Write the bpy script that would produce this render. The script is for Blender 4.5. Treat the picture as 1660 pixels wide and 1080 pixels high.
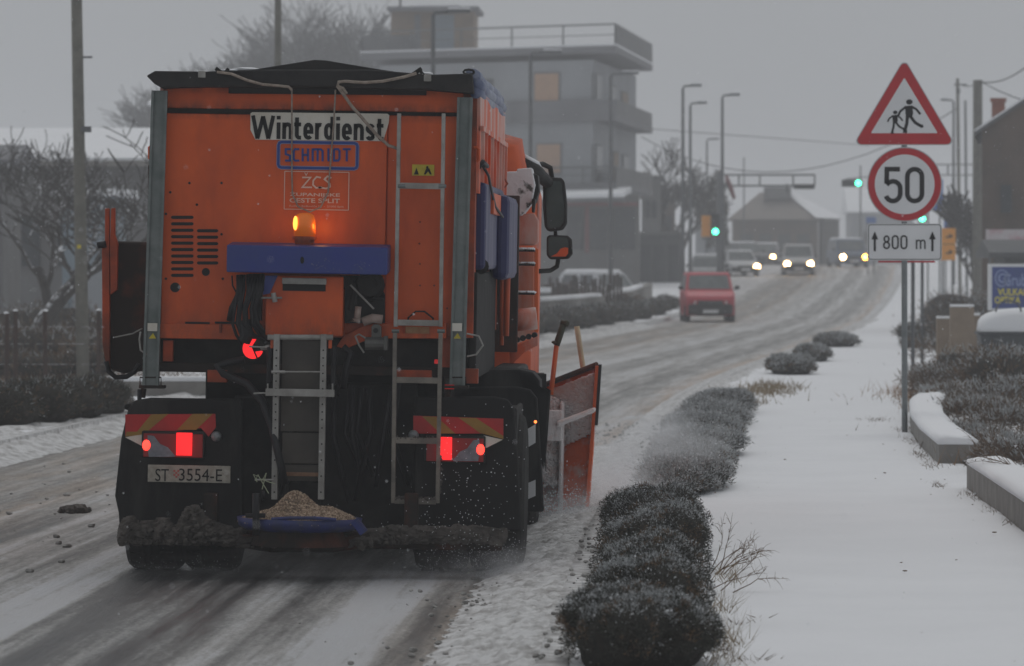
import bpy, bmesh, math, random
import numpy as np
from mathutils import Vector, Matrix, Euler, noise
random.seed(7); rng = np.random.default_rng(7)
R = math.radians
S = bpy.context.scene
for o in list(bpy.data.objects): bpy.data.objects.remove(o)
C = bpy.data.collections.new("place"); S.collection.children.link(C)

# ---------------------------------------------------------------- camera
CAMZ = 1.94; FPX = 7747.0; PW, PH = 1660.0, 1080.0; VX, VY = 1100.0, 430.0
cd = bpy.data.cameras.new("camera"); cam = bpy.data.objects.new("camera", cd); C.objects.link(cam)
cam.location = (0, 0, CAMZ)
cam.rotation_euler = (math.pi/2 - math.atan((PH/2-VY)/FPX), 0, math.atan((VX-PW/2)/FPX))
cd.sensor_width = 36; cd.lens = FPX/PW*36; cd.clip_end = 4000; cd.clip_start = 0.1
cd.dof.use_dof = True; cd.dof.focus_distance = 32.0; cd.dof.aperture_fstop = 5.6
S.camera = cam
CR = cam.rotation_euler.to_matrix()
def P(px, py, Y):
    """a point of the place, read off the photograph at the distance Y"""
    d = CR @ Vector((px-PW/2, -(py-PH/2), -FPX))
    return Vector((d.x*Y/d.y, Y, CAMZ + d.z*Y/d.y))
def PX(px, Y): return P(px, VY, Y).x
# ---------------------------------------------------------------- sky, sun, exposure
w = bpy.data.worlds.new("World"); S.world = w; w.use_nodes = True
nt = w.node_tree; nt.nodes.clear()
out = nt.nodes.new("ShaderNodeOutputWorld"); bg = nt.nodes.new("ShaderNodeBackground")
sky = nt.nodes.new("ShaderNodeTexSky"); sky.sky_type = 'NISHITA'; sky.sun_disc = False
sky.sun_elevation = R(62); sky.sun_rotation = R(12); sky.dust_density = 6
hs = nt.nodes.new("ShaderNodeHueSaturation"); hs.inputs['Saturation'].default_value = 0.12
mx = nt.nodes.new("ShaderNodeMix"); mx.data_type = 'RGBA'; mx.inputs[0].default_value = 0.88
tc = nt.nodes.new("ShaderNodeTexCoord"); sp = nt.nodes.new("ShaderNodeSeparateXYZ")
rp = nt.nodes.new("ShaderNodeValToRGB")
rp.color_ramp.elements[0].position = 0.0; rp.color_ramp.elements[0].color = (3.30, 3.44, 3.62, 1)
rp.color_ramp.elements[1].position = 1.0; rp.color_ramp.elements[1].color = (3.75, 3.92, 4.15, 1)
nt.links.new(tc.outputs['Generated'], sp.inputs[0]); nt.links.new(sp.outputs['Z'], rp.inputs[0])
nt.links.new(sky.outputs[0], hs.inputs['Color']); nt.links.new(hs.outputs[0], mx.inputs[6])
nt.links.new(rp.outputs[0], mx.inputs[7]); nt.links.new(mx.outputs[2], bg.inputs[0])
bg.inputs[1].default_value = 0.10
nt.links.new(bg.outputs[0], out.inputs[0])
sd = bpy.data.lights.new("sun", 'SUN'); sun = bpy.data.objects.new("sun", sd); C.objects.link(sun)
sd.energy = 0.5; sd.angle = R(40); sd.color = (1, 0.97, 0.93); sun.rotation_euler = (R(-28), 0, R(12))
sun.location = (0, 0, 30)
S.view_settings.view_transform = 'Standard'; S.view_settings.look = 'None'
S.view_settings.exposure = 0.0; S.view_settings.gamma = 1; S.view_settings.use_curve_mapping = False
S.cycles.use_denoising = True; S.cycles.max_bounces = 6; S.cycles.diffuse_bounces = 3
S.cycles.glossy_bounces = 2; S.cycles.transmission_bounces = 4; S.cycles.volume_bounces = 2
S.cycles.transparent_max_bounces = 6; S.cycles.use_adaptive_sampling = False
S.cycles.sample_clamp_indirect = 3.0; S.cycles.caustics_reflective = False; S.cycles.caustics_refractive = False

# ---------------------------------------------------------------- materials
MATS = {}
def mat(name, col, col2=None, rough=0.6, metal=0.0, scale=6.0, bump=0.0, bscale=None, stretch=None,
        snow=0.0, emit=None, estr=0.0, grime=0.0, gcol=(0.012, 0.011, 0.010), detail=6, contrast=(0.35, 0.65), coord='Object', bands=()):
    if name in MATS: return MATS[name]
    m = bpy.data.materials.new(name); m.use_nodes = True; n = m.node_tree; N = n.nodes; L = n.links
    b = N['Principled BSDF']; MATS[name] = m
    if max(col) < .03: b.inputs['Specular IOR Level'].default_value = .22
    b.inputs['Roughness'].default_value = rough; b.inputs['Metallic'].default_value = metal
    tc = N.new('ShaderNodeTexCoord'); mp = N.new('ShaderNodeMapping'); L.new(tc.outputs[coord], mp.inputs[0])
    if stretch: mp.inputs['Scale'].default_value = stretch
    def nz(sc, det=detail, r=0.6):
        t = N.new('ShaderNodeTexNoise'); t.inputs['Scale'].default_value = sc; t.inputs['Detail'].default_value = det
        t.inputs['Roughness'].default_value = r; L.new(mp.outputs[0], t.inputs['Vector']); return t.outputs[0]
    def mr(v, a, bb, lo=0.0, hi=1.0):
        t = N.new('ShaderNodeMapRange'); t.inputs[1].default_value = a; t.inputs[2].default_value = bb
        t.inputs[3].default_value = lo; t.inputs[4].default_value = hi; L.new(v, t.inputs[0]); return t.outputs[0]
    def mix(f, a, bb):
        t = N.new('ShaderNodeMix'); t.data_type = 'RGBA'
        if hasattr(f, 'is_linked'): L.new(f, t.inputs[0])
        else: t.inputs[0].default_value = f
        for i, v in ((6, a), (7, bb)):
            if isinstance(v, tuple): t.inputs[i].default_value = (*v, 1)
            else: L.new(v, t.inputs[i])
        return t.outputs[2]
    cur = tuple(col)
    if col2: cur = mix(mr(nz(scale), *contrast), cur, tuple(col2))
    if grime > 0: cur = mix(mr(nz(2.3, 8, .68), 0.62-grime*0.35, 0.80-grime*0.2, 0, min(1, grime*1.3)), cur, gcol)
    for zc, wd, am, bc in bands:      # dirt gathered along a seam: (height, half width, amount, colour)
        s3 = N.new('ShaderNodeSeparateXYZ'); L.new(tc.outputs[coord], s3.inputs[0])
        d1 = N.new('ShaderNodeMath'); d1.operation = 'SUBTRACT'; L.new(s3.outputs[2], d1.inputs[0]); d1.inputs[1].default_value = zc
        d2 = N.new('ShaderNodeMath'); d2.operation = 'ABSOLUTE'; L.new(d1.outputs[0], d2.inputs[0])
        fa = mr(d2.outputs[0], wd, 0.0); nn = mr(nz(9, 8, .7), .34, .62)
        mm = N.new('ShaderNodeMath'); mm.operation = 'MULTIPLY'; L.new(fa, mm.inputs[0]); L.new(nn, mm.inputs[1])
        m3 = N.new('ShaderNodeMath'); m3.operation = 'MULTIPLY'; L.new(mm.outputs[0], m3.inputs[0]); m3.inputs[1].default_value = am
        cur = mix(m3.outputs[0], cur, bc)
    if snow > 0:
        g = N.new('ShaderNodeNewGeometry'); s2 = N.new('ShaderNodeSeparateXYZ'); L.new(g.outputs['Normal'], s2.inputs[0])
        a = mr(s2.outputs[2], 0.25, 0.65)
        mu = N.new('ShaderNodeMath'); mu.operation = 'MULTIPLY'; L.new(a, mu.inputs[0])
        L.new(mr(nz(9), 0.66-snow*0.45, 0.76-snow*0.45), mu.inputs[1])
        cur = mix(mu.outputs[0], cur, (0.78, 0.80, 0.83))
    if isinstance(cur, tuple): b.inputs['Base Color'].default_value = (*cur, 1)
    else: L.new(cur, b.inputs['Base Color'])
    if bump > 0:
        bm = N.new('ShaderNodeBump'); bm.inputs['Strength'].default_value = 1.0; bm.inputs['Distance'].default_value = bump
        L.new(nz(bscale or scale*2, 8), bm.inputs['Height']); L.new(bm.outputs[0], b.inputs['Normal'])
    if emit:
        b.inputs['Emission Color'].default_value = (*emit, 1); b.inputs['Emission Strength'].default_value = estr
    return m
M = {}
M['snow'] = mat('fresh_snow', (0.80, 0.81, 0.83), (0.74, 0.75, 0.77), 0.75, scale=0.9, bump=0.01, bscale=11, contrast=(0.3, 0.8))
M['snowcap'] = mat('snow_cap', (0.82, 0.83, 0.85), None, 0.8, bump=0.004, bscale=30)
M['slush'] = mat('slush_lumps', (0.62, 0.62, 0.62), (0.26, 0.25, 0.24), 0.7, scale=9, bump=0.012, bscale=38, contrast=(0.42, 0.68))
M['dirtysnow'] = mat('dirty_snow', (0.12, 0.105, 0.092), (0.05, 0.044, 0.038), 0.9, scale=14, bump=0.01, bscale=60)
M['orange'] = mat('orange_paint', (0.70, 0.098, 0.005), (0.46, 0.056, 0.004), 0.5, scale=2.6, stretch=(1, 1, .45), contrast=(.40, .72), grime=0.26, gcol=(0.16, 0.022, 0.005), bump=0.0008, bscale=30,
    bands=((2.905, .07, 1.0, (.02, .012, .008)), (3.07, .07, .9, (.03, .015, .008)), (1.50, .22, .55, (.10, .04, .02))))
M['orangedirt'] = mat('grimy_orange_paint', (0.55, 0.07, 0.008), (0.17, 0.03, 0.008), 0.6, scale=3.0, grime=0.38)
M['orangesnow'] = mat('orange_paint_dusted_with_snow', (0.66, 0.085, 0.012), (0.60, 0.42, 0.37), 0.6, scale=2.2, stretch=(1, 1, 0.35), contrast=(0.42, 0.60))
M['plow'] = mat('plow_paint_under_snow', (0.82, 0.135, 0.022), (0.78, 0.62, 0.58), 0.7, scale=4.5, contrast=(0.50, 0.66), bump=0.008, bscale=26, detail=9)
M['black'] = mat('black_plastic', (0.012, 0.012, 0.012), (0.022, 0.021, 0.020), 0.6, scale=5, bump=0.001)
M['flap'] = mat('salt_streaked_black', (0.011, 0.011, 0.011), (0.055, 0.052, 0.048), 0.8, scale=3.2, stretch=(1.6, 1, .35), bump=0.002, contrast=(.50, .80), detail=9)
M['grimeblack'] = mat('grimy_black_metal', (0.010, 0.010, 0.010), (0.034, 0.031, 0.028), 0.8, scale=6, bump=0.003, contrast=(0.4, .75))
M['canvas'] = mat('black_canvas', (0.014, 0.014, 0.015), (0.03, 0.028, 0.027), 0.7, scale=5, bump=0.004, bscale=12)
M['rustdark'] = mat('rusty_dark_steel', (0.022, 0.016, 0.013), (0.11, 0.028, 0.012), 0.7, scale=3.5, contrast=(0.50, 0.75))
M['rubber'] = mat('tyre_rubber', (0.012, 0.012, 0.012), (0.035, 0.033, 0.03), 0.9, scale=9, bump=0.004, bscale=40)
M['galv'] = mat('galvanised_steel', (0.20, 0.22, 0.215), (0.12, 0.145, 0.14), 0.5, metal=0.35, scale=7, grime=0.1, gcol=(.05, .05, .045))
M['alu'] = mat('dull_aluminium', (0.38, 0.37, 0.35), (0.24, 0.23, 0.21), 0.5, metal=0.3, scale=9)
M['aludirt'] = mat('muddy_aluminium', (0.24, 0.215, 0.18), (0.13, 0.115, 0.10), 0.7, scale=9)
M['bluecover'] = mat('blue_paint', (0.018, 0.034, 0.23), (0.026, 0.045, 0.19), 0.42, scale=3, grime=0.05)
M['bluetank'] = mat('blue_tank_plastic', (0.006, 0.009, 0.085), (0.15, 0.14, 0.22), 0.5, scale=1.5, stretch=(1, 5, .25), contrast=(0.53, 0.70))
M['packed'] = mat('packed_snow_on_plough', (.82, .80, .80), (.72, .52, .47), .8, scale=10, contrast=(.5, .75), bump=.01, bscale=40)
M['white'] = mat('white_sticker', (0.66, 0.63, 0.56), (0.52, 0.47, 0.38), 0.6, scale=5, contrast=(.45, .8))
M['signwhite'] = mat('white_sign_face', (0.74, 0.75, 0.76), (0.69, 0.70, 0.71), 0.45, scale=3)
M['signred'] = mat('red_sign_face', (0.50, 0.012, 0.022), (0.42, 0.010, 0.018), 0.4, scale=5)
M['signedge'] = mat('sign_metal_edge', (0.45, 0.46, 0.47), None, 0.5, metal=0.2)
M['ink'] = mat('black_print', (0.014, 0.014, 0.015), None, 0.6)
M['inkblue'] = mat('blue_print', (0.010, 0.045, 0.25), None, 0.6)
M['inkpale'] = mat('pale_print', (0.74, 0.50, 0.40), None, 0.6)
M['yellow'] = mat('yellow_sticker', (0.62, 0.50, 0.03), (0.45, 0.36, 0.03), 0.5, scale=12)
M['redstripe'] = mat('red_reflective_stripe', (0.46, 0.012, 0.012), (0.36, 0.010, 0.010), 0.45, scale=8, emit=(1, 0.04, 0.02), estr=0.0)
M['yelstripe'] = mat('ochre_reflective_stripe', (0.30, 0.17, 0.02), (0.24, 0.13, 0.018), 0.45, scale=8)
M['lampred'] = mat('red_lamp_lens', (0.25, 0.006, 0.006), None, 0.2)
M['reflectorglow'] = mat('glowing_red_reflector', (0.4, 0.01, 0.01), None, 0.2, emit=(1, 0.02, 0.02), estr=0.2)
M['lampon'] = mat('lit_red_lamp', (0.6, 0.02, 0.02), None, 0.2, emit=(1, 0.016, 0.020), estr=1.15)
M['lamphot'] = mat('lit_red_bulb', (0.6, 0.1, 0.05), None, 0.2, emit=(1, 0.045, 0.03), estr=2.4)
M['lampgrey'] = mat('clear_lamp_lens', (0.20, 0.23, 0.26), (0.12, 0.14, 0.17), 0.2, scale=20)
M['amber'] = mat('amber_beacon_lens', (0.8, 0.18, 0.01), None, 0.15, emit=(1, 0.20, 0.012), estr=.13)
M['amberhot'] = mat('lit_beacon_bulb', (0.9, 0.4, 0.05), None, 0.3, emit=(1, 0.36, 0.05), estr=2.6)
M['rope'] = mat('dirty_rope', (0.36, 0.30, 0.25), (0.22, 0.18, 0.15), 0.9, scale=40)
M['cable'] = mat('black_rubber_hose', (0.014, 0.014, 0.016), None, 0.45)
M['grit'] = mat('salt_and_grit', (0.30, 0.215, 0.15), (0.12, 0.085, 0.06), 0.9, scale=60, contrast=(.35, .6))
M['chute'] = mat('dusty_chute_steel', (0.085, 0.075, 0.063), (0.05, 0.045, 0.04), 0.8, scale=4, bump=0.001)
M['glass'] = mat('dark_window_glass', (0.03, 0.035, 0.04), (0.05, 0.055, 0.06), 0.3, scale=2)
M['windscreen'] = mat('wet_windscreen', (0.09, 0.10, 0.10), (0.15, 0.165, 0.165), 0.15, scale=3)
M['head'] = mat('lit_headlight', (1, 1, 1), None, 0.2, emit=(1, 0.60, 0.24), estr=42)
M['headam'] = mat('lit_amber_indicator', (1, .6, .1), None, 0.2, emit=(1, 0.42, 0.05), estr=26)
M['headoff'] = mat('headlight_lens', (0.72, 0.72, 0.70), None, 0.2)
M['green'] = mat('lit_green_signal', (0.1, .9, .6), None, 0.2, emit=(0.06, 1.0, 0.48), estr=11)
M['bark'] = mat('snowy_bark', (0.055, 0.048, 0.042), (0.035, 0.031, 0.028), 0.9, scale=9, snow=0.36)
M['concrete'] = mat('weathered_concrete', (0.26, 0.25, 0.23), (0.17, 0.16, 0.15), 0.85, scale=3.5, bump=0.004, bscale=22)
M['polecon'] = mat('concrete_pole', (0.17, 0.165, 0.14), (0.12, 0.115, 0.10), 0.85, scale=6)
M['polesteel'] = mat('grey_steel_pole', (0.13, 0.135, 0.14), (0.09, 0.095, 0.10), 0.6, metal=.2, scale=5)
M['signpole'] = mat('galvanised_sign_pole', (0.22, 0.24, 0.245), (0.17, 0.185, 0.19), 0.5, metal=0.3, scale=8)
M['brownpost'] = mat('rusty_fence_post', (0.06, 0.035, 0.027), (0.035, 0.024, 0.02), 0.9, scale=9, snow=.5)
M['bush'] = mat('dull_green_leaves', (0.060, 0.060, 0.044), (0.026, 0.027, 0.022), 0.8, scale=25)
M['bushsnow'] = mat('snow_dusted_leaves', (0.50, 0.52, 0.53), (0.30, 0.31, 0.31), 0.8, scale=30)
M['bushbrown'] = mat('withered_brown_leaves', (0.18, 0.115, 0.065), (0.10, 0.066, 0.042), 0.9, scale=22)
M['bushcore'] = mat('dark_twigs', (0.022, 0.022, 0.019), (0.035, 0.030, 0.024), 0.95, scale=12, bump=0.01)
M['drygrass'] = mat('dry_grass', (0.30, 0.235, 0.15), (0.20, 0.15, 0.095), 0.9, scale=14)
M['facade'] = mat('pale_blue_grey_render', (0.29, 0.305, 0.32), (0.235, 0.245, 0.26), 0.85, scale=.4)
M['slab'] = mat('balcony_concrete', (0.18, 0.18, 0.19), (0.13, 0.13, 0.14), 0.85, scale=.6)
M['tan'] = mat('tan_brick_wall', (0.26, 0.19, 0.13), (0.19, 0.14, 0.10), 0.85, scale=1.2)
M['shutter'] = mat('light_wood_shutter', (0.46, 0.29, 0.18), (0.40, 0.25, 0.16), 0.8, scale=2)
M['darkwall'] = mat('dark_grey_wall', (0.09, 0.095, 0.10), (0.13, 0.13, 0.13), 0.85, scale=.6)
M['midwall'] = mat('mid_grey_wall', (0.17, 0.17, 0.17), (0.13, 0.125, 0.12), 0.85, scale=.5)
M['brownwall'] = mat('brown_brick_house_wall', (0.13, 0.095, 0.075), (0.085, 0.068, 0.058), 0.9, scale=.8, bump=.01, bscale=4)
M['brick'] = mat('red_brick_chimney', (0.28, 0.09, 0.05), (0.2, 0.07, 0.045), 0.9, scale=4)
M['redtrim'] = mat('dull_red_trim', (0.20, 0.075, 0.075), None, 0.7)
M['signblue'] = mat('blue_sign_face', (0.04, 0.13, 0.42), None, 0.5)
M['bluedisc'] = mat('grimy_blue_disc', (0.016, 0.028, 0.16), (0.03, .035, .07), .5, scale=9, contrast=(.4, .7))
M['scrub'] = mat('withered_grey_leaves', (0.16, 0.115, 0.08), (0.08, 0.06, 0.047), 0.9, scale=18)
M['boardblue'] = mat('dark_blue_board', (0.025, 0.05, 0.24), (0.03, .06, .2), 0.5, scale=4)
M['signorange'] = mat('orange_sign_face', (0.72, 0.29, 0.02), None, 0.6)
M['inkyellow'] = mat('yellow_print', (0.70, 0.60, 0.04), None, 0.6)
M['inklight'] = mat('light_blue_print', (0.25, 0.32, 0.52), None, 0.6)
M['paleblue'] = mat('pale_blue_panel', (0.21, 0.26, 0.30), (.18, .22, .25), 0.7, scale=1)
M['wood'] = mat('light_wooden_handle', (0.52, 0.42, 0.28), (0.42, .33, .22), 0.7, scale=9)
M['orangehandle'] = mat('orange_handle', (0.70, 0.13, 0.02), (0.55, .1, .02), 0.5, scale=9)
M['grip'] = mat('dark_grip', (0.03, 0.032, 0.012), None, 0.6)
def paint(name, c): return mat(name, c, tuple(x*.8 for x in c), 0.35, scale=2, grime=0.0)

# ---------------------------------------------------------------- mesh building
class MB:
    def __init__(s): s.v = []; s.f = []; s.m = []; s.k = 0; s.g = []
    def add(s, vs, fs, k=None):
        b = len(s.v); s.g.append((b, len(s.f), len(vs), len(fs))); s.v += [tuple(v) for v in vs]; s.f += [tuple(i+b for i in f) for f in fs]; s.m += [s.k if k is None else k]*len(fs); return s
    def box(s, c, d, rot=None, k=None):
        x, y, z = d[0]/2, d[1]/2, d[2]/2; c = Vector(c)
        vs = [Vector((a*x, b*y, e*z)) for e in (-1, 1) for b in (-1, 1) for a in (-1, 1)]
        if rot: q = Euler(rot).to_matrix(); vs = [q @ v for v in vs]
        return s.add([v+c for v in vs], [(0, 2, 3, 1), (4, 5, 7, 6), (0, 1, 5, 4), (2, 6, 7, 3), (0, 4, 6, 2), (1, 3, 7, 5)], k)
    def tube(s, pts, r, n=8, k=None, caps=True):
        pts = [Vector(p) for p in pts]; rs = r if isinstance(r, (list, tuple)) else [r]*len(pts); vs = []; fs = []
        t0 = (pts[1]-pts[0]).normalized(); up = Vector((0, 0, 1)) if abs(t0.z) < .9 else Vector((0, 1, 0))
        a = t0.cross(up).normalized()
        for i, p in enumerate(pts):
            t = (pts[min(i+1, len(pts)-1)]-pts[max(i-1, 0)]).normalized()
            a = (a - t*a.dot(t)).normalized(); b = t.cross(a)
            for j in range(n):
                g = 2*math.pi*j/n; vs.append(p + (a*math.cos(g)+b*math.sin(g))*rs[i])
        for i in range(len(pts)-1):
            for j in range(n): fs.append((i*n+j, i*n+(j+1) % n, (i+1)*n+(j+1) % n, (i+1)*n+j))
        if caps: fs.append(tuple(range(n))[::-1]); fs.append(tuple((len(pts)-1)*n+j for j in range(n)))
        return s.add(vs, fs, k)
    def prism(s, poly, y0, y1, k=None, axis='y'):
        """outline in the x,z plane (or y,z for axis x; x,y for axis z), extruded"""
        n = len(poly)
        def V(p, y):
            return {'y': (p[0], y, p[1]), 'x': (y, p[0], p[1]), 'z': (p[0], p[1], y)}[axis]
        vs = [V(p, y0) for p in poly]+[V(p, y1) for p in poly]
        fs = [tuple(range(n))[::-1], tuple(range(n, 2*n))]+[(i, (i+1) % n, n+(i+1) % n, n+i) for i in range(n)]
        return s.add(vs, fs, k)
    def lathe(s, prof, c=(0, 0, 0), n=20, axis='z', k=None):
        vs = []; fs = []; c = Vector(c)
        for r, h in prof:
            for j in range(n):
                g = 2*math.pi*j/n; a, b = r*math.cos(g), r*math.sin(g)
                vs.append(c+Vector({'z': (a, b, h), 'x': (h, a, b), 'y': (a, h, b)}[axis]))
        for i in range(len(prof)-1):
            for j in range(n): fs.append((i*n+j, i*n+(j+1) % n, (i+1)*n+(j+1) % n, (i+1)*n+j))
        fs.append(tuple(range(n))[::-1]); fs.append(tuple((len(prof)-1)*n+j for j in range(n)))
        return s.add(vs, fs, k)
    def loft(s, rings, k=None, caps=True):
        n = len(rings[0]); vs = [p for r in rings for p in r]; fs = []
        for i in range(len(rings)-1):
            for j in range(n): fs.append((i*n+j, i*n+(j+1) % n, (i+1)*n+(j+1) % n, (i+1)*n+j))
        if caps: fs.append(tuple(range(n))[::-1]); fs.append(tuple((len(rings)-1)*n+j for j in range(n)))
        return s.add(vs, fs, k)
    def ribbon(s, pts, wd, y0, y1, k=None, closed=False):
        """a flat stroke of letter or line in the x,z plane"""
        pts = [Vector((p[0], p[1])) for p in pts]; n = len(pts); Lh = []; Rh = []
        for i in range(n):
            a = pts[i-1] if (i > 0 or closed) else pts[i]; b = pts[(i+1) % n] if (i < n-1 or closed) else pts[i]
            d1 = (pts[i]-a); d2 = (b-pts[i])
            if d1.length < 1e-9: d1 = d2
            if d2.length < 1e-9: d2 = d1
            d1.normalize(); d2.normalize(); t = (d1+d2).normalized(); nr = Vector((-t.y, t.x))
            q = wd/2/max(.5, nr.dot(Vector((-d1.y, d1.x)))); Lh.append(pts[i]+nr*q); Rh.append(pts[i]-nr*q)
        m = n if closed else n-1
        for i in range(m):
            j = (i+1) % n; s.prism([Lh[i], Rh[i], Rh[j], Lh[j]], y0, y1, k)
        return s
    def ball(s, c, r, n=8, m=6, k=None, jit=0.0):
        r = r if isinstance(r, (tuple, list)) else (r, r, r); vs = []; c = Vector(c)
        for i in range(1, m):
            a = math.pi*i/m
            for j in range(n):
                g = 2*math.pi*j/n; d = Vector((math.sin(a)*math.cos(g), math.sin(a)*math.sin(g), math.cos(a)))
                q = 1+jit*noise.noise(d*2.3+c*3.1)
                vs.append(c+Vector((d.x*r[0], d.y*r[1], d.z*r[2]))*q)
        vs += [c+Vector((0, 0, r[2])), c-Vector((0, 0, r[2]))]; T = len(vs)-2; fs = []
        for i in range(m-2):
            for j in range(n): fs.append((i*n+j, (i+1)*n+j, (i+1)*n+(j+1) % n, i*n+(j+1) % n))
        for j in range(n): fs.append((T, j, (j+1) % n)); fs.append((T+1, (m-2)*n+(j+1) % n, (m-2)*n+j))
        return s.add(vs, fs, k)
    def build(s, name, mats, parent=None, bevel=0.0, smooth=False, loc=None):
        me = bpy.data.meshes.new(name); me.from_pydata(s.v, [], s.f)
        if not isinstance(mats, (list, tuple)): mats = [mats]
        for m in mats: me.materials.append(m)
        if len(mats) > 1: me.polygons.foreach_set('material_index', s.m)
        bm = bmesh.new(); bm.from_mesh(me); bmesh.ops.recalc_face_normals(bm, faces=bm.faces); bm.to_mesh(me); bm.free()
        if smooth: me.shade_smooth()
        o = bpy.data.objects.new(name, me); C.objects.link(o)
        if parent: o.parent = parent
        if loc: o.location = loc
        if bevel:
            b = o.modifiers.new('bevel', 'BEVEL'); b.width = bevel; b.segments = 2; b.limit_method = 'ANGLE'; b.angle_limit = R(40)
        return o
def build_each(mb, name, mats, parent=None, **kw):
    """every piece an object of its own"""
    for vb, fb, nv, nf in mb.g:
        q = MB(); q.v = mb.v[vb:vb+nv]; q.f = [tuple(i-vb for i in f) for f in mb.f[fb:fb+nf]]; q.m = mb.m[fb:fb+nf]; q.build(name, mats, parent, **kw)
def fastmesh(name, V, F, mats, mi=None, parent=None, smooth=False):
    V = np.asarray(V, dtype=np.float32).reshape(-1, 3); F = np.asarray(F, dtype=np.int32); nf, k = F.shape
    me = bpy.data.meshes.new(name); me.vertices.add(len(V)); me.vertices.foreach_set('co', V.ravel())
    me.loops.add(nf*k); me.loops.foreach_set('vertex_index', F.ravel())
    me.polygons.add(nf); me.polygons.foreach_set('loop_start', np.arange(0, nf*k, k, dtype=np.int32))
    me.polygons.foreach_set('loop_total', np.full(nf, k, dtype=np.int32))
    for m in (mats if isinstance(mats, (list, tuple)) else [mats]): me.materials.append(m)
    if mi is not None: me.polygons.foreach_set('material_index', np.asarray(mi, dtype=np.int32))
    me.update(calc_edges=True); me.validate()
    if smooth: me.shade_smooth()
    o = bpy.data.objects.new(name, me); C.objects.link(o)
    if parent: o.parent = parent
    return o
def tag(o, label=None, cat=None, group=None, kind=None):
    if label: o['label'] = label
    if cat: o['category'] = cat
    if group: o['group'] = group
    if kind: o['kind'] = kind
    return o
def thing(name, label, cat, loc=(0, 0, 0), rot=(0, 0, 0), group=None):
    o = bpy.data.objects.new(name, None); C.objects.link(o); o.location = loc; o.rotation_euler = rot; o.empty_display_size = .2
    return tag(o, label, cat, group)
def copy_tree(o, parent=None):
    c = o.copy(); C.objects.link(c); c.parent = parent
    for ch in [x for x in bpy.data.objects if x.parent == o]: copy_tree(ch, c)
    return c
def text(txt, name, m, parent, c, wd, ht, y, bold=0.0, rot=None, spacing=1.0):
    """flat print fitted to a width and height, centred on c=(x,z), facing -y"""
    cu = bpy.data.curves.new('t', 'FONT'); cu.body = txt; cu.offset = bold; cu.fill_mode = 'FRONT'; cu.space_character = spacing; cu.resolution_u = 4
    t = bpy.data.objects.new('t', cu); C.objects.link(t); dg = bpy.context.evaluated_depsgraph_get()
    me = bpy.data.meshes.new_from_object(t.evaluated_get(dg)); bpy.data.objects.remove(t); me.name = name
    a = np.empty(len(me.vertices)*3, dtype=np.float32); me.vertices.foreach_get('co', a); a = a.reshape(-1, 3)
    lo, hi = a.min(0), a.max(0); x = (a[:, 0]-lo[0])/(hi[0]-lo[0])-.5; z = (a[:, 1]-lo[1])/(hi[1]-lo[1])-.5
    b = np.stack([c[0]+x*wd, np.full(len(x), y), c[1]+z*ht], 1); me.vertices.foreach_set('co', b.astype(np.float32).ravel())
    me.materials.clear(); me.materials.append(m); me.update()
    o = bpy.data.objects.new(name, me); C.objects.link(o); o.parent = parent
    return o
def smooth_interp(x, tab):
    if x <= tab[0][0]: return tab[0][1]
    if x >= tab[-1][0]: return tab[-1][1]
    n = len(tab)
    for i in range(n-1):
        if x <= tab[i+1][0]:
            x0, y0 = tab[i]; x1, y1 = tab[i+1]; h = x1-x0; t = (x-x0)/h
            m0 = (y1-tab[i-1][1])/(x1-tab[i-1][0]) if i > 0 else (y1-y0)/h
            m1 = (tab[i+2][1]-y0)/(tab[i+2][0]-x0) if i < n-2 else (y1-y0)/h
            return (2*t**3-3*t*t+1)*y0+(t**3-2*t*t+t)*h*m0+(-2*t**3+3*t*t)*y1+(t**3-t*t)*h*m1
ZT = [(-100, 0), (150, 0), (170, 0.03), (200, 0.35), (225, .8), (245, 1.12), (258, 1.38), (276, 1.80), (300, 1.92), (340, 1.95), (2000, 1.95)]
RR = [(-60, -.64), (30, -.64), (40, -.52), (58, -.15), (80, .82), (115, 3.3), (165, 6.6), (270, 12.6), (350, 15.5), (500, 19), (1500, 40)]
RL = [(-60, -7.35), (30, -7.35), (48, -6.95), (58, -6.7), (80, -5.8), (115, -3.45), (165, -.35), (225, 1.6), (270, 2.8), (350, 4.5), (500, 7), (1500, 25)]
def zt(Y): return smooth_interp(Y, ZT)
def xr(Y): return smooth_interp(Y, RR)
def xl(Y): return smooth_interp(Y, RL)
KH = 0.13
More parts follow.
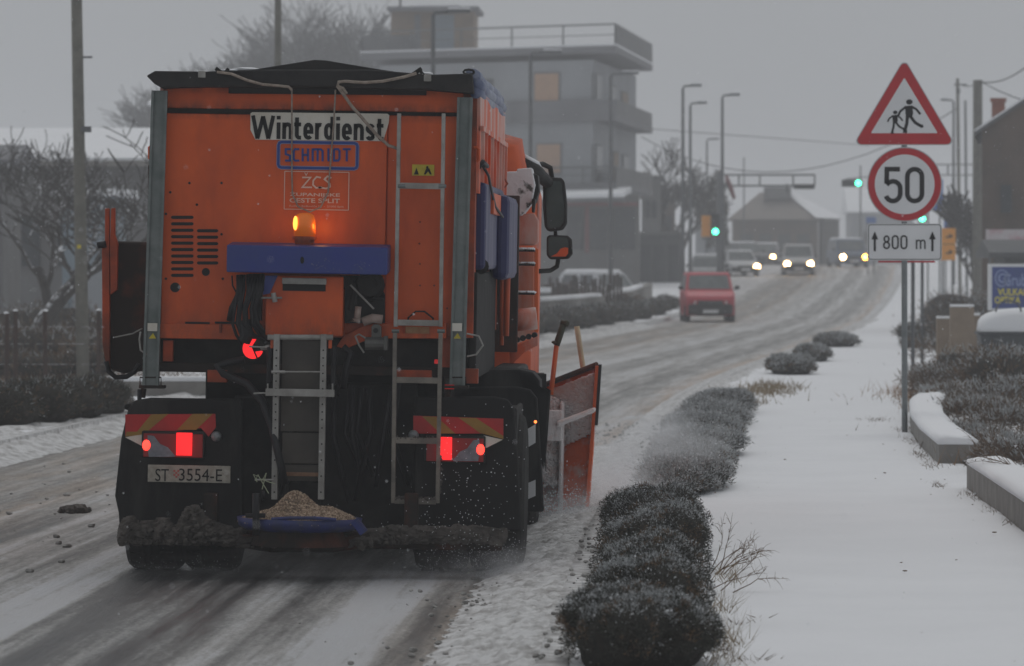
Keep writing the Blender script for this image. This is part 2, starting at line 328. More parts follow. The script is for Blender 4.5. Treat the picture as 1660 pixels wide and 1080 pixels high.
# ================================================================ GROUND, ROAD, PAVEMENT
def road_mat():
    m = bpy.data.materials.new('slushy_asphalt'); m.use_nodes = True; n = m.node_tree; N = n.nodes; L = n.links; b = N['Principled BSDF']
    uv = N.new('ShaderNodeUVMap'); sp = N.new('ShaderNodeSeparateXYZ'); L.new(uv.outputs[0], sp.inputs[0]); U, V = sp.outputs[0], sp.outputs[1]
    def math_(op, a, bb, c=None):
        t = N.new('ShaderNodeMath'); t.operation = op
        for i, x in enumerate((a, bb, c)):
            if x is None: continue
            if isinstance(x, (int, float)): t.inputs[i].default_value = x
            else: L.new(x, t.inputs[i])
        return t.outputs[0]
    def mr(v, a, bb, lo=0., hi=1.):
        t = N.new('ShaderNodeMapRange'); t.interpolation_type = 'SMOOTHSTEP'
        for i, x in ((1, a), (2, bb), (3, lo), (4, hi)): t.inputs[i].default_value = x
        L.new(v, t.inputs[0]); return t.outputs[0]
    def nz(sx, sy, det=8, r=.62, off=0.0, dist=0.0):
        c = N.new('ShaderNodeCombineXYZ'); L.new(math_('MULTIPLY', U, sx), c.inputs[0]); L.new(math_('MULTIPLY', V, sy), c.inputs[1]); c.inputs[2].default_value = off
        t = N.new('ShaderNodeTexNoise'); t.inputs['Scale'].default_value = 1; t.inputs['Detail'].default_value = det; t.inputs['Roughness'].default_value = r
        t.inputs['Distortion'].default_value = dist; L.new(c.outputs[0], t.inputs['Vector']); return t.outputs[0]
    wob = math_('MULTIPLY_ADD', nz(.9, .12, 3), .42, -.21)
    Uw = math_('DIVIDE', math_('ADD', U, wob), 8.0)
    def ramp(stops):
        t = N.new('ShaderNodeValToRGB'); e = t.color_ramp.elements; t.color_ramp.interpolation = 'EASE'
        e[0].position = stops[0][0]/8; e[0].color = (stops[0][1],)*3+(1,); e[1].position = stops[-1][0]/8; e[1].color = (stops[-1][1],)*3+(1,)
        for p, v in stops[1:-1]:
            q = e.new(p/8); q.color = (v, v, v, 1)
        L.new(Uw, t.inputs[0]); return t.outputs[0]
    left = [(3.15, .95), (3.5, .74), (4.0, .80), (4.5, .58), (5.1, .66), (5.7, .58), (6.2, .72), (6.6, 1.0)]
    plowed = ramp([(0, 1.0), (.22, .95), (.38, .85), (.52, .56), (.72, .62), (.95, .95), (1.15, 1.05), (1.38, .78), (1.58, .50), (1.76, .68), (1.95, .36), (2.2, .20), (2.60, .18), (2.74, .45), (2.84, 1.1), (3.05, 1.05)]+left)
    free = ramp([(0, 1.0), (.5, .92), (.8, .78), (1.2, .52), (1.6, .66), (2.0, .86), (2.5, .58), (2.9, .62), (3.2, .88)]+[(p+.35, v) for p, v in left[1:]])
    f = mr(V, 36., 39.)
    mixp = N.new('ShaderNodeMix'); L.new(f, mixp.inputs[0]); L.new(plowed, mixp.inputs[2]); L.new(free, mixp.inputs[3])
    far = mr(V, 120., 200.)
    s = math_('MULTIPLY_ADD', math_('SUBTRACT', nz(3.2, .25, 9), .5), .9, mixp.outputs[0])
    s = math_('MULTIPLY_ADD', math_('SUBTRACT', nz(7.5, .10, 7, .6, 9.), .5), 1.0, s)
    s = math_('MULTIPLY_ADD', math_('MULTIPLY', math_('SUBTRACT', nz(4.2, .07, 4, .5, 15.), .5), math_('SUBTRACT', 1.0, f)), 2.0, s)
    s = math_('MULTIPLY_ADD', math_('SUBTRACT', nz(14, 2.2, 9, .7, 3.), .5), .75, s)
    s = math_('MULTIPLY_ADD', math_('SUBTRACT', nz(34, 26, 5, .7, 7.), .5), 1.0, s)
    s = math_('MULTIPLY_ADD', far, -.06, math_('MULTIPLY_ADD', f, .02, s))
    c = N.new('ShaderNodeValToRGB'); e = c.color_ramp.elements
    e[0].position = .05; e[0].color = (.042, .042, .043, 1); e[1].position = 1.0; e[1].color = (.66, .67, .69, 1)
    for p, v in ((.30, .135), (.55, .31), (.8, .50)):
        q = e.new(p); q.color = (v, v*.995, v*.98, 1)
    L.new(s, c.inputs[0])
    br = ramp([(0, 0), (.35, .1), (.48, 1.0), (.70, .5), (.9, .1), (1.4, .12), (2.9, .1), (3.6, .15), (4.3, .3), (4.7, .8), (5.1, .4), (5.6, .7), (6.3, .3)])
    br = math_('MULTIPLY', br, mr(nz(2.5, .3, 9, .7, 11.), .32, .58))
    bm_ = N.new('ShaderNodeMix'); bm_.data_type = 'RGBA'; bm_.blend_type = 'MULTIPLY'; L.new(math_('MULTIPLY', br, .8), bm_.inputs[0]); L.new(c.outputs[0], bm_.inputs[6]); bm_.inputs[7].default_value = (.80, .60, .44, 1)
    L.new(bm_.outputs[2], b.inputs['Base Color'])
    L.new(mr(s, .1, .6, .38, .8), b.inputs['Roughness'])
    h = math_('MULTIPLY_ADD', nz(30, 20, 6, .7, 5.), .6, s)
    bp = N.new('ShaderNodeBump'); bp.inputs['Distance'].default_value = .035; bp.inputs['Strength'].default_value = 1; L.new(h, bp.inputs['Height']); L.new(bp.outputs[0], b.inputs['Normal'])
    return m
def strip(name, fa, fb, nu, ys, z, m, kind='structure', relief=0.0, parent=None):
    V = []; UVs = []
    for y in ys:
        a, bb = fa(y), fb(y)
        for i in range(nu+1):
            t = i/nu; x = a+(bb-a)*t; zz = zt(y)+z
            if relief: zz += relief*(noise.noise(Vector((x*.8, y*.5, 1)))+.5*noise.noise(Vector((x*2.6, y*1.9, 4))))
            V.append((x, y, zz)); UVs.append((bb-x, y))
    F = [(j*(nu+1)+i, j*(nu+1)+i+1, (j+1)*(nu+1)+i+1, (j+1)*(nu+1)+i) for j in range(len(ys)-1) for i in range(nu)]
    o = fastmesh(name, V, F, m, smooth=True, parent=parent)
    uv = o.data.uv_layers.new(name='UVMap'); vi = np.empty(len(F)*4, dtype=np.int32); o.data.loops.foreach_get('vertex_index', vi)
    uv.data.foreach_set('uv', np.asarray(UVs, dtype=np.float32)[vi].ravel())
    if kind: o['kind'] = kind
    return o
YS = list(np.arange(-12, 60, 1.0))+list(np.arange(60, 340, 4.0))+list(np.arange(340, 1500, 60.))
YF = list(np.arange(-12, 15, 2.0))+list(np.arange(15, 70, .22))+list(np.arange(70, 340, 3.0))+list(np.arange(340, 1500, 60.))
strip('ground', lambda y: -1200, lambda y: 1200, 2, YS, -.22, M['snow'])
strip('road', xl, xr, 16, YS, 0.0, road_mat())
def pave_right(y): return smooth_interp(y, [(-60, 2.6), (44, 2.6), (56, 2.9), (70, 3.4), (90, 5.2), (120, 7.8), (165, 11), (270, 17), (1500, 60)])
strip('pavement', lambda y: xr(y)+.14, pave_right, 24, YF, KH, M['snow'], relief=.011)
strip('verge', lambda y: -700, lambda y: xl(y)-.14, 4, YS, KH+.0, M['snow'])
strip('garden_ground', pave_right, lambda y: 700, 6, YS, KH+.03, M['snow'])
def kerb(name, f0, f1):
    V = []; F = []
    for y in YS:
        z = zt(y); V += [(f0(y), y, z-.2), (f0(y), y, z+KH+.012), (f1(y), y, z+KH+.012), (f1(y), y, z-.2)]
    for j in range(len(YS)-1):
        for i in range(3): F.append((j*4+i, j*4+i+1, j*4+5+i, j*4+4+i))
    o = fastmesh(name, V, F, M['slush']); o['kind'] = 'structure'
kerb('kerb', xr, lambda y: xr(y)+.15); kerb('kerb', lambda y: xl(y)-.15, xl)

# lumpy slush thrown up along the kerb
def lumpy(name, fx0, fx1, ys, nu, h, seed, m, kind='structure', zb=0.0, chunk=1.0):
    V = []; n = len(ys)
    for y in ys:
        a, bb = fx0(y), fx1(y)
        for i in range(nu+1):
            t = i/nu; x = a+(bb-a)*t; env = math.sin(math.pi*t)**.8
            q = noise.fractal(Vector((x*4+seed, y*3.0, seed)), .7, 2.2, 5)*.55+noise.fractal(Vector((x*21, y*17, seed)), .6, 2.2, 4)*.30*chunk
            zz = zb if not isinstance(zb, tuple) else zb[0]+(zb[1]-zb[0])*(3*t*t-2*t**3)
            V.append((x, y, zt(y)+zz+h*(env*.75+q*.85*(.25+.75*env)-.32)))
    F = [(j*(nu+1)+i, j*(nu+1)+i+1, (j+1)*(nu+1)+i+1, (j+1)*(nu+1)+i) for j in range(n-1) for i in range(nu)]
    o = fastmesh(name, V, F, m, smooth=True); o['kind'] = kind; return o
lumpy('snow_bank', lambda y: xr(y)-.62-max(0, (y-35))*.012, lambda y: xr(y)+.34, list(np.arange(17, 50, .026)), 44, .072, 3.1, M['slush'], zb=(.012, .10))
lumpy('snow_bank', lambda y: xl(y)-.9, lambda y: xl(y)+.55, list(np.arange(40, 150, .2)), 14, .11, 9.1, M['slush'], zb=(.14, .02))
lumpy('snow_bank', lambda y: xr(y)-.45, lambda y: xr(y)+.5, list(np.arange(49, 160, .2)), 10, .09, 5.1, M['slush'], zb=(.02, .13))
# loose clods of slush
V = []; F = []; mb = MB()
for i in range(2600):
    y = random.uniform(18, 58); x = xr(y)-abs(random.gauss(0.12, .36)) if random.random() < .8 else xr(y)+random.uniform(0, .3)
    s_ = random.choice([.004, .006, .009, .013, .013, .02])*random.uniform(.6, 1.3)
    mb.ball((x, y, zt(y)+(.02 if x < xr(y) else KH+.02)+.02*random.random()), (s_, s_, s_*.6), 5, 4, jit=.5)
for i in range(160):
    y = random.uniform(30, 56); x = random.uniform(xl(y)+.8, -4.0)
    s_ = random.choice([.01, .015, .03])*random.uniform(.6, 1.2); mb.ball((x, y, .008), (s_, s_, s_*.5), 5, 4, jit=.5)
tag(mb.build('slush_clods', mat('dirty_clods', (.42, .41, .39), (.16, .155, .145), .8, scale=12)), kind='stuff')
mb = MB()
for i in range(14): mb.ball((P(130, 832, 37.6).x+random.gauss(0, .07), 37.4+random.gauss(0, .1), .02), random.uniform(.02, .05), 6, 5, jit=.6)
tag(mb.build('brown_slush_lump', M['dirtysnow']), kind='stuff')

# ---------------------------------------------------------------- vegetation
def blades(centers, dirs, ln, wd, rnd):
    n = len(centers); side = np.cross(dirs, rnd); side /= np.linalg.norm(side, axis=1, keepdims=True)+1e-9
    side *= wd[:, None]; tip = centers+dirs*ln[:, None]
    V = np.stack([centers-side, centers+side, tip], 1).reshape(-1, 3); F = np.arange(n*3).reshape(-1, 3); return V, F
def foliage(lobes, count, ln, wd, snowy, parent, name='foliage', mats=None, up=.5, clump=7.0, core=True, spread=.25):
    """leaf-sized blades through lobes (cx,cy,cz,rx,ry,rz), gathered in clumps"""
    mats = mats or [M['bush'], M['bushsnow'], M['bushbrown']]
    vol = np.array([l[3]*l[4] for l in lobes]); idx = rng.choice(len(lobes), count, p=vol/vol.sum())
    Lb = np.array(lobes)[idx]; d = rng.normal(size=(count, 3)); d[:, 2] = np.abs(d[:, 2])*1.1-.25; d /= np.linalg.norm(d, axis=1, keepdims=True)
    nzv = np.array([noise.noise(Vector((p[0]*clump+l[0]*3, p[1]*clump+l[1]*3, p[2]*clump))) for p, l in zip(d*Lb[:, 3:6], Lb)])
    rad = (1-np.abs(rng.normal(size=count))*.13)*(1+nzv*spread)
    c = Lb[:, :3]+d*Lb[:, 3:6]*rad[:, None]; dr = d+rng.normal(size=(count, 3))*.8+np.array([0, 0, up]); dr /= np.linalg.norm(dr, axis=1, keepdims=True)
    V, F = blades(c, dr, ln*rng.uniform(.5, 1.3, count), wd*rng.uniform(.6, 1.4, count), rng.normal(size=(count, 3)))
    n2 = np.array([noise.noise(Vector(p*9)) for p in c]); sn = (d[:, 2]*.8+n2*.9+rng.normal(size=count)*.30) > (1.15-snowy)
    mi = np.where(sn, 1, np.where(n2 < -.33, 2, 0)); o = fastmesh(name, V, F, mats, mi, parent)
    if snowy >= .3:
        pick = rng.random(count) < np.clip((d[:, 2]-.05)*.8+n2*.7, 0, 1)*.42*snowy; pc = c[pick]+d[pick]*ln*.6; k = len(pc)
        if k > 20:
            q = rng.normal(size=(k, 3, 3))*rng.uniform(.0025, .0065, (k, 1, 1))*(ln/.034)**.6; Vs = (pc[:, None, :]+q).reshape(-1, 3)
            tag(fastmesh('snow_crumbs', Vs, np.arange(k*3).reshape(-1, 3), M['snowcap'], parent=parent), kind='stuff')
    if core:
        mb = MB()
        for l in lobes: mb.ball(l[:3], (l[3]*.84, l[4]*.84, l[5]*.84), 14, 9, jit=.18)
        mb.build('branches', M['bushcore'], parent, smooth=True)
    return o
def bush(x, y, rx, ry, h, count, ln, wd, snowy, label, group, name='bush', mats=None, lobes=4, z=None, up=.5, spread=.25, core=True):
    z = zt(y)+KH if z is None else z
    t = thing(name, label, 'bush', (x, y, z), group=group); lb = [(0, 0, h*.30, rx, ry, h*.62)]
    for i in range(lobes):
        a = random.uniform(0, 6.28); q = random.uniform(.3, .6); lb.append((rx*q*math.cos(a), ry*q*math.sin(a), h*random.uniform(.35, .55), rx*random.uniform(.4, .6), ry*random.uniform(.4, .6), h*random.uniform(.38, .5)))
    foliage(lb, count, ln, wd, snowy, t, mats=mats, up=up, spread=spread, core=core); return t
HG = 'lavender bushes in the strip between the road and the snowy pavement'
def bx_(px, Y): return PX(px, Y)
near = [(1040, 21.7, .36, .60, .37, 'nearest kerbside bush, large dark green dome at the bottom edge of the photo'),
        (1050, 24.2, .31, .60, .36, 'second kerbside bush from the camera, dark green and flecked with snow'),
        (1053, 26.2, .32, .70, .37, 'third kerbside bush from the camera, between two snow flecked domes'),
        (1056, 28.4, .33, .75, .40, 'fourth kerbside bush, with bare twigs sticking out over the pavement'),
        (1060, 30.4, .34, .7, .43, 'fifth kerbside bush, tallest rounded dome behind the near ones')]
for px, Y, rx, ry, h, lab in near:
    bush(PX(px, Y), Y, rx, ry, h, 42000, .020, .0030, .42, lab, HG, lobes=8, up=.30, spread=.26)
mid = [(1106, 39.5, .34), (1118, 42.8, .36), (1130, 46.4, .38), (1142, 50.3, .38), (1157, 54.4, .38), (1172, 59, .36)]
for i, (px, Y, r) in enumerate(mid):
    bush(PX(px, Y), Y, r*1.15, 2.6, .25+.010*i, 11000, .04, .0045, 1.05,
         ['snow dusted low bush behind the spray beside the plough blade', 'low grey bush second behind the spray of the plough', 'grey snow dusted bush in the middle of the far hedge strip',
          'grey bush third from the far end of the hedge strip', 'grey bush second from the far end of the hedge strip', 'last bush of the hedge strip, next to the pale dry grass'][i], HG)
for i, (px, Y, r, lab) in enumerate([(1283, 80, .35, 'first of three small round bushes beyond the dry grass, nearest and widest'), (1317, 91, .31, 'middle one of three small round bushes beyond the dry grass'), (1357, 107, .42, 'farthest of three small round bushes beside the curving road')]):
    bush(PX(px, Y), Y, r*1.2, 1.5 if i else 1.2, .34, 5000, .06, .009, .85, lab, HG)
def tuft(x, y, r, h, n, name, label, m=None, lean=.6, z=None, parent=None, wd=.004):
    z = zt(y)+KH if z is None else z
    c = np.stack([rng.normal(size=n)*r*.5, rng.normal(size=n)*r*.5, np.zeros(n)], 1)
    d = np.stack([rng.normal(size=n)*lean, rng.normal(size=n)*lean, np.ones(n)], 1); d /= np.linalg.norm(d, axis=1, keepdims=True)
    V, F = blades(c, d, h*rng.uniform(.4, 1.2, n), wd*rng.uniform(.6, 1.5, n), rng.normal(size=(n, 3)))
    o = fastmesh(name, V, F, m or M['drygrass']); o.location = (x, y, z)
    if label: tag(o, label, 'grass')
    return o
V = []
def grasspatch(name, spots, n, h, m, wd=.004, lean=.7, z=None):
    cs = []; 
    for x, y, rx, ry in spots:
        k = max(4, int(n*rx*ry)); yy = y+rng.normal(size=k)*ry*.5; cs.append(np.stack([x+rng.normal(size=k)*rx*.5, yy, np.array([zt(q) for q in yy])+(KH if z is None else z)], 1))
    c = np.concatenate(cs); k = len(c); d = np.stack([rng.normal(size=k)*lean, rng.normal(size=k)*lean, np.ones(k)], 1); d /= np.linalg.norm(d, axis=1, keepdims=True)
    V, F = blades(c, d, h*rng.uniform(.3, 1.2, k), wd*rng.uniform(.6, 1.5, k), rng.normal(size=(k, 3)))
    tag(fastmesh(name, V, F, m), kind='stuff')
grasspatch('dry_grass', [(PX(1235, 68), 68, .5, 2.2), (PX(1205, 63), 63, .4, 1.2), (PX(1255, 71), 71, .4, 2)], 420, .15, M['drygrass'], .006)
grasspatch('dry_grass', [(PX(1178, 23), 23, .12, .6), (PX(1170, 21.8), 21.8, .12, .5), (PX(1168, 25), 25, .10, .5), (PX(1180, 27.4), 27.4, .1, .5)], 1200, .20, M['drygrass'], .0018)
# weed stems poking through the snow by the walls and by the bushes
sp = [(P(1540, 800, 39).x-.08, 39.3, .08, .5), (2.30, 37.5, .07, .9), (2.31, 35.3, .07, .9), (2.32, 33.5, .05, .6), (2.28, 43.2, .1, .8), (2.3, 45.5, .08, 1.2), (2.42, 49, .10, 1.2), (2.48, 52.5, .12, .7),
      (2.32, 56, .2, .6), (PX(1235, 22.0), 22.0, .10, .12), (PX(1210, 21.9), 21.9, .06, .15), (PX(1235, 24.6), 24.6, .04, .1), (PX(1205, 24.2), 24.2, .09, .2)]
grasspatch('weeds', sp, 900, .07, M['bushbrown'], .0022, lean=1.1)
# flecks of leaf litter on the pavement snow
mb = MB()
for i in range(34):
    y = random.uniform(20, 60); x = random.uniform(xr(y)+.9, 2.3)
    s_ = random.choice([.003, .005, .006, .010]); mb.ball((x, y, KH+.012), (s_*1.6, s_*2, s_*.5), 5, 3, jit=.8)
tag(mb.build('leaf_litter', M['bushbrown']), kind='stuff')
# bare twigs leaning over the pavement
def twig_plant(x, y, z, label, n, h, lean):
    t = thing('twiggy_shrub', label, 'shrub', (x, y, z)); mb = MB()
    for i in range(n):
        p = Vector((random.gauss(0, .04), random.gauss(0, .06), 0)); d = Vector((lean*random.uniform(.4, 1.2), random.gauss(0, .3), random.uniform(.5, 1))).normalized(); pts = [p.copy()]
        for k in range(6):
            p = p+d*h/6; d = (d+Vector((random.gauss(.05, .16), random.gauss(0, .16), random.gauss(-.03, .12)))).normalized(); pts.append(p.copy())
            if k > 1:
                for q in range(3):
                    e = (d+Vector((random.gauss(0, .7), random.gauss(0, .7), random.gauss(.1, .6)))).normalized()*random.uniform(.03, .10)
                    mb.tube([p, p+e*.6+Vector((0, 0, .008)), p+e], [.0016, .0012, .0006], 3)
        mb.tube(pts, [.0034, .003, .0026, .0022, .0018, .0014, .0008], 4)
    mb.build('stems', M['bushbrown'], t); return t
twig_plant(PX(1162, 28), 28.0, KH, 'bare twiggy shrub leaning from the kerbside bushes over the pavement', 9, .30, .8)
twig_plant(PX(1165, 26.6), 26.5, KH, 'low bare branch reaching sideways out of the bushes over the snow', 3, .34, 1.9)
twig_plant(PX(1648, 37.5), 37.5, KH+.20, 'dark bare twigs hanging over the near low wall at the right edge', 9, .45, -1.0)

# ---------------------------------------------------------------- low walls by the pavement, with snow on top
def lowwall(path, h, wd, label, capname='snow_layer'):
    t = thing('low_wall', label, 'wall', (path[0][0], path[0][1], 0)); o = Vector((path[0][0], path[0][1], 0)); mb = MB(); mc = MB(); rings = []; caps = []
    for i, p in enumerate(path):
        a = Vector(path[max(i-1, 0)]); b = Vector(path[min(i+1, len(path)-1)]); d = (b-a).normalized(); nrm = Vector((d.y, -d.x)); z = zt(p[1])+KH-.1
        q = Vector(p); r = q+nrm*wd; H = h+.1
        rings.append([Vector((q.x, q.y, z))-o, Vector((q.x, q.y, z+H))-o, Vector((r.x, r.y, z+H))-o, Vector((r.x, r.y, z))-o])
        w0 = q-nrm*.008; w1 = r+nrm*.008; e = .016*noise.noise(Vector((p[1]*1.7, 3, 1)))+.008*math.sin(i*2.1)
        caps.append([Vector((w0.x, w0.y, z+H+.003))-o, Vector((w0.x+nrm.x*.012, w0.y+nrm.y*.012, z+H+.045+e))-o, Vector(((w0+nrm*.09).x, (w0+nrm*.09).y, z+H+.062+e))-o, Vector(((w1-nrm*.09).x, (w1-nrm*.09).y, z+H+.060-e))-o, Vector((w1.x-nrm.x*.012, w1.y-nrm.y*.012, z+H+.045))-o, Vector((w1.x, w1.y, z+H+.003))-o])
    mb.loft(rings).build('masonry', M['concrete'], t); tag(mc.loft(caps).build(capname, M['snowcap'], t, smooth=True), kind='stuff'); return t
def dens(p, n=6):
    o = []
    for i in range(len(p)-1):
        for k in range(n): o.append((p[i][0]+(p[i+1][0]-p[i][0])*k/n, p[i][1]+(p[i+1][1]-p[i][1])*k/n))
    return o+[p[-1]]
lowwall(dens([(2.36, 18), (2.36, 30), (2.34, 38.9)], 10), .20, .34, 'low concrete wall with a thick snow cap at the right edge, nearer of two')
lowwall(dens([(2.38, 43.8), (2.42, 48), (2.52, 52), (2.75, 57), (3.15, 62)], 4), .17, .36, 'low curved concrete wall capped with snow beside the sign pole')
# flip width direction check is done by the path order
# ================================================================ THE GRITTING LORRY
TX = -2.26; TY = 30.0; ROLL = R(1.0)
truck = thing('gritting_lorry', 'large orange gritting lorry seen from behind, with a snow plough and glowing red lamps', 'lorry', (TX, TY, 0), (0, ROLL, 0))
RM = Matrix.Rotation(-ROLL, 3, 'Y')
def T(px, py, yl=0.0):
    p = P(px, py, TY+yl); q = RM @ Vector((p.x-TX, 0, p.z)); return Vector((q.x, yl, q.z))
def sc(yl=0.0): return FPX/(TY+yl)*1.0007
def tbox(mb, x0, y0, x1, y1, yl, dep, k=None):
    """a box whose face toward the rear (at the depth yl) spans these picture lines; it runs dep forward"""
    c = T((x0+x1)/2, (y0+y1)/2, yl); s = sc(yl); return mb.box((c.x, yl+dep/2, c.z), ((x1-x0)/s, dep, (y1-y0)/s), k=k)
def tpart(name, m, x0, y0, x1, y1, yl, dep, bevel=.004, parent=None):
    mb = MB(); tbox(mb, x0, y0, x1, y1, yl, dep); return mb.build(name, m, parent or truck, bevel=bevel)
def tpoly(mb, pts, yl, dep, k=None):
    q = [T(x, y, yl) for x, y in pts]; return mb.prism([(p.x, p.z) for p in q], yl, yl+dep, k)
def ttube(mb, pts, r, n=8, k=None): return mb.tube([T(*p) for p in pts], r, n, k)
s0 = sc()
# hopper body
mb = MB(); c0 = T(264, 140); c1 = T(766, 548); L_ = 4.5
mb.loft([[(c0.x, .03, c0.z), (c1.x, .03, c0.z), (c1.x, .03, c1.z), (c0.x, .03, c1.z)], [(c0.x, L_, c0.z), (c1.x, L_, c0.z), (c1.x, L_, c1.z), (c0.x, L_, c1.z)]])
# body: the upper part is straight, the lower part hidden behind tanks
hop = mb.build('hopper_body', M['orangedirt'], truck)
tpart('top_panel', M['orange'], 268, 139, 752, 179, -.012, .03, .006)
tpart('panel_groove', M['grimeblack'], 262, 178, 750, 187, .005, .03, 0)
mb = MB(); tbox(mb, 262, 186, 626, 546, -.035, .06); mb.build('rear_panel', M['orange'], truck, bevel=.006)
mb = MB(); tbox(mb, 626, 188, 752, 546, -.012, .04); mb.build('rear_panel', M['orange'], truck, bevel=.006)
# hopper side panels, ribbed
mb = MB(); rx = c1.x; zt0 = T(0, 150).z; zt1 = T(0, 290).z
mb.box((rx+.012, 2.2, (c0.z+T(0, 300).z)/2), (.02, 4.3, c0.z-T(0, 300).z))
for i in range(9): mb.box((rx+.028, .3+i*.5, (T(0, 190).z+T(0, 300).z)/2), (.03, .05, (300-190)/s0))
mb.box((rx+.03, 2.2, T(0, 195).z), (.03, 4.3, .03))
mb.build('side_panel', M['orangesnow'], truck)
mb = MB(); mb.box((c0.x-.012, 2.2, (c0.z+c1.z)/2), (.02, 4.3, c0.z-c1.z)); mb.build('side_panel', M['orangesnow'], truck)
# galvanised corner posts
for (xa, ya, xb, yb, w) in ((259, 147, 244, 626, 22), (754, 158, 741, 628, 21)):
    mb = MB(); a = T(xa, ya, -.10); b = T(xb, yb, -.10); h = w/2/s0
    mb.loft([[(p.x-h, -.10, p.z), (p.x+h, -.10, p.z), (p.x+h, .02, p.z), (p.x-h, .02, p.z)] for p in (b, a)])
    for s in (-1, 1): mb.loft([[(p.x+s*h-.008, -.118, p.z), (p.x+s*h+.008, -.118, p.z), (p.x+s*h+.008, -.1, p.z), (p.x+s*h-.008, -.1, p.z)] for p in (b, a)])
    post = mb.build('corner_post', M['galv'], truck)
    lx = (247 if xa < 400 else 741)
    tpart('white_label', M['white'], lx-8, 524, lx+8, 537, -.122, .004, 0, post)
    mt = MB(); tpoly(mt, [(lx-6, 549), (lx+6, 549), (lx+1, 540)], -.122, .003); mt.build('warning_triangle', M['yellow'], post)
    # foot bracket
    mt = MB(); tbox(mt, lx-22, 625, lx+18, 630, -.13, .16); ttube(mt, [(lx-20, 626, -.1), (lx-20, 612, -.1), (lx+14, 612, -.1), (lx+14, 626, -.1)], .005, 6)
    ttube(mt, [(lx-14, 630, -.05), (lx-16, 645, -.05)], .018, 6); mt.build('foot_bracket', M['rustdark'], truck)
# roof frame, gable and rolled cover
mb = MB(); tpoly(mb, [(237, 123), (251, 115), (330, 116), (420, 113), (600, 113), (700, 121), (765, 119), (768, 152), (690, 146), (510, 141), (330, 141), (262, 143), (250, 136)], -.16, .26)
mb.build('roof_edge', M['canvas'], truck, bevel=.01)
mb = MB(); tpoly(mb, [(372, 119), (510, 97), (528, 98), (690, 125), (690, 140), (372, 138)], -.10, .05)
a = [T(372, 121), T(512, 98), T(692, 124)]
mb.loft([[(a[0].x, y, a[0].z), (a[1].x, y, a[1].z), (a[2].x, y, a[2].z), (a[2].x, y, a[2].z-.12), (a[0].x, y, a[0].z-.12)] for y in (-.05, 4.4)])
mb.build('roof_gable', M['canvas'], truck, bevel=.004)
mb = MB(); e0 = T(262, 118); e1 = T(764, 120); mb.box(((e0.x+e1.x)/2, 2.25, e0.z-.03), (e1.x-e0.x, 4.3, .05)); mb.build('roof_cover', M['canvas'], truck)
mb = MB()
for r_, dx, dz in ((.045, .005, .02), (.04, .03, -.035), (.035, .03, -.09)):
    pts = [(e1.x+dx+.008*math.sin(i*2), -.02+i*.5, e1.z-.03+dz+.006*math.sin(i*1.3)) for i in range(10)]; mb.tube(pts, r_, 10)
mb.build('rolled_tarpaulin', mat('blue_grey_tarp', (.06, .085, .19), (.30, .33, .40), .5, scale=4, stretch=(1, .4, 1)), truck, smooth=True)
mb = MB(); p = T(760, 117, -.05); mb.tube([p+Vector((.035*math.cos(g*.785), 0, .016*math.sin(g*.785))) for g in range(9)], .008, 6); mb.build('roof_ring', M['black'], truck)
mb = MB()
for i, (cx, cy, rx_, rz_) in enumerate([(400, 113, .10, .014), (372, 115, .08, .012), (330, 117, .05, .008), (690, 120, .05, .012)]): mb.ball(T(cx, cy, .0), (rx_, .10, rz_), 12, 6, jit=.3)
tag(mb.build('snow_patch', M['snowcap'], truck, smooth=True), kind='stuff')
for cx, cy in ((327, 120), (693, 126)): tpart('strap_buckle', M['alu'], cx-6, cy-5, cx+6, cy+6, -.172, .015, .003)
for cx, cy, s in ((358, 117, 1), (675, 117, -1)):
    mb = MB(); p = T(cx, cy, -.1); mb.box(p, (.08, .03, .025), (0, R(35*s), 0)); mb.box(p+Vector((.03, 0, .0)), (.06, .04, .02), (0, R(-50*s), 0)); build_each(mb, 'roof_clamp', M['black'], truck, bevel=.004)
# ropes
mb = MB()
ttube(mb, [(352, 117, -.17), (375, 120, -.18), (400, 130, -.185), (425, 137, -.185), (450, 139, -.185), (468, 141, -.185), (473, 146, -.18)], .010, 6)
ttube(mb, [(675, 119, -.17), (655, 125, -.18), (620, 132, -.185), (590, 134, -.185), (560, 132, -.185), (549, 133, -.185), (547, 140, -.185), (556, 152, -.17), (570, 172, -.15), (590, 195, -.13), (612, 220, -.12), (630, 236, -.12), (650, 243, -.12)], .011, 6)
ttube(mb, [(473, 146, -.16), (473, 200, -.06), (473, 280, -.05), (474, 315, -.05), (483, 335, -.06), (502, 344, -.07), (520, 336, -.06), (532, 312, -.05), (537, 250, -.05), (541, 200, -.055), (544, 146, -.16)], .0055, 5)
build_each(mb, 'rope', M['rope'], truck, smooth=True)
mb = MB(); ttube(mb, [(548, 140, -.18), (556, 143, -.18), (562, 152, -.17)], .010, 6); build_each(mb, 'rope', M['rope'], truck)
# chain on the left
mb = MB()
for i in range(16):
    a = T(243, 272+i*8, -.02); mb.tube([a+Vector((.010*math.cos(g*1.2566), (.01*math.cos(g*1.2566) if i % 2 else 0), .020*math.sin(g*1.2566))) for g in range(6)], .0035, 4)
mb.build('chain', M['rustdark'], truck)
for x, y, s in ((246, 247, 1), (772, 250, -1)):
    mb = MB(); ttube(mb, [(x, y+12, -.0), (x-4*s, y+10, 0), (x-4*s, y-8, 0), (x, y-11, 0), (x+4*s, y-11, 0)], .010, 6); mb.build('lifting_eye', M['orange'], truck)
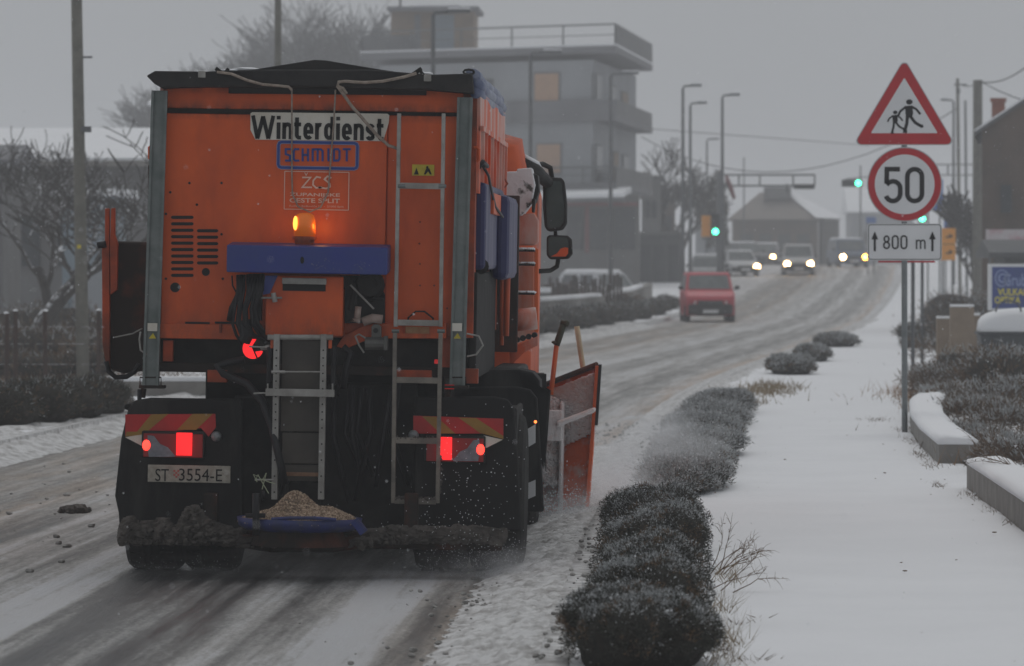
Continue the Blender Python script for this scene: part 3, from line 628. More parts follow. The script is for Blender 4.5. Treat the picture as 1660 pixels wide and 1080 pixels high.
# louvres and holes
for x0, x1, ys in ((277, 314, [352.5+10.45*i for i in range(10)]), (319, 354, [374.2+10.45*i for i in range(6)])):
    for y in ys:
        mb = MB(); h = 2.6; pts = [(x0+h, y-h), (x1-h, y-h), (x1-.8, y-h*.6), (x1, y), (x1-.8, y+h*.6), (x1-h, y+h), (x0+h, y+h), (x0+.8, y+h*.6), (x0, y), (x0+.8, y-h*.6)]
        tpoly(mb, pts, -.0385, .01); mb.build('vent_slot', M['ink'], truck)
for x, y, r in ((334.6, 441, 6.5), (285, 466, 8)):
    c = T(x, y); mb = MB(); mb.lathe([(r/s0, -.039), (r/s0, -.03)], (c.x, 0, c.z), 18, 'y'); mb.build('round_hole', M['ink'], truck)
mb = MB()
for x, y in ((308, 297), (360, 297), (277, 312), (320, 332), (270, 347), (360, 380), (362, 452), (270, 452), (450, 500)):
    c = T(x, y); mb.lathe([(2.0/s0, -.041), (2.2/s0, -.034)], (c.x, 0, c.z), 8, 'y')
for x, y in ((680, 395), (681, 428), (681, 463), (704, 463), (725, 500), (681, 360)):
    c = T(x, y); mb.lathe([(1.3/s0, -.017), (1.3/s0, -.011)], (c.x, 0, c.z), 8, 'y')
build_each(mb, 'rivet', M['ink'], truck)
# name boards
mb = MB(); tpoly(mb, [(406, 184), (409, 182), (628, 184.5), (631, 187), (630, 200), (621, 229), (414, 226.5), (406, 211)], -.043, .008); nb = mb.build('name_board', M['white'], truck)
def arcp(cx, cy, rx, ry, a0, a1, n=7): return [(cx+rx*math.cos(R(a0+(a1-a0)*i/n)), cy+ry*math.sin(R(a0+(a1-a0)*i/n))) for i in range(n+1)]
# bold narrow letters as strokes: x runs in stroke units, height 0 to 1.4 (x-height 1)
BL = {'W': (2.3, [[(.16, 1.4), (.62, 0)], [(.62, 0), (1.15, 1.36)], [(1.15, 1.36), (1.68, 0)], [(1.68, 0), (2.14, 1.4)]]),
      'i': (.42, [[(.21, 0), (.21, 1.0)], [(.21, 1.18), (.21, 1.4)]]), 'n': (1.0, [[(.18, 0), (.18, 1.0)], [(.18, .62)]+arcp(.50, .66, .31, .24, 170, 0)+[(.81, 0)]]),
      't': (.72, [[(.26, 1.32), (.26, .30)]+arcp(.48, .30, .22, .20, 180, 270, 4)+[(.68, .10)], [(0, .9), (.66, .9)]]), 'e': (1.0, [[(.2, .46), (.80, .46), (.80, .62)]+arcp(.5, .62, .30, .28, 0, 180)+[(.2, .36)]+arcp(.5, .36, .30, .26, 180, 320)]),
      'r': (.70, [[(.18, 0), (.18, 1.0)], [(.18, .60)]+arcp(.50, .64, .30, .26, 165, 70, 5)]), 'd': (1.0, [[(.80, 0), (.80, 1.4)], [(.80, .64)]+arcp(.5, .62, .30, .28, 0, 180)+[(.2, .38)]+arcp(.5, .38, .30, .28, 180, 360)]),
      's': (.92, [arcp(.46, .70, .27, .20, 20, 180)+arcp(.46, .70, .27, .17, 180, 250, 3)+arcp(.46, .28, .28, .18, 75, 0, 4)+arcp(.46, .30, .28, .20, 0, -160)])}
def boldword(word, x0, x1, y0, y1, wd, yl, parent, m, gap=.16):
    tot = sum(BL[c][0] for c in word)+gap*(len(word)-1); k = (x1-x0)/tot; q0 = T(x0, y1); H_ = (y1-y0)/s0/1.4; x = 0
    for c in word:
        mb = MB()
        for sg in BL[c][1]: mb.ribbon([(q0.x+(x+u)*k/s0, q0.z+v*H_) for u, v in sg], wd/s0, yl, yl+.002)
        mb.build('letter', m, parent); x += BL[c][0]+gap
boldword('Winterdienst', 408, 624, 187.5, 225, 6.2, -.0475, nb, M['ink'])
def frame(mb, x0, y0, x1, y1, r, wd, yl, k=None):
    a = T(x0, y0); b = T(x1, y1); q = r/s0; pts = []
    for cx, cz, g0 in ((b.x-q, a.z-q, 0), (a.x+q, a.z-q, 90), (a.x+q, b.z+q, 180), (b.x-q, b.z+q, 270)):
        for g in (0, 45, 90): pts.append((cx+q*math.cos(R(g0+g)), cz+q*math.sin(R(g0+g))))
    mb.ribbon(pts, wd/s0, yl, yl+.003, k, closed=True)
mb = MB(); frame(mb, 452.5, 230.5, 579.5, 274, 5, 6, -.040); fr = mb.build('emblem_frame', mat('pale_blue_outline', (.25, .28, .40), None, .6), truck)
mb = MB(); frame(mb, 452.5, 230.5, 579.5, 274, 5, 4, -.0415); mb.build('emblem_frame', M['inkblue'], truck)
# angular capital letters, drawn as strokes
def strokes(mb, segs, x0, y0, w, h, wd, yl):
    for sg in segs:
        pts = []
        for u, v in sg: q = T(x0+u*w, y0+v*h); pts.append((q.x, q.z))
        mb.ribbon(pts, wd/s0, yl, yl+.003)
GL = {'S': [[(1, .06), (.12, .06), (.12, .45), (.88, .55), (.88, .94), (0, .94)]], 'C': [[(1, .06), (.3, .06), (.12, .2), (.12, .85), (.3, .94), (1, .94)]],
      'H': [[(.14, 0), (.14, 1)], [(.86, 0), (.86, 1)], [(.14, .5), (.86, .5)]], 'M': [[(.1, 1), (.1, 0)], [(.1, .07), (.5, .07), (.5, 1)], [(.5, .07), (.75, .07), (.9, .2), (.9, 1)]],
      'I': [[(.5, 0), (.5, 1)]], 'D': [[(.14, .06), (.14, .94), (.7, .94), (.88, .8), (.88, .2), (.7, .06), (.14, .06)]], 'T': [[(0, .06), (1, .06)], [(.5, .06), (.5, 1)]]}
mb = MB(); x = 463
for ch, w_ in zip('SCHMIDT', (9, 10, 12, 20, 7, 12, 13)):
    strokes(mb, GL[ch], x, 241, w_, 21, 3.4, -.041); x += w_+3.9
mb.build('lettering', M['inkblue'], truck)
mb = MB(); frame(mb, 462.5, 278, 565.5, 341, .5, 1.2, -.041); mb.build('emblem_frame', M['inkpale'], truck)
mb = MB()
Zc = [[(0, .12), (.9, .12), (.05, .92), (1, .92)]]; 
strokes(mb, [[(.05, .1), (.95, .1), (.05, .9), (1.1, .9)]], 490, 286, 15, 20, 2.6, -.041); strokes(mb, [[(.2, 0), (.5, .9), (.85, 0)]], 493, 280, 8, 5, 1.2, -.041)
strokes(mb, [[(1, .12), (.5, .05), (.12, .35), (.08, .7), (.45, .95), (1.1, .9)]], 507, 286, 14, 20, 2.6, -.041)
strokes(mb, [[(1, .15), (.55, 0), (.2, .25), (.8, .6), (.85, .85), (.4, 1), (-.5, .9)]], 524, 286, 14, 20, 2.6, -.041); mb.build('lettering', M['inkpale'], truck)
for tx, cy, ww, hh, cx in (('ŽUPANIJSKE', 316, 82, 8.5, 511), ('CESTE SPLIT', 325.5, 82, 7.5, 511), ('Ruđera Boškovića 22  -  21000 Split', 335, 88, 4, 514)):
    c = T(cx, cy); text(tx, 'lettering', M['inkpale'], truck, (c.x, c.z), ww/s0, hh/s0, -.041, bold=.02 if hh > 5 else 0)
# yellow warning sticker
st = tpart('warning_sticker', M['yellow'], 668, 267, 704, 285, -.02, .008, 0)
mb = MB(); tpoly(mb, [(671, 283), (679, 283), (675, 272)], -.022, .002); c = T(693, 271.5); mb.lathe([(2/s0, -.022), (2/s0, -.0205)], (c.x, 0, c.z), 8, 'y'); tpoly(mb, [(691, 273), (696, 273), (700, 283), (697, 283), (694, 278), (690, 283), (687, 283)], -.022, .002); mb.build('pictogram', M['ink'], st)
# blue lamp board and its beacon
mb = MB(); a, b = T(368, 397, -.35), T(628, 446, -.35); cx, cz = (a.x+b.x)/2, (a.z+b.z)/2; hw, hh = (b.x-a.x)/2, (a.z-b.z)/2
mb.loft([[(cx-hw, -.36, cz-hh), (cx+hw, -.36, cz-hh), (cx+hw, -.36, cz+hh), (cx-hw, -.36, cz+hh)], [(cx-hw+.0, -.04, cz-hh+.02), (cx+hw, -.04, cz-hh+.02), (cx+hw, -.04, cz+hh+.02), (cx-hw, -.04, cz+hh+.02)]])
cov = mb.build('blue_cover', M['bluecover'], truck, bevel=.008)
mb = MB(); c = T(490, 422, -.36); mb.ball((c.x, -.362, c.z), (.012, .006, .022), 8, 6); mb.build('latch', M['black'], cov)
mb = MB()
for i in range(34):
    x = random.choice([random.gauss(530, 14), random.gauss(593, 10)]); y = random.gauss(430, 6); 
    if y > 441: continue
    p = T(x, y, -.3625); d = Vector((random.uniform(-.012, .012), 0, random.uniform(-.012, .012))); mb.tube([p, p+d], .0008, 3)
mb.build('scratch', M['alu'], cov)
bc = T(494, 370, -.16); mb = MB(); r = 19/s0
mb.lathe([(r*.9, -.052), (r*.92, -.04), (r*.95, -.04), (r*.9, .05), (r*.78, .082), (r*.55, .092), (.02, .096)], bc, 24); bea = mb.build('beacon', M['amber'], truck, smooth=True)
mb = MB(); mb.lathe([(r*1.02, -.072), (r*1.02, -.052)], bc, 24); mb.lathe([(r*.8, -.12), (r*.85, -.072)], bc, 24); mb.build('beacon_base', M['orangedirt'], bea)
mb = MB(); mb.ball(bc+Vector((-.055, -.045, .03)), (.016, .02, .045), 10, 8); mb.build('beacon_bulb', M['amberhot'], bea, smooth=True)
for dx, dy, en in ((.105, -.02, .34), (-.10, -.03, .10)):
    ld = bpy.data.lights.new('beacon_light', 'POINT'); lo = bpy.data.objects.new('beacon_light', ld); C.objects.link(lo); lo.parent = bea
    lo.location = bc+Vector((dx, dy, .0)); ld.energy = en; ld.color = (1, .42, .06); ld.shadow_soft_size = .03
# chute box with handle slot
tpart('chute_box', M['orange'], 430, 447, 556, 545, -.24, .23, .01)
tpart('slot_lip', M['alu'], 457, 451, 529, 461, -.262, .03, .003); tpart('slot', M['ink'], 458, 461, 528, 472, -.245, .03, 0)
# hoses under the cover, left
mb = MB()
for i in range(9):
    x = 385+i*5.2+random.uniform(-1, 1); sw = random.uniform(-8, 4)
    ttube(mb, [(x, 446, -.2), (x+sw*.3, 470, -.22-.01*i), (x+sw-6, 500, -.24), (x+sw-10+i, 525, -.24), (x+sw-4+2*i, 543, -.22), (x+6+i*2, 552+random.uniform(-6, 6), -.16)], random.uniform(.009, .017), 8)
ttube(mb, [(376, 447, -.2), (377, 463, -.21), (383, 474, -.2)], .005, 6)
ttube(mb, [(372, 520, -.2), (376, 500, -.22), (386, 480, -.22), (392, 447, -.2)], .02, 8)
build_each(mb, 'hose', M['cable'], truck, smooth=True)
mb = MB(); ttube(mb, [(395, 520, -.2), (400, 545, -.21), (396, 552, -.2)], .045, 10); tbox(mb, 410, 447, 424, 520, -.2, .08); mb.build('hose_bundle', M['cable'], truck, smooth=False)
mb = MB(); ttube(mb, [(421, 483, -.27), (457, 483, -.27)], .007, 6); ttube(mb, [(443, 475, -.27), (446, 490, -.27)], .016, 8); build_each(mb, 'latch_bar', M['alu'], truck)
mb = MB(); tpoly(mb, [(430, 447), (450, 447), (437, 476), (426, 478)], -.255, .04); mb.build('blue_bracket', M['bluecover'], truck)
# drive on the right of the chute box
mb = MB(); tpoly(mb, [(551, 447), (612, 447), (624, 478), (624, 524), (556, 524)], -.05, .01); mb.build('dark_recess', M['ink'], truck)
mb = MB(); c = T(600, 462, -.12); mb.lathe([(.03, -.17), (.075, -.16), (.09, -.13), (.09, -.05)], (c.x, 0, c.z), 16, 'y'); tbox(mb, 560, 460, 578, 520, -.16, .1); ttube(mb, [(560, 450, -.1), (575, 470, -.16), (567, 500, -.15), (580, 520, -.1)], .02, 8)
ttube(mb, [(585, 450, -.15), (600, 448, -.18), (612, 460, -.16), (608, 485, -.14), (592, 492, -.12)], .011, 6); ttube(mb, [(605, 484, -.2), (622, 486, -.2)], .012, 6); tpoly(mb, [(553, 449), (568, 447), (572, 460), (556, 470)], -.18, .05)
mb.build('drive_motor', M['grimeblack'], truck, bevel=.003)
mb = MB(); ttube(mb, [(568, 462, -.2), (606, 501, -.2)], .007, 6); mb.build('lever', M['alu'], truck)
mb = MB(); ttube(mb, [(581, 497, -.17), (579, 516, -.17)], .02, 10); ttube(mb, [(588, 522, -.14), (604, 516, -.14), (620, 518, -.14)], .03, 10); ttube(mb, [(568, 516, -.14), (584, 520, -.15)], .018, 8); build_each(mb, 'white_pipe', mat('dirty_white_plastic', (.42, .33, .29), (.3, .22, .19), .7, scale=20), truck, smooth=True)
# cross beams
tpart('cross_beam', M['orange'], 256, 526, 430, 550, -.06, .08, .005)
mb = MB(); tpoly(mb, [(556, 546), (590, 527), (640, 524), (724, 524), (724, 549), (600, 549), (560, 566), (545, 562)], -.07, .08); mb.build('cross_beam', M['orange'], truck, bevel=.005)
mb = MB(); tbox(mb, 300, 522, 340, 525.5, -.045, .02); tbox(mb, 348, 522, 414, 525.5, -.045, .02); build_each(mb, 'hinge_gap', M['ink'], truck)
for x in (357, 655): tpart('hook', M['orangedirt'], x-2, 526, x+2, 540, -.085, .03, .002)
tpart('lower_frame', M['grimeblack'], 256, 549, 755, 604, .05, 4.2, .01)
tpart('frame_rail', M['rustdark'], 250, 592, 756, 607, -.0, .06, .003)
for x0, y0, x1, y1 in ((264, 552, 280, 586), (336, 600, 368, 620), (640, 600, 700, 618), (717, 545, 745, 596), (752, 598, 775, 622)): tpart('bracket', M['orangedirt'], x0, y0, x1, y1, -.02, .08, .003)
tpart('tail_label', mat('faded_label', (.34, .11, .03), (.4, .25, .12), .6, scale=20), 654, 530, 696, 541, -.075, .006, 0)
# central spreader chute with perforated rails
mb = MB(); tbox(mb, 456, 552, 522, 700, -.34, .03); tbox(mb, 457, 702, 521, 752, -.345, .03); tbox(mb, 458, 754, 520, 780, -.34, .03); ch = mb.build('chute_plate', M['chute'], truck, bevel=.004)
for xa, xb in ((448.5, 444.5), (524.5, 520.0)):
    mb = MB(); a = T(xa, 542, -.42); b = T(xb, 810, -.42); h = 4.8/s0
    mb.loft([[(p.x-h, -.42, p.z), (p.x+h, -.42, p.z), (p.x+h, -.36, p.z), (p.x-h, -.36, p.z)] for p in (b, a)]); rl = mb.build('rail', M['alu'], truck, bevel=.002)
    mb = MB()
    for y in list(np.arange(568, 690, 12.5))+list(np.arange(694, 800, 26)):
        t = (y-542)/268; c = T(xa+(xb-xa)*t, y, -.421); mb.lathe([(.0055, -.4225), (.0055, -.419)], (c.x, 0, c.z), 8, 'y')
    build_each(mb, 'rail_hole', M['ink'], rl)
mb = MB(); ttube(mb, [(434, 547, -.4), (540, 547, -.4)], .018, 10); mb.build('crossbar', M['alu'], truck, smooth=True)
tpart('crossbar', M['alu'], 430, 631, 542, 643, -.45, .04, .003)
mb = MB(); ttube(mb, [(440, 603, -.44), (519, 603, -.44)], .006, 6); ttube(mb, [(440, 603, -.45), (462, 603, -.45)], .010, 6); ttube(mb, [(411, 638, -.44), (440, 637, -.44)], .006, 6); ttube(mb, [(434, 622, -.44), (434, 633, -.44)], .005, 6); ttube(mb, [(539, 622, -.44), (539, 633, -.44)], .005, 6); ttube(mb, [(413, 778, -.44), (443, 778, -.44)], .007, 6); build_each(mb, 'pin', M['alu'], truck)
mb = MB(); tbox(mb, 458, 766, 520, 772, -.36, .02); mb.build('chute_lip', mat('rusty_lip', (.30, .17, .10), (.2, .1, .06), .8, scale=30), truck)
for x in (441, 535): tpart('bracket', M['orange'], x-2.5, 538, x+2.5, 565, -.40, .05, .002)
tpart('damper', M['cable'], 432, 562, 441, 622, -.38, .05, .01); tpart('damper', M['cable'], 536, 562, 545, 625, -.38, .05, .01)
# round red fog lamp
c = T(411, 565, -.16); mb = MB(); mb.lathe([(.072, -.20), (.074, -.13), (.05, -.11)], (c.x, 0, c.z), 24, 'y'); fl = mb.build('fog_lamp', M['black'], truck)
mb = MB(); pts = [(c.x+.064*math.cos(R(g)), c.z+.064*math.sin(R(g))) for g in range(70, 300, 10)]; mb.prism(pts+[(c.x-.01, c.z+.01)], -.206, -.2); pts = [(c.x+.064*math.cos(R(g)), c.z+.064*math.sin(R(g))) for g in range(300, 352, 10)]; mb.prism(pts+[(c.x+.015, c.z-.02)], -.206, -.2); mb.build('lens', M['lampon'], fl)
mb = MB(); ttube(mb, [(404, 562, -.3), (430, 563, -.34), (447, 563, -.38)], .006, 6); ttube(mb, [(424, 566, -.3), (437, 562, -.33)], .014, 8); build_each(mb, 'mixer_arm', M['alu'], truck)
mb = MB(); ttube(mb, [(396, 583, -.2), (370, 588, -.2), (352, 594, -.22), (362, 606, -.24), (400, 622, -.28), (425, 650, -.32), (440, 690, -.38), (452, 740, -.44), (462, 786, -.44)], .024, 10); build_each(mb, 'hose', M['cable'], truck, smooth=True)
mb = MB(); ttube(mb, [(404, 578, -.2), (385, 586, -.2), (362, 590, -.2)], .006, 6); build_each(mb, 'cable', M['cable'], truck)
# valve right of chute
mb = MB(); tpoly(mb, [(602, 530), (606, 526), (614, 526), (618, 530), (618, 566), (602, 566)], -.16, .04); ttube(mb, [(592, 557, -.16), (624, 557, -.16)], .045*.9, 12); tbox(mb, 622, 545, 628, 568, -.2, .09); vl = mb.build('valve', mat('worn_valve_steel', (.14, .14, .13), (.08, .08, .075), .5, metal=.4, scale=9), truck, bevel=.002)
mb = MB(); c = T(609, 536, -.165); mb.lathe([(.016, -.17), (.016, -.15)], (c.x, 0, c.z), 12, 'y'); mb.build('valve_hole', M['ink'], vl)
mb = MB(); ttube(mb, [(590, 572, -.2), (582, 560, -.22), (576, 545, -.22), (582, 542, -.2), (592, 548, -.18)], .006, 6); ttube(mb, [(757, 541, -.12), (776, 545, -.14), (783, 560, -.15), (772, 575, -.14), (757, 578, -.12)], .006, 6); ttube(mb, [(228, 538, -.12), (226, 550, -.13), (228, 568, -.12), (238, 575, -.1)], .006, 6); build_each(mb, 'wire', M['alu'], truck)
mb = MB(); ttube(mb, [(556, 562, -.2), (568, 572, -.2), (560, 600, -.2), (556, 630, -.2)], .022, 8); ttube(mb, [(540, 565, -.3), (540, 600, -.3), (548, 640, -.25)], .014, 8); build_each(mb, 'hose', M['cable'], truck, smooth=True)
# ladder, upper and folding lower part
def ladder(xa0, xa1, xb0, xb1, y0, y1, rungs, yl, m, w=6.2):
    mb = MB(); h = w/2/s0
    for a_, b_ in ((xa0, xa1), (xb0, xb1)):
        a = T(a_, y0, yl); b = T(b_, y1, yl); mb.loft([[(p.x-h, yl, p.z), (p.x+h, yl, p.z), (p.x+h, yl+.04, p.z), (p.x-h, yl+.04, p.z)] for p in (b, a)])
    ld = mb.build('ladder', m, truck, bevel=.003)
    for y in rungs:
        t = (y-y0)/(y1-y0); x0 = xa0+(xa1-xa0)*t; x1 = xb0+(xb1-xb0)*t; mb = MB(); tbox(mb, x0+2.5, y-5.2, x1-2.5, y+4.5, yl+.006, .03); mb.build('rung', m, ld, bevel=.002)
    return ld
ladder(647, 641, 719, 714, 184, 530, (302, 524), -.16, M['alu'])
ladder(640, 637, 714, 709, 540, 816, (617, 715, 813), -.30, M['aludirt'], 6.5)
mb = MB()
for x, y in ((641, 537), (715, 537), (651, 302), (717, 302)): ttube(mb, [(x-6, y, -.2), (x+6, y, -.2)], .012, 8)
build_each(mb, 'ladder_joint', M['galv'], truck)
mb = MB(); ttube(mb, [(661, 522, -.06), (662, 515, -.08), (674, 505, -.08), (688, 505, -.08), (702, 516, -.08), (702, 522, -.06)], .006, 6); mb.build('grab_handle', M['black'], truck)
mb = MB()
for i in range(60): mb.ball(T(random.uniform(640, 710), 808+random.gauss(0, 1), -.29), random.uniform(.004, .011), 6, 4, jit=.4)
for i in range(50): mb.ball(T(random.gauss(713, 1.5), random.uniform(740, 800), -.29), random.uniform(.004, .011), 6, 4, jit=.4)
for i in range(24): mb.ball(T(random.uniform(642, 708), 710+random.gauss(0, 1), -.29), random.uniform(.003, .008), 6, 4, jit=.4)
tag(mb.build('caked_snow', M['dirtysnow'], truck), kind='stuff')
# chassis and black under-body
tpart('chassis', M['grimeblack'], 330, 600, 720, 860, .55, 6.2, .02)
tpart('axle', M['grimeblack'], 380, 780, 672, 850, .2, .3, .05)
tpart('axle_shroud', M['grimeblack'], 378, 640, 470, 860, .1, .06, .02); tpart('axle_shroud', M['grimeblack'], 520, 620, 676, 860, .12, .06, .02)
mb = MB()
for i in range(9):
    x = random.uniform(390, 670); ttube(mb, [(x, random.uniform(610, 640), -.02), (x+random.uniform(-14, 14), 700, -.04), (x+random.uniform(-26, 26), random.uniform(760, 840), 0)], random.uniform(.008, .02), 6)
build_each(mb, 'brake_line', M['cable'], truck, smooth=True)
# wheels: pairs at the back, one on each side at the front
def tyre(x0, x1, yl, nm='wheel'):
    r = .505; a = T(x0, 800, yl).x; b = T(x1, 800, yl).x; w = b-a; cx = (a+b)/2; cz = r-.005; mb = MB()
    prof = [(r*.56, -w/2), (r*.80, -w/2*1.04), (r*.86, -w/2), (r*.94, -w/2*.95), (r*.985, -w/2*.80), (r, -w/2*.55), (r, -w*.04), (r*.975, -w*.03), (r*.975, w*.03), (r, w*.04), (r, w/2*.55), (r*.985, w/2*.80), (r*.94, w/2*.95), (r*.86, w/2), (r*.80, w/2*1.04), (r*.56, w/2)]
    zb = -math.sin(ROLL)*0+0
    wo = thing_part('wheel', (cx, yl+.44, cz+cx*math.tan(ROLL)))
    mb.lathe([(p, q) for p, q in prof], (0, 0, 0), 36, 'x')
    for k in range(36):
        g = 2*math.pi*k/36
        for sx in (-1, 1): mb.box((sx*w*.25, (r+.002)*math.cos(g), (r+.002)*math.sin(g)), (w*.22, .045, .02), (g-math.pi/2, 0, R(12*sx)))
    mb.build('tyre', M['rubber'], wo)
    mb = MB(); mb.lathe([(r*.2, -w*.45), (r*.5, -w*.3), (r*.56, -w*.42), (r*.56, w*.42), (r*.5, w*.3), (r*.2, w*.45)], (0, 0, 0), 20, 'x'); mb.build('rim', M['rustdark'], wo)
    return wo
def thing_part(name, loc):
    o = bpy.data.objects.new(name, None); C.objects.link(o); o.location = loc; o.parent = truck; o.empty_display_size = .1; return o
for a, b in ((199, 290), (292, 383), (669, 757), (759, 848)): tyre(a, b, .0)
fw = T(0, 0)
for cx in (-1.06, 1.02):
    w0 = tyre(700, 800, .0); w0.location = (cx, 5.6, .5)
# rear mudguards
def guard(x0, x1, y0, y1, yl, dep, left, m=M['flap']):
    r = 26; pts = [(x0, y1)]+([(x0, y0+r*.9), (x0+r*.25, y0+r*.25), (x0+r, y0), (x1, y0)] if left else [(x0, y0), (x1-r, y0), (x1-r*.25, y0+r*.25), (x1, y0+r*.9)])+[(x1, y1)]
    if left: pts = [(x0-8, y1-58), (x0+2, y1-150), (x0+14, y0+16), (x0+24, y0+4), (x0+50, y0), (x1, y0+2), (x1, y1), (x0, y1), (x0-2, y1-30)]
    else: pts = [(x0, y0), (x1-42, y0-1), (x1-20, y0+4), (x1-9, y0+18), (x1-3, y0+110), (x1+2, y1), (x0, y1)]
    mb = MB(); tpoly(mb, pts, yl, dep); return mb.build('mudguard', m, truck, bevel=.015)
guard(194, 392, 645, 862, -.16, .05, True); guard(672, 843, 644, 862, -.16, .05, False)
mb = MB(); a = T(205, 660); b = T(392, 650); mb.box(((a.x+b.x)/2, .45, T(0, 655).z+.0), (b.x-a.x, 1.2, .04)); a = T(672, 650); b = T(838, 650); mb.box(((a.x+b.x)/2, .45, T(0, 652).z-.01), (b.x-a.x, 1.2, .04)); mb.box((b.x-.01, .45, T(0, 690).z), (.03, 1.1, .35)); build_each(mb, 'mudguard_top', M['grimeblack'], truck, bevel=.02)
guard(700, 880, 628, 830, 1.9, .05, False); guard(690, 884, 600, 640, 2.3, .5, False)
mb = MB(); tpoly(mb, [(848, 700), (868, 688), (868, 718), (848, 730)], 1.2, .02); tpoly(mb, [(850, 786), (868, 778), (868, 804), (850, 812)], 1.2, .02); build_each(mb, 'white_plate', M['signwhite'], truck)
mb = MB(); p = T(868, 684, 1.2); mb.ball(p, .010, 8, 6); mb.build('side_marker', mat('side_marker_glow', (.8, .1, .02), None, .3, emit=(1, .2, .04), estr=3), truck)
mb = MB(); ttube(mb, [(226, 632, -.12), (226, 648, -.14), (232, 660, -.14)], .014, 6); build_each(mb, 'cable', M['cable'], truck)
tpart('red_reflector', M['reflectorglow'], 721, 624, 736, 631, -.12, .02, .002); tpart('red_reflector', M['reflectorglow'], 704, 583, 712, 590, -.1, .02, .002)  # reflectors, not lamps: their shine is put into the material as faint glow
# striped marker boards
def marker(pts_out, stripes, white, left):
    mb = MB(); tpoly(mb, pts_out, -.18, .01); mk = mb.build('marker_board', M['redstripe'], truck)
    for s in stripes: mb = MB(); tpoly(mb, s, -.183, .003); mb.build('ochre_stripe', M['yelstripe'], mk)
    mb = MB(); tpoly(mb, white, -.181, .008); mb.build('white_corner', M['white'], mk)
marker([(203, 672), (349, 671), (350, 693), (338, 708), (326, 694), (203, 708)], [[(222, 700), (245, 672), (273, 671), (243, 696), (236, 704), (203, 708), (205, 700)], [(287, 697), (312, 671), (345, 671), (318, 697)]], [(203, 709), (230, 704), (230, 723)], True)
marker([(670, 674), (816, 679), (816, 712), (782, 703), (670, 703)], [[(684, 675), (708, 676), (738, 703), (714, 703)], [(743, 677), (772, 678), (816, 707), (816, 712), (786, 704), (778, 702)]], [(784, 706), (815, 713), (785, 728)], False)
# lamp clusters
def lampc(x0, y0, x1, y1, left):
    a = tpart('lamp_cluster', M['black'], x0, y0, x1, y1, -.20, .05, .01); W = x1-x0
    def X(u): return x0+W*u if left else x1-W*u
    def seg(u0, u1, v0, v1, m, nm='lens', dy=-.206):
        xa, xb = sorted((X(u0), X(u1))); return tpart(nm, m, xa, y0+(y1-y0)*v0, xb, y0+(y1-y0)*v1, dy, .02, .003, a)
    seg(.03, .97, .10, .97, M['lampred'], dy=-.204)
    seg(.55, .80, .06, .90, M['lampon'], dy=-.211)
    mb = MB(); pts = [(.10, .15), (.20, .18), (.30, .48), (.42, .60), (.53, .90), (.53, .95), (.12, .95), (.10, .7)]
    tpoly(mb, [(X(u), y0+(y1-y0)*v) for u, v in pts], -.209, .004); mb.build('lens', M['lampgrey'], a)
    mb = MB(); c = T(X(.08), y0+(y1-y0)*.52, -.21); mb.ball((c.x, -.212, c.z), (.026, .01, .034), 12, 8); mb.build('bulb', M['lamphot'], a)
    c = T(X(.67), (y0+y1)/2, -.3); ld = bpy.data.lights.new('lamp_light', 'POINT'); lo = bpy.data.objects.new('lamp_light', ld); C.objects.link(lo); lo.parent = a; lo.location = (c.x, -.30, c.z); ld.energy = .16; ld.color = (1, .05, .03); ld.shadow_soft_size = .05
lampc(229, 699, 332, 743, True); lampc(688, 706, 787, 750, False)
for x, y in ((355, 706), (673, 704)):
    c = T(x, y); mb = MB(); mb.lathe([(.012, -.215), (.030, -.20), (.034, -.17)], (c.x, 0, c.z), 14, 'y'); mb.build('clear_lamp', mat('cloudy_lens', (.25, .27, .28), (.12, .13, .13), .3, scale=60), truck, smooth=True)
# number plate
pl = tpart('number_plate', mat('grubby_number_plate', (.42, .41, .35), (.28, .265, .22), .6, scale=25), 239, 754.5, 374, 782.5, -.185, .01, .003)
def plate_text(tx, cx, ww):
    c = T(cx, 768); text(tx, 'lettering', M['ink'], pl, (c.x, c.z), ww/s0, 20/s0, -.188, bold=.0)
plate_text('ST', 268, 22); plate_text('3554-E', 330, 70)
mb = MB()
for i in range(3):
    for j in range(4):
        if (i+j) % 2 == 0: tbox(mb, 281+i*3.2, 762+j*3.2, 284.2+i*3.2, 765.2+j*3.2, -.188, .002)
mb.build('crest', mat('faded_red_crest', (.45, .12, .10), None, .6), pl)
# spinner disc with grit
dc = T(487, 846, -.55); mb = MB(); rr = 102/sc(-.55)
mb.lathe([(.12, -.06), (rr*.86, -.045), (rr*.97, -.02), (rr, .03), (rr*.96, .032), (rr*.9, -.005), (.1, -.005)], (dc.x, -.62, dc.z), 40); sp_ = mb.build('spinner_disc', M['bluedisc'], truck, smooth=True)
mb = MB(); ttube(mb, [(440, 842, -.965), (470, 840, -.98), (510, 840, -.98), (545, 843, -.965)], .012, 8); mb.box(T(577, 852, -.90)+Vector((.02, 0, -.005)), (.05, .09, .10), (0, R(-38), 0)); mb.build('spinner_blade', M['bluedisc'], sp_, bevel=.004)
mb = MB(); mb.lathe([(.30, -.14), (.27, -.05)], (dc.x, -.62, dc.z), 20); mb.lathe([(.05, -.18), (.05, .02)], (dc.x, -.55, dc.z), 12); mb.build('spinner_hub', M['rustdark'], truck)
def pile_h(x, y):
    q = math.hypot(x, y)/(rr*.96); 
    if q > 1: return -1
    return max(.0, .075*(1-q**3.5)+.105*math.exp(-(((x+.02)**2+(y+.03)**2)/.013)**1.5)+.022*math.exp(-((x-.20)**2+(y-.0)**2)/.006)+.02*noise.noise(Vector((x*11, y*11, 2))))
V = []; F = []; n = 60; idx = {}
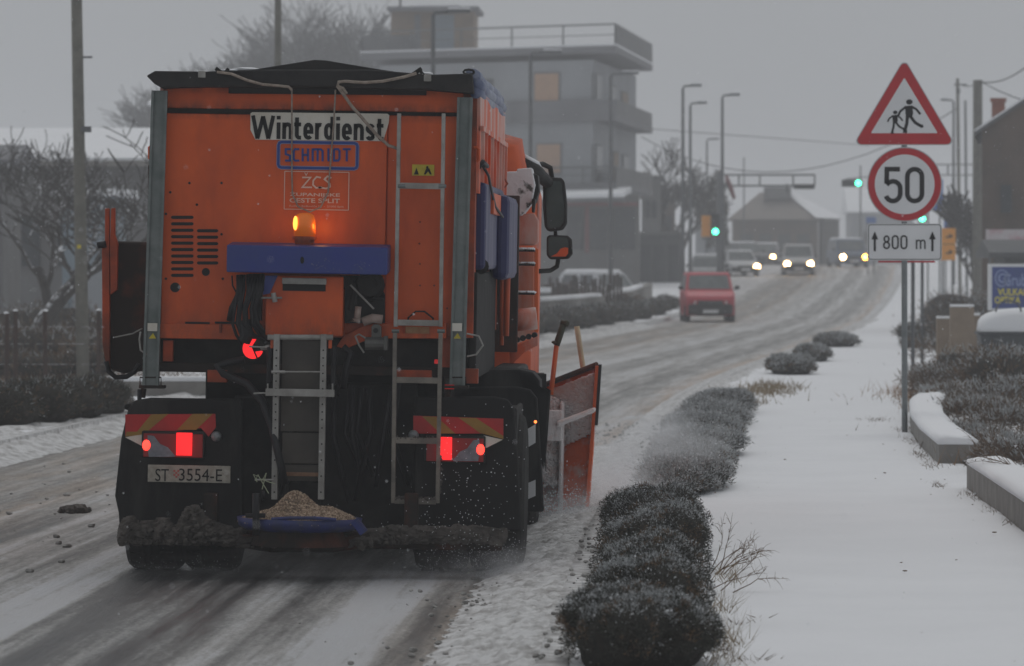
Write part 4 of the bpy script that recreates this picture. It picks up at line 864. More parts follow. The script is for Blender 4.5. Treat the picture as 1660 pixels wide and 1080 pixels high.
for i in range(n+1):
    for j in range(n+1):
        x = (i/n*2-1)*rr; y = (j/n*2-1)*rr; h = pile_h(x, y)
        if h >= 0: idx[i, j] = len(V); V.append((dc.x+x, -.62+y, dc.z+.0+h+.012*noise.noise(Vector((x*40, y*40, 1)))))
for (i, j) in idx:
    if (i+1, j) in idx and (i, j+1) in idx and (i+1, j+1) in idx: F.append((idx[i, j], idx[i+1, j], idx[i+1, j+1], idx[i, j+1]))
tag(fastmesh('grit_heap', V, F, M['grit'], smooth=True, parent=truck), kind='stuff')
mb = MB()
for i in range(4200):
    q = math.sqrt(random.random())*rr*.97; a = random.uniform(0, 6.283); x, y = q*math.cos(a), q*math.sin(a); 
    if y > .12: continue
    h = max(0, pile_h(x, y)); s_ = random.uniform(.004, .0095); mb.ball((dc.x+x, -.62+y, dc.z+h+.003), (s_, s_, s_*.8), 4, 3, jit=.4)
tag(mb.build('grit_grain', mat('grit_grains', (.58, .44, .32), (.20, .135, .09), .9, scale=70, contrast=(.42, .58)), truck), kind='stuff')
mb = MB(); ttube(mb, [(415, 800, -.95), (415, 868, -.95)], .022, 10); ttube(mb, [(398, 836, -.95), (430, 836, -.95)], .014, 8); ttube(mb, [(427, 796, -.9), (427, 812, -.9)], .008, 6); build_each(mb, 'spreader_pivot', M['cable'], truck, smooth=True)
mb = MB()
for i in range(4): a = T(420+random.uniform(-6, 6), 776+random.uniform(-4, 4), -.8); mb.tube([a, a+Vector((random.uniform(-.06, .06), 0, random.uniform(-.02, .05))), a+Vector((random.uniform(-.1, .1), 0, random.uniform(-.09, .04)))], .003, 4)
build_each(mb, 'loose_wire', mat('greenish_wire', (.35, .38, .26), None, .7), truck)
# under-run bar and the dirty snow caked on it
mb = MB(); tbox(mb, 198, 862, 815, 888, -.46, .14); ttube(mb, [(390, 876, -.52), (440, 884, -.58), (540, 884, -.58), (600, 876, -.52)], .045, 12)
for x in (330, 655): tbox(mb, x, 800, x+22, 870, -.44, .1)
mb.build('underrun_bar', M['rustdark'], truck, bevel=.01)
def caked(xa, xb, yb, bumps, dy, base=.03, dep=.18, n=900):
    """crumbly frozen slush heaped along the bar"""
    mb = MB(); a = T(xa, yb, dy); b = T(xb, yb, dy)
    for i in range(160):
        px = xa+(xb-xa)*(i+.5)/160; t = (i+.5)/160; H = base+sum(h*.8*math.exp(-abs((px-c)/w)**3) for c, h, w in bumps); mb.ball((a.x+(b.x-a.x)*t, dy, a.z+(b.z-a.z)*t-.02+H*.4), (.024, dep*.42, .030+H*.5), 8, 6, jit=.3)
    for i in range(n):
        px = random.uniform(xa, xb); t = (px-xa)/(xb-xa); x = a.x+(b.x-a.x)*t
        H = base*(.8+.8*noise.noise(Vector((px*.06, 0, 3))))+sum(h*.9*math.exp(-abs((px-c)/w)**3) for c, h, w in bumps)
        v = random.random()**.7; s_ = random.choice([.004, .006, .009, .012, .018])*random.uniform(.8, 1.3); z = a.z+(b.z-a.z)*t-.05+(H+.05)*v
        mb.ball((x, dy+random.gauss(0, .25)*dep*(1.1-.6*v), z), (s_*1.3, s_, s_), 5, 4, jit=.9)
    return tag(mb.build('caked_snow', M['dirtysnow'], truck), kind='stuff')
caked(196, 395, 868, [(210, .08, 13), (240, .062, 12), (262, .078, 10), (312, .16, 21), (350, .045, 20)], -.46, .03, .20, 6500)
caked(590, 816, 866, [(640, .02, 20), (700, .02, 26), (760, .02, 30)], -.46, .028, .13, 3500)
caked(385, 600, 874, [], -.55, .006, .12, 1200)
# left: folded side board with orange uprights and a hose loop
mb = MB(); pts = [(168, 398), (176, 391), (238, 392), (243, 400), (243, 600), (200, 606), (176, 598), (168, 580)]; tpoly(mb, pts, .55, .10); sb = mb.build('side_board', M['rustdark'], truck, bevel=.02)
mb = MB(); tpoly(mb, [(165, 398), (170, 398), (170, 338), (177, 338), (178, 600), (172, 592), (166, 560)], .50, .05); tpoly(mb, [(180, 338), (186, 337), (186, 380), (191, 396), (190, 470), (179, 478), (178, 400)], .50, .05); mb.build('upright', M['orangedirt'], sb, bevel=.004)
mb = MB(); ttube(mb, [(172, 586, .45), (176, 602, .45), (188, 612, .45), (205, 611, .45), (218, 603, .45), (226, 590, .45)], .016, 8); ttube(mb, [(158, 398, .5), (172, 396, .5)], .022, 8); build_each(mb, 'hose', M['cable'], truck, smooth=True)
mb = MB(); ttube(mb, [(186, 547, .45), (215, 541, .4), (230, 533, .2)], .005, 5); build_each(mb, 'wire', M['alu'], truck)
# right side: brine tank, rails, lockers, cab
mb = MB(); a = T(770, 290, .35); b = T(770, 428, .35); rxx = c1.x
def side(x0, yl0, yl1, z0, z1, w, name, m, bevel=.01): mb = MB(); mb.box((x0+w/2, (yl0+yl1)/2, (z0+z1)/2), (w, yl1-yl0, z1-z0)); return mb.build(name, m, truck, bevel=bevel)
side(rxx-.04, .25, 3.3, T(0, 424, .3).z, T(0, 282, .3).z, .10, 'brine_tank', M['bluetank'], .03)
side(rxx+.02, 2.2, 3.9, T(0, 440, 2).z, T(0, 300, 2).z, .12, 'brine_tank', M['bluetank'], .05)
side(rxx-.03, .10, 3.2, T(0, 600, .3).z, T(0, 428, .3).z, .05, 'side_skirt', M['grimeblack'])
mb = MB(); ttube(mb, [(780, 432, .3), (780, 432, 2.2)], .05, 12); ttube(mb, [(800, 436, 2.5), (800, 436, 3.4)], .05, 12); build_each(mb, 'air_tank', M['grimeblack'], truck, smooth=True)
side(rxx+.012, 1.0, 5.0, T(0, 338, 3).z, T(0, 306, 3).z, .07, 'side_rail', M['orange'], .006)
side(rxx-.01, 3.9, 4.0, T(0, 560, 3).z, T(0, 300, 3).z, .16, 'bulkhead', M['rustdark'], .006)
mb = MB(); ttube(mb, [(826, 352, 3.2), (823, 430, 3.2), (820, 545, 3.2)], [.012, .022, .022], 8); ttube(mb, [(815, 345, 3.2), (813, 560, 3.2)], .016, 8); build_each(mb, 'side_strut', M['orange'], truck, smooth=True)
mb = MB(); ttube(mb, [(782, 268, .15), (792, 285, .4), (797, 310, .8), (803, 335, 1.2), (815, 352, 2.0)], .009, 8); ttube(mb, [(776, 272, .12), (783, 262, .15), (790, 270, .3)], .014, 8); build_each(mb, 'hose', M['cable'], truck, smooth=True)
mb = MB(); ttube(mb, [(818, 245, 4.0), (818, 288, 4.0)], .006, 6); ttube(mb, [(818, 288, 4.0), (812, 292, 4), (812, 300, 4), (818, 304, 4), (823, 298, 4), (818, 290, 4)], .007, 6); mb.build('hanging_hook', M['orangedirt'], truck)
# cab
cw = 1.16; cxm = 0.0; zc0 = T(0, 560, 5.2).z; zc1 = T(0, 232, 5.2).z; zr = T(0, 214, 5.6).z
mb = MB()
def ring(y, hw, z0, z1, r=.14):
    pts = []
    for cx, cz, g0 in ((hw-r, z1-r, 0), (-hw+r, z1-r, 90)):
        for g in (0, 30, 60, 90): pts.append(((cx+r*math.cos(R(g0+g)))+.02, y, cz+r*math.sin(R(g0+g))))
    return [(hw+.02, y, z0)]+pts+[(-hw+.02, y, z0)]
mb.loft([ring(5.1, .98, 1.15, 2.60, .20), ring(5.25, 1.13, 1.0, 2.66, .22), ring(6.6, 1.15, .95, 2.70, .22), ring(6.85, 1.10, .6, 2.2, .2)]); cab = mb.build('cab', M['orange'], truck, smooth=False, bevel=.01)
cr = T(806, 280, 5.3); 
mb = MB(); hh = []
for y, hw, z in ((5.05, .92, 2.66), (5.12, 1.06, 2.90), (5.4, 1.12, 2.985), (6.3, 1.08, 2.92), (6.6, .9, 2.66)):
    pts = []
    for g in range(0, 181, 20): pts.append((hw*math.cos(R(g))*1.0+.0, y, 2.55+(z-2.55)*math.sin(R(g))**.22 if g not in (0, 180) else 2.50))
    hh.append(pts)
mb.loft(hh); mb.build('cab_roof', M['orange'], cab, smooth=True)
# air filter, snowed over
mb = MB(); tpoly(mb, [(808, 279), (838, 278), (838, 274), (862, 272), (868, 300), (862, 330), (846, 350), (822, 348), (812, 330), (808, 300)], 4.55, .35); af = mb.build('air_intake', mat('snow_plastered_intake', (.72, .73, .75), (.07, .07, .06), .8, scale=5.5, contrast=(.50, .56), bump=.01), truck, bevel=.03)
mb = MB(); tpoly(mb, [(862, 280), (872, 284), (874, 310), (868, 330), (862, 330)], 4.6, .3); tpoly(mb, [(862, 322), (868, 322), (866, 345), (862, 345)], 4.4, .2); mb.build('intake_duct', M['black'], af, bevel=.01)
mb = MB(); tpoly(mb, [(826, 348), (866, 346), (873, 358), (873, 392), (867, 398), (826, 398)], 4.65, .1); mb.build('rear_locker', M['orangesnow'], truck, bevel=.01)
mb = MB(); tpoly(mb, [(826, 400), (832, 399), (832, 580), (826, 588)], 4.2, .06); tpoly(mb, [(866, 400), (873, 404), (873, 538), (866, 545)], 4.6, .06); tpoly(mb, [(832, 402), (866, 402), (866, 545), (832, 560)], 4.85, .03); st_ = mb.build('step_housing', mat('step_orange_snowed', (.78, .14, .03), (.72, .50, .43), .6, scale=1.8, stretch=(1, 1, .3), contrast=(.45, .62)), truck, bevel=.006)
for y in (405, 428, 475, 510):
    mb = MB(); tbox(mb, 832, y, 866, y+3, 4.3, .5); mb.build('step', M['grimeblack'], st_); mb = MB()
    for k in range(9): mb.ball(T(834+k*3.8, y-1.2, 4.35+.03*(k % 3)), (.02, .05, .012), 7, 4, jit=.5)
    tag(mb.build('step_snow', M['snowcap'], st_), kind='stuff')
mb = MB(); ttube(mb, [(832, 520, 4.2), (848, 518, 4.2), (870, 516, 4.2)], .08, 12); mb.build('fuel_tank', M['orangesnow'], truck, smooth=True)
mb = MB(); tpoly(mb, [(826, 565), (872, 545), (872, 560), (850, 572), (826, 595)], 4.0, .1); mb.build('wing_edge', M['orangesnow'], truck, bevel=.004)
for k in range(4):
    mb = MB(); c = T(838+k*9.5, 551-k*2.5, 4.1); mb.lathe([(.02, 4.05), (.022, 4.15)], (c.x, 0, c.z), 10, 'y'); mb.build('tank_bolt', M['ink'], truck)
# front wheel arch
mb = MB(); ctr = T(842, 660, 5.1); pts = []
for g in range(0, 181, 15): pts.append((5.6+.62*math.cos(R(g)), .50+.66*math.sin(R(g))))
inn = [(5.6+.56*math.cos(R(g)), .50+.60*math.sin(R(g))) for g in range(180, -1, -15)]
mb.prism(pts+inn, .84, 1.24, axis='x'); mb.prism(pts+inn, -1.24, -.84, axis='x'); mb.build('wheel_arch', M['black'], truck, smooth=False)
tpart('side_tank', M['black'], 795, 596, 845, 690, 2.6, 1.5, .03); tpart('mud_flap', M['black'], 868, 606, 885, 700, 4.75, .04, .004)
tpart('front_chassis', M['grimeblack'], 560, 640, 840, 860, 4.0, 3.2, .03)
# mirrors
mb = MB(); tpoly(mb, [(880, 292), (887, 287), (909, 288), (915, 293), (919, 330), (919, 362), (913, 373), (890, 376), (883, 370), (880, 335)], 5.9, .16); mi = mb.build('mirror', M['black'], truck, bevel=.02)
mb = MB(); tpoly(mb, [(885, 297), (888, 293), (907, 294), (911, 298), (914, 332), (913, 360), (908, 368), (892, 370), (888, 366), (885, 335)], 5.893, .006); mb.build('mirror_glass', mat('dark_mirror', (.02, .032, .028), (.035, .05, .045), .06, metal=.0, scale=8), mi)
mb = MB(); tpoly(mb, [(886, 385), (890, 381), (920, 382), (927, 388), (928, 412), (922, 420), (892, 421), (886, 414)], 5.9, .12); m2 = mb.build('wide_mirror', M['black'], truck, bevel=.015)
mb = MB(); tpoly(mb, [(889, 387), (892, 384), (917, 385), (921, 389), (922, 411), (918, 416), (894, 417), (889, 412)], 5.893, .006); mb.build('mirror_glass', MATS['dark_mirror'], m2)
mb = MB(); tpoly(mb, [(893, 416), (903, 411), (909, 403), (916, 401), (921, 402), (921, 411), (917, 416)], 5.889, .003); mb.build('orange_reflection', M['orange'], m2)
mb = MB(); ttube(mb, [(900, 374, 5.98), (901, 384, 5.98)], .014, 8); ttube(mb, [(862, 270, 5.7), (880, 266, 5.9), (892, 272, 5.98), (895, 290, 5.98)], .020, 8); ttube(mb, [(905, 420, 5.98), (903, 432, 5.98), (892, 439, 5.98), (870, 440, 5.6)], .018, 8); build_each(mb, 'mirror_arm', M['black'], truck, smooth=True)
mb = MB(); a, b = T(844, 262, 5.4), T(888, 296, 5.85); mb.tube([a, a*.5+b*.5+Vector((0, 0, .01)), b], [.04, .06, .045], 10); sv = mb.build('sun_visor_bracket', M['black'], truck, smooth=True)
mb = MB(); mb.tube([a+Vector((.03, 0, .045)), (a+b)/2+Vector((.02, 0, .065)), b+Vector((-.02, 0, .045))], [.012, .02, .008], 8); tag(mb.build('visor_snow', M['snowcap'], sv, smooth=True), kind='stuff')
# snow plough in front
plw = thing_part('plough', (0, 0, 0))
def blade_ring(px, yl, ptop, pbot, n=12, thick=.03):
    top = T(px, ptop, yl); bot = T(px+0, pbot, yl); pts = []
    for i in range(n+1):
        t = i/n; z = top.z+(bot.z-top.z)*t; bul = .22*math.sin(math.pi*t)**1.0; pts.append(Vector((top.x-.06*t, yl+bul, z)))
    return pts
R0 = blade_ring(868, 6.95, 632, 845); R1 = blade_ring(968, 6.65, 593, 832)
R00 = [p+(p-q)*4.6 for p, q in zip(R0, R1)]
for p in R00: p.z -= 0
for p, q in zip(R00, R0): p.z = q.z
V = []; F = []; cols = 30
for k in range(cols+1):
    t = k/cols
    for a, b, c in zip(R00, R0, R1):
        q = a.lerp(b, t/.8) if t < .8 else b.lerp(c, (t-.8)/.2); V.append(q)
n_ = 13
for k in range(cols):
    for i in range(n_-1): F.append((k*n_+i, k*n_+i+1, (k+1)*n_+i+1, (k+1)*n_+i))
bl = fastmesh('mouldboard', [tuple(v) for v in V], F, M['plow'], parent=plw, smooth=True); so = bl.modifiers.new('thick', 'SOLIDIFY'); so.thickness = .03
mb = MB(); mb.tube([R1[0]+Vector((0, -.02, .01)), R0[0]+Vector((0, -.02, .01))], .022, 8); mb.build('top_edge', M['rustdark'], plw)
mb = MB(); mb.loft([[(p.x-.012, p.y-.16, p.z), (p.x+.012, p.y-.16, p.z), (p.x+.012, p.y+.02, p.z), (p.x-.012, p.y+.02, p.z)] for p in R1]); mb.build('end_plate', M['orange'], plw)
mb = MB(); mb.loft([[(p.x+.012, p.y-.12, p.z+.01), (p.x+.035, p.y-.12, p.z+.01), (p.x+.035, p.y+.10, p.z+.01), (p.x+.012, p.y+.10, p.z+.01)] for p in R1[:6]]); mb.build('rubber_edge', M['cable'], plw)
mb = MB()
for px, y0, y1 in ((932, 605, 700), ): tpoly(mb, [(px-30, 684), (965, 660), (966, 668), (px-30, 694)], 6.5, .14)
tpoly(mb, [(886, 640), (908, 648), (912, 760), (898, 788), (878, 782), (876, 700)], 6.8, .16); tpoly(mb, [(908, 650), (915, 652), (912, 830), (904, 830)], 6.7, .22)
build_each(mb, 'plough_rib', M['packed'], plw, bevel=.02)
mb = MB()
for i in range(3200):
    t = random.random()**1.3; px_ = random.uniform(878, 963); y_ = 640-(px_-878)*.40+t*95; s_ = random.uniform(.004, .019); yb_ = 6.93-(px_-868)/100*.3+.22*math.sin(math.pi*min(1, (y_-612)/225)) -.03
    mb.ball(T(px_, y_, yb_), (s_*1.3, s_*.8, s_*.8), 5, 4, jit=.6)
for i in range(900):
    s_ = random.uniform(.004, .016); mb.ball(T(random.gauss(893, 7), random.uniform(645, 788), 6.79), (s_, s_*.6, s_), 5, 4, jit=.6)
tag(mb.build('packed_snow', M['packed'], plw, smooth=True), kind='stuff')
tpart('plough_hitch', M['grimeblack'], 700, 760, 880, 850, 7.0, .6, .02, plw)
# tools stuck behind the plough
def tool(name, label, cat, p0, p1, mh, parts):
    a = T(*p0); root = thing(name, label, cat); root.matrix_world = truck_mw
    mb = MB(); mb.tube([T(*p1), T(*p0)], parts[0], 10); mb.build('handle', mh, root, smooth=True); return root
bpy.context.view_layer.update(); truck_mw = truck.matrix_world.copy()
t1 = tool('shovel', 'orange handled shovel with a dark grip standing upright behind the plough blade', 'shovel', (893, 640, 6.6), (903, 553, 6.6), M['orangehandle'], (.019,))
mb = MB(); mb.tube([T(902, 560, 6.6), T(913, 527, 6.6)], .026, 10); mb.tube([T(909, 522, 6.6), T(922, 527, 6.6)], .02, 8); mb.ball(T(917, 524, 6.6), (.03, .03, .025), 8, 6); mb.ball(T(900, 555, 6.6), (.03, .03, .014), 8, 6); mb.build('grip', M['grip'], t1, smooth=True)
mb = MB(); p = T(893, 690, 6.65); mb.box(p, (.17, .02, .24)); mb.build('blade', M['packed'], t1, bevel=.01)
t2 = tool('broom', 'pale wooden broom handle leaning in the snow behind the plough blade', 'broom', (955, 662, 7.1), (935, 529, 7.1), M['wood'], (.021,))
mb = MB(); mb.tube([T(950, 640, 7.1), T(957, 668, 7.1)], [.026, .034], 10); mb.build('brush_head', M['wood'], t2, smooth=True)
for t_, b_ in ((t1, T(893, 690, 6.65)), (t2, T(957, 668, 7.1))):
    t_.matrix_world = truck_mw @ Matrix.Translation(b_)
    for ch in list(bpy.data.objects):
        if ch.parent == t_: ch.location = -b_
# ================================================================ SIGNS
def figure(mb, P_, cx, cz, h, y, flip=1):
    """a walking pictogram as flat strokes"""
    def q(u, v): return (cx+flip*u*h, cz+v*h)
    hd = [(cx+.105*h*math.cos(R(a))+flip*0.02*h, cz+.43*h+.085*h*math.sin(R(a))) for a in range(0, 360, 30)]; mb.prism(hd, y, y+.002)
    mb.prism([q(-.12, .30), q(.12, .32), q(.14, .05), q(.10, -.06), q(-.08, -.08), q(-.10, .06)], y, y+.002)
    for seg, w_ in (([q(.08, .29), q(.24, .20), q(.37, .04)], .07), ([q(-.10, .27), q(-.26, .14), q(-.33, .0)], .07), ([q(.05, -.02), q(.20, -.22), q(.40, -.34), q(.46, -.33)], .095), ([q(-.04, -.02), q(-.06, -.26), q(-.13, -.50), q(-.05, -.51)], .10)):
        mb.ribbon(seg, w_*h, y, y+.002)
SY = 52.0; sgx = P(1467, 700, SY); ss = FPX/SY
sp_ = thing('road_sign', 'warning triangle with two walking children above a round 50 sign and an 800 m plate', 'road sign', (sgx.x, SY, KH))
def Q(px, py): p = P(px, py, SY); return Vector((p.x-sgx.x, 0, p.z-KH))
mb = MB(); mb.tube([(-.00, .05, -.1), (-.012, .05, Q(0, 112).z)], .032, 12); mb.build('pole', M['signpole'], sp_, smooth=True)
def rtri(cx, top, bot, hw, r, n=5):
    A = [(cx, top), (cx+hw, bot), (cx-hw, bot)]; out = []
    for i in range(3):
        p = Vector(A[i]); a = (Vector(A[i-1])-p).normalized(); b = (Vector(A[(i+1) % 3])-p).normalized(); d = r/math.tan(math.acos(max(-1, min(1, a.dot(b))))/2)
        p0 = p+a*d; p1 = p+b*d; c = p+(a+b).normalized()*math.hypot(d, r); a0 = math.atan2((p0-c).y, (p0-c).x); a1 = math.atan2((p1-c).y, (p1-c).x); da = (a1-a0+math.pi) % (2*math.pi)-math.pi
        for k in range(n+1): g = a0+da*k/n; out.append((c.x+r*math.cos(g), c.y+r*math.sin(g)))
    return out
t = Q(1466, 94); b = Q(1466, 235.5); H = t.z-b.z; hw = 83/ss
mb = MB(); mb.prism(rtri(t.x, t.z, b.z, hw, .05), 0, .012); tr = mb.build('triangle_plate', M['signedge'], sp_)
mb = MB(); mb.prism(rtri(t.x, t.z-.018, b.z+.010, hw-.018, .045), -.003, .001); mb.build('red_border', M['signred'], tr)
ci = (t.x, (t.z+b.z)/2); zi = Q(0, 217.5).z; mb = MB(); mb.prism(rtri(t.x, Q(0, 128).z, zi, 54/ss, .008), -.006, -.002); mb.build('white_field', M['signwhite'], tr)
mb = MB(); c = Q(1473, 187.5); figure(mb, None, c.x, c.z, 51/ss, -.009); c = Q(1450.5, 197.5); figure(mb, None, c.x, c.z, 35/ss, -.009); mb.build('pictogram', M['ink'], tr)
c = Q(1466.5, 299); mb = MB(); mb.lathe([(60.5/ss, 0), (60.5/ss, .012)], (c.x, 0, c.z), 48, 'y'); ds = mb.build('round_plate', M['signedge'], sp_)
mb = MB(); mb.lathe([(58.7/ss, -.003), (58.7/ss, .001)], (c.x, 0, c.z), 48, 'y'); mb.build('red_border', M['signred'], ds)
mb = MB(); mb.lathe([(48.3/ss, -.006), (48.3/ss, -.002)], (c.x, 0, c.z), 48, 'y'); mb.build('white_field', M['signwhite'], ds)
def arc(cx, cy, rx, ry, a0, a1, n=10): return [(cx+rx*math.cos(R(a0+(a1-a0)*i/n)), cy+ry*math.sin(R(a0+(a1-a0)*i/n))) for i in range(n+1)]
def dinglyph(ch):
    """thick-stroke road lettering in a 1 x 2 cell"""
    if ch == '0': return [(arc(.5, 1.5, .40, .42, 0, 180)+arc(.5, .5, .40, .42, 180, 360), True)]
    if ch == '8': return [(arc(.5, 1.47, .34, .42, -90, 270, 16), True), (arc(.5, .55, .40, .47, -90, 270, 16), True)]
    if ch == '5': return [([(.88, 1.92), (.17, 1.92), (.15, 1.08)], False), ([(.15, 1.02)]+[(.28, 1.16)]+arc(.50, .80, .40, .42, 95, 0, 7)+arc(.5, .52, .40, .44, 0, -160, 10), False)]
    if ch == 'm': return [([(.02, 0), (.02, 1.3)], False), ([(.02, .95)]+arc(.28, .95, .24, .28, 150, 0, 6)+[(.52, 0)], False), ([(.52, .95)]+arc(.80, .95, .26, .28, 150, 0, 6)+[(1.06, 0)], False)]
def din(mb, txt, x0, z0, cw, chh, gap, wd, y):
    x = x0
    for ch in txt:
        if ch == ' ': x += cw*.62; continue
        for pts, cl in dinglyph(ch): mb.ribbon([(x+u*cw, z0+v*chh/2) for u, v in pts], wd, y, y+.002, closed=cl)
        x += cw*(1.2 if ch == 'm' else 1)+gap
mb = MB(); z0 = Q(0, 329).z; hh = 56/ss; din(mb, '50', Q(1433, 0).x, z0, 29.5/ss, hh, 5.5/ss, 7.6/ss, -.009); mb.build('lettering', M['ink'], ds)
def rrect(x0, z0, x1, z1, r, n=4):
    o = []
    for cx, cz, g0 in ((x1-r, z1-r, 0), (x0+r, z1-r, 90), (x0+r, z0+r, 180), (x1-r, z0+r, 270)):
        for k in range(n+1): o.append((cx+r*math.cos(R(g0+90*k/n)), cz+r*math.sin(R(g0+90*k/n))))
    return o
a, b = Q(1406, 422.5), Q(1527, 362.5); mb = MB(); mb.prism(rrect(a.x, a.z, b.x, b.z, .035), 0, .012); pl2 = mb.build('distance_plate', M['signwhite'], sp_)
e = .012; pts = rrect(a.x+e, a.z+e, b.x-e, b.z-e, .028); mb = MB(); mb.ribbon(pts, .007, -.003, .001, closed=True); mb.build('border_line', M['ink'], pl2)
mb = MB(); din(mb, '800', Q(1432, 0).x, Q(0, 404).z, 11.2/ss, 22/ss, 2.8/ss, 2.6/ss, -.004); din(mb, 'm', Q(1486, 0).x, Q(0, 404).z, 13.0/ss, 23/ss, 0, 2.3/ss, -.004)
for cx in (1418.5, 1512):
    x = Q(cx, 0).x; mb.ribbon([(x, Q(0, 407.5).z), (x, Q(0, 384).z)], 3.6/ss, -.004, -.002); mb.prism([(x-5.4/ss, Q(0, 388.5).z), (x+5.4/ss, Q(0, 388.5).z), (x, Q(0, 375.5).z)], -.004, -.002)
mb.build('lettering', M['ink'], pl2)
mb = MB(); a, b = Q(1424, 425), Q(1516, 422.5); mb.box(((a.x+b.x)/2, .06, a.z+.004), (b.x-a.x, .02, .02)); mb.build('back_bracket', M['signred'], sp_)
# ================================================================ POLES, LAMPS, SIGNALS, WIRES
def G(Y, right=True): return zt(Y)+KH
def pole(name, x, Y, ztop, r0, r1, m, label, cat, lean=(0, 0), group=None):
    z = G(Y); t = thing(name, label, cat, (x, Y, z), group=group); mb = MB(); mb.tube([(0, 0, -.2), (lean[0], lean[1], ztop-z)], [r0, r1], 12); mb.build('pole', m, t, smooth=True); return t
def lamppost(px, top, Y, arm, side, label, m=None, r=.075):
    p = P(px, top, Y); z = G(Y); t = thing('street_lamp', label, 'street lamp', (p.x, Y, z), group='street lamps along the far side of the road'); H = p.z-z; m = m or M['polesteel']
    mb = MB(); mb.tube([(0, 0, -.1), (0, 0, 2.2), (0, 0, H-.08)], [r*1.25, r*1.1, r*.75], 10); mb.build('pole', m, t, smooth=True)
    mb = MB(); mb.tube([(0, 0, H-.12), (side*.05, 0, H), (side*arm*.45, 0, H+.02)], r*.6, 8); mb.build('arm', m, t, smooth=True)
    mb = MB(); mb.box((side*arm*.72, 0, H+.03), (arm*.62, .26, .10)); hd = mb.build('lamp_head', m, t, bevel=.03); mb = MB(); mb.box((side*arm*.72, 0, H+.10), (arm*.60, .24, .05)); tag(mb.build('snow_layer', M['snowcap'], hd, bevel=.015), kind='stuff')
    return t
p = P(135, 640, 75); t = pole('concrete_pole', p.x, 75, P(0, -60, 75).z, .105, .085, M['polecon'], 'tall mottled pole on the left verge, leaning slightly, with small brackets', 'pole', lean=(P(124, 0, 75).x-P(135, 0, 75).x, 0))
mb = MB(); z1 = P(0, 93, 75).z-G(75); z2 = P(0, 210, 75).z-G(75); mb.box((.04, 0, z1), (.22, .03, .03)); mb.box((.05, -.02, z2), (.16, .12, .09)); build_each(mb, 'bracket', M['polesteel'], t)
mb = MB(); mb.box((-.05, -.11, P(0, 400, 75).z-G(75)), (.06, .01, .06)); mb.build('yellow_tag', M['yellow'], t)
pole('concrete_pole', PX(451, 101), 101, P(0, -80, 101).z, .085, .07, M['polecon'], 'thin grey pole rising above the lorry roof ridge to the top of the photo', 'pole')
for px, top, Y, lab in ((702, 20, 132, 'lamp post in front of the apartment block roof room'), (860, 86, 157, 'lamp post in front of the shuttered windows of the apartment block'), (990, 120, 176, 'lamp post at the corner of the apartment block above the parked car')):
    lamppost(px, top, Y, 1.0, 1, lab)
for px, top, Y, lab in ((1107, 140, 189, 'tallest street lamp right of the apartment block'), (1119, 168, 210, 'middle street lamp close behind the tallest one'), (1171, 155, 200, 'street lamp standing by the left traffic signal'), (1146, 226, 290, 'faint distant street lamp left of the signal gantry')):
    lamppost(px, top, Y, .72, 1, lab)
for px, top, Y, lab in ((1206, 255, 330, 'faint distant pole over the hipped house'), (1395, 268, 300, 'faint thin pole right of the hipped house')):
    p = P(px, top, Y); pole('distant_pole', p.x, Y, p.z, .06, .05, M['polesteel'], lab, 'pole')
# utility poles on the right
p = P(1585, 130, 150); up1 = pole('utility_pole', p.x, 150, p.z, .17, .145, M['polecon'], 'thick concrete utility pole in front of the brown house', 'pole')
p = P(1553, 127, 185); up2 = pole('utility_pole', p.x+.1, 185, p.z, .07, .06, M['polecon'], 'thin wooden utility pole left of the thick concrete one', 'pole', lean=(-.12, 0))
mb = MB(); z = p.z-G(185); mb.box((0, 0, z-.25), (.5, .08, .06)); mb.box((-.1, 0, z-.5), (.16, .1, .2)); mb.build('insulator', M['polesteel'], up2)
p = P(1568, 163, 200); pole('utility_pole', p.x, 200, p.z, .06, .05, M['polesteel'], 'short dark pole between the thin and the thick utility poles', 'pole', lean=(-.08, 0))
lamppost(1546, 163, 230, .6, -1, 'pale street lamp on the right with its arm pointing left')
def wire(name, pts, label, r=.018, sag=.6):
    pts = [P(*q) for q in pts]; o = []; a, b = pts[0], pts[-1]
    for i in range(17):
        t = i/16; v = a.lerp(b, t); v.z -= 4*sag*t*(1-t); o.append(v)
    mb = MB(); mb.tube(o, r, 5); tag(mb.build(name, M['cable'], None), label, 'cable')
wire('overhead_cable', [(1592, 133, 150), (1690, 85, 120)], 'cable rising from the concrete pole to the right edge', .02, .25)
wire('overhead_cable', [(1592, 133, 150), (1700, 172, 120)], 'cable falling from the concrete pole to the right edge', .018, .1)
wire('overhead_cable', [(1555, 136, 185), (1585, 135, 150)], 'short cable between the two utility pole tops', .018, .1)
wire('overhead_cable', [(1040, 208, 240), (1410, 236, 300)], 'upper faint cable across the sky over the signal gantry', .022, .0)
wire('overhead_cable', [(1040, 222, 240), (1553, 175, 200)], 'lower sagging cable across the sky over the signal gantry', .022, 2.2)
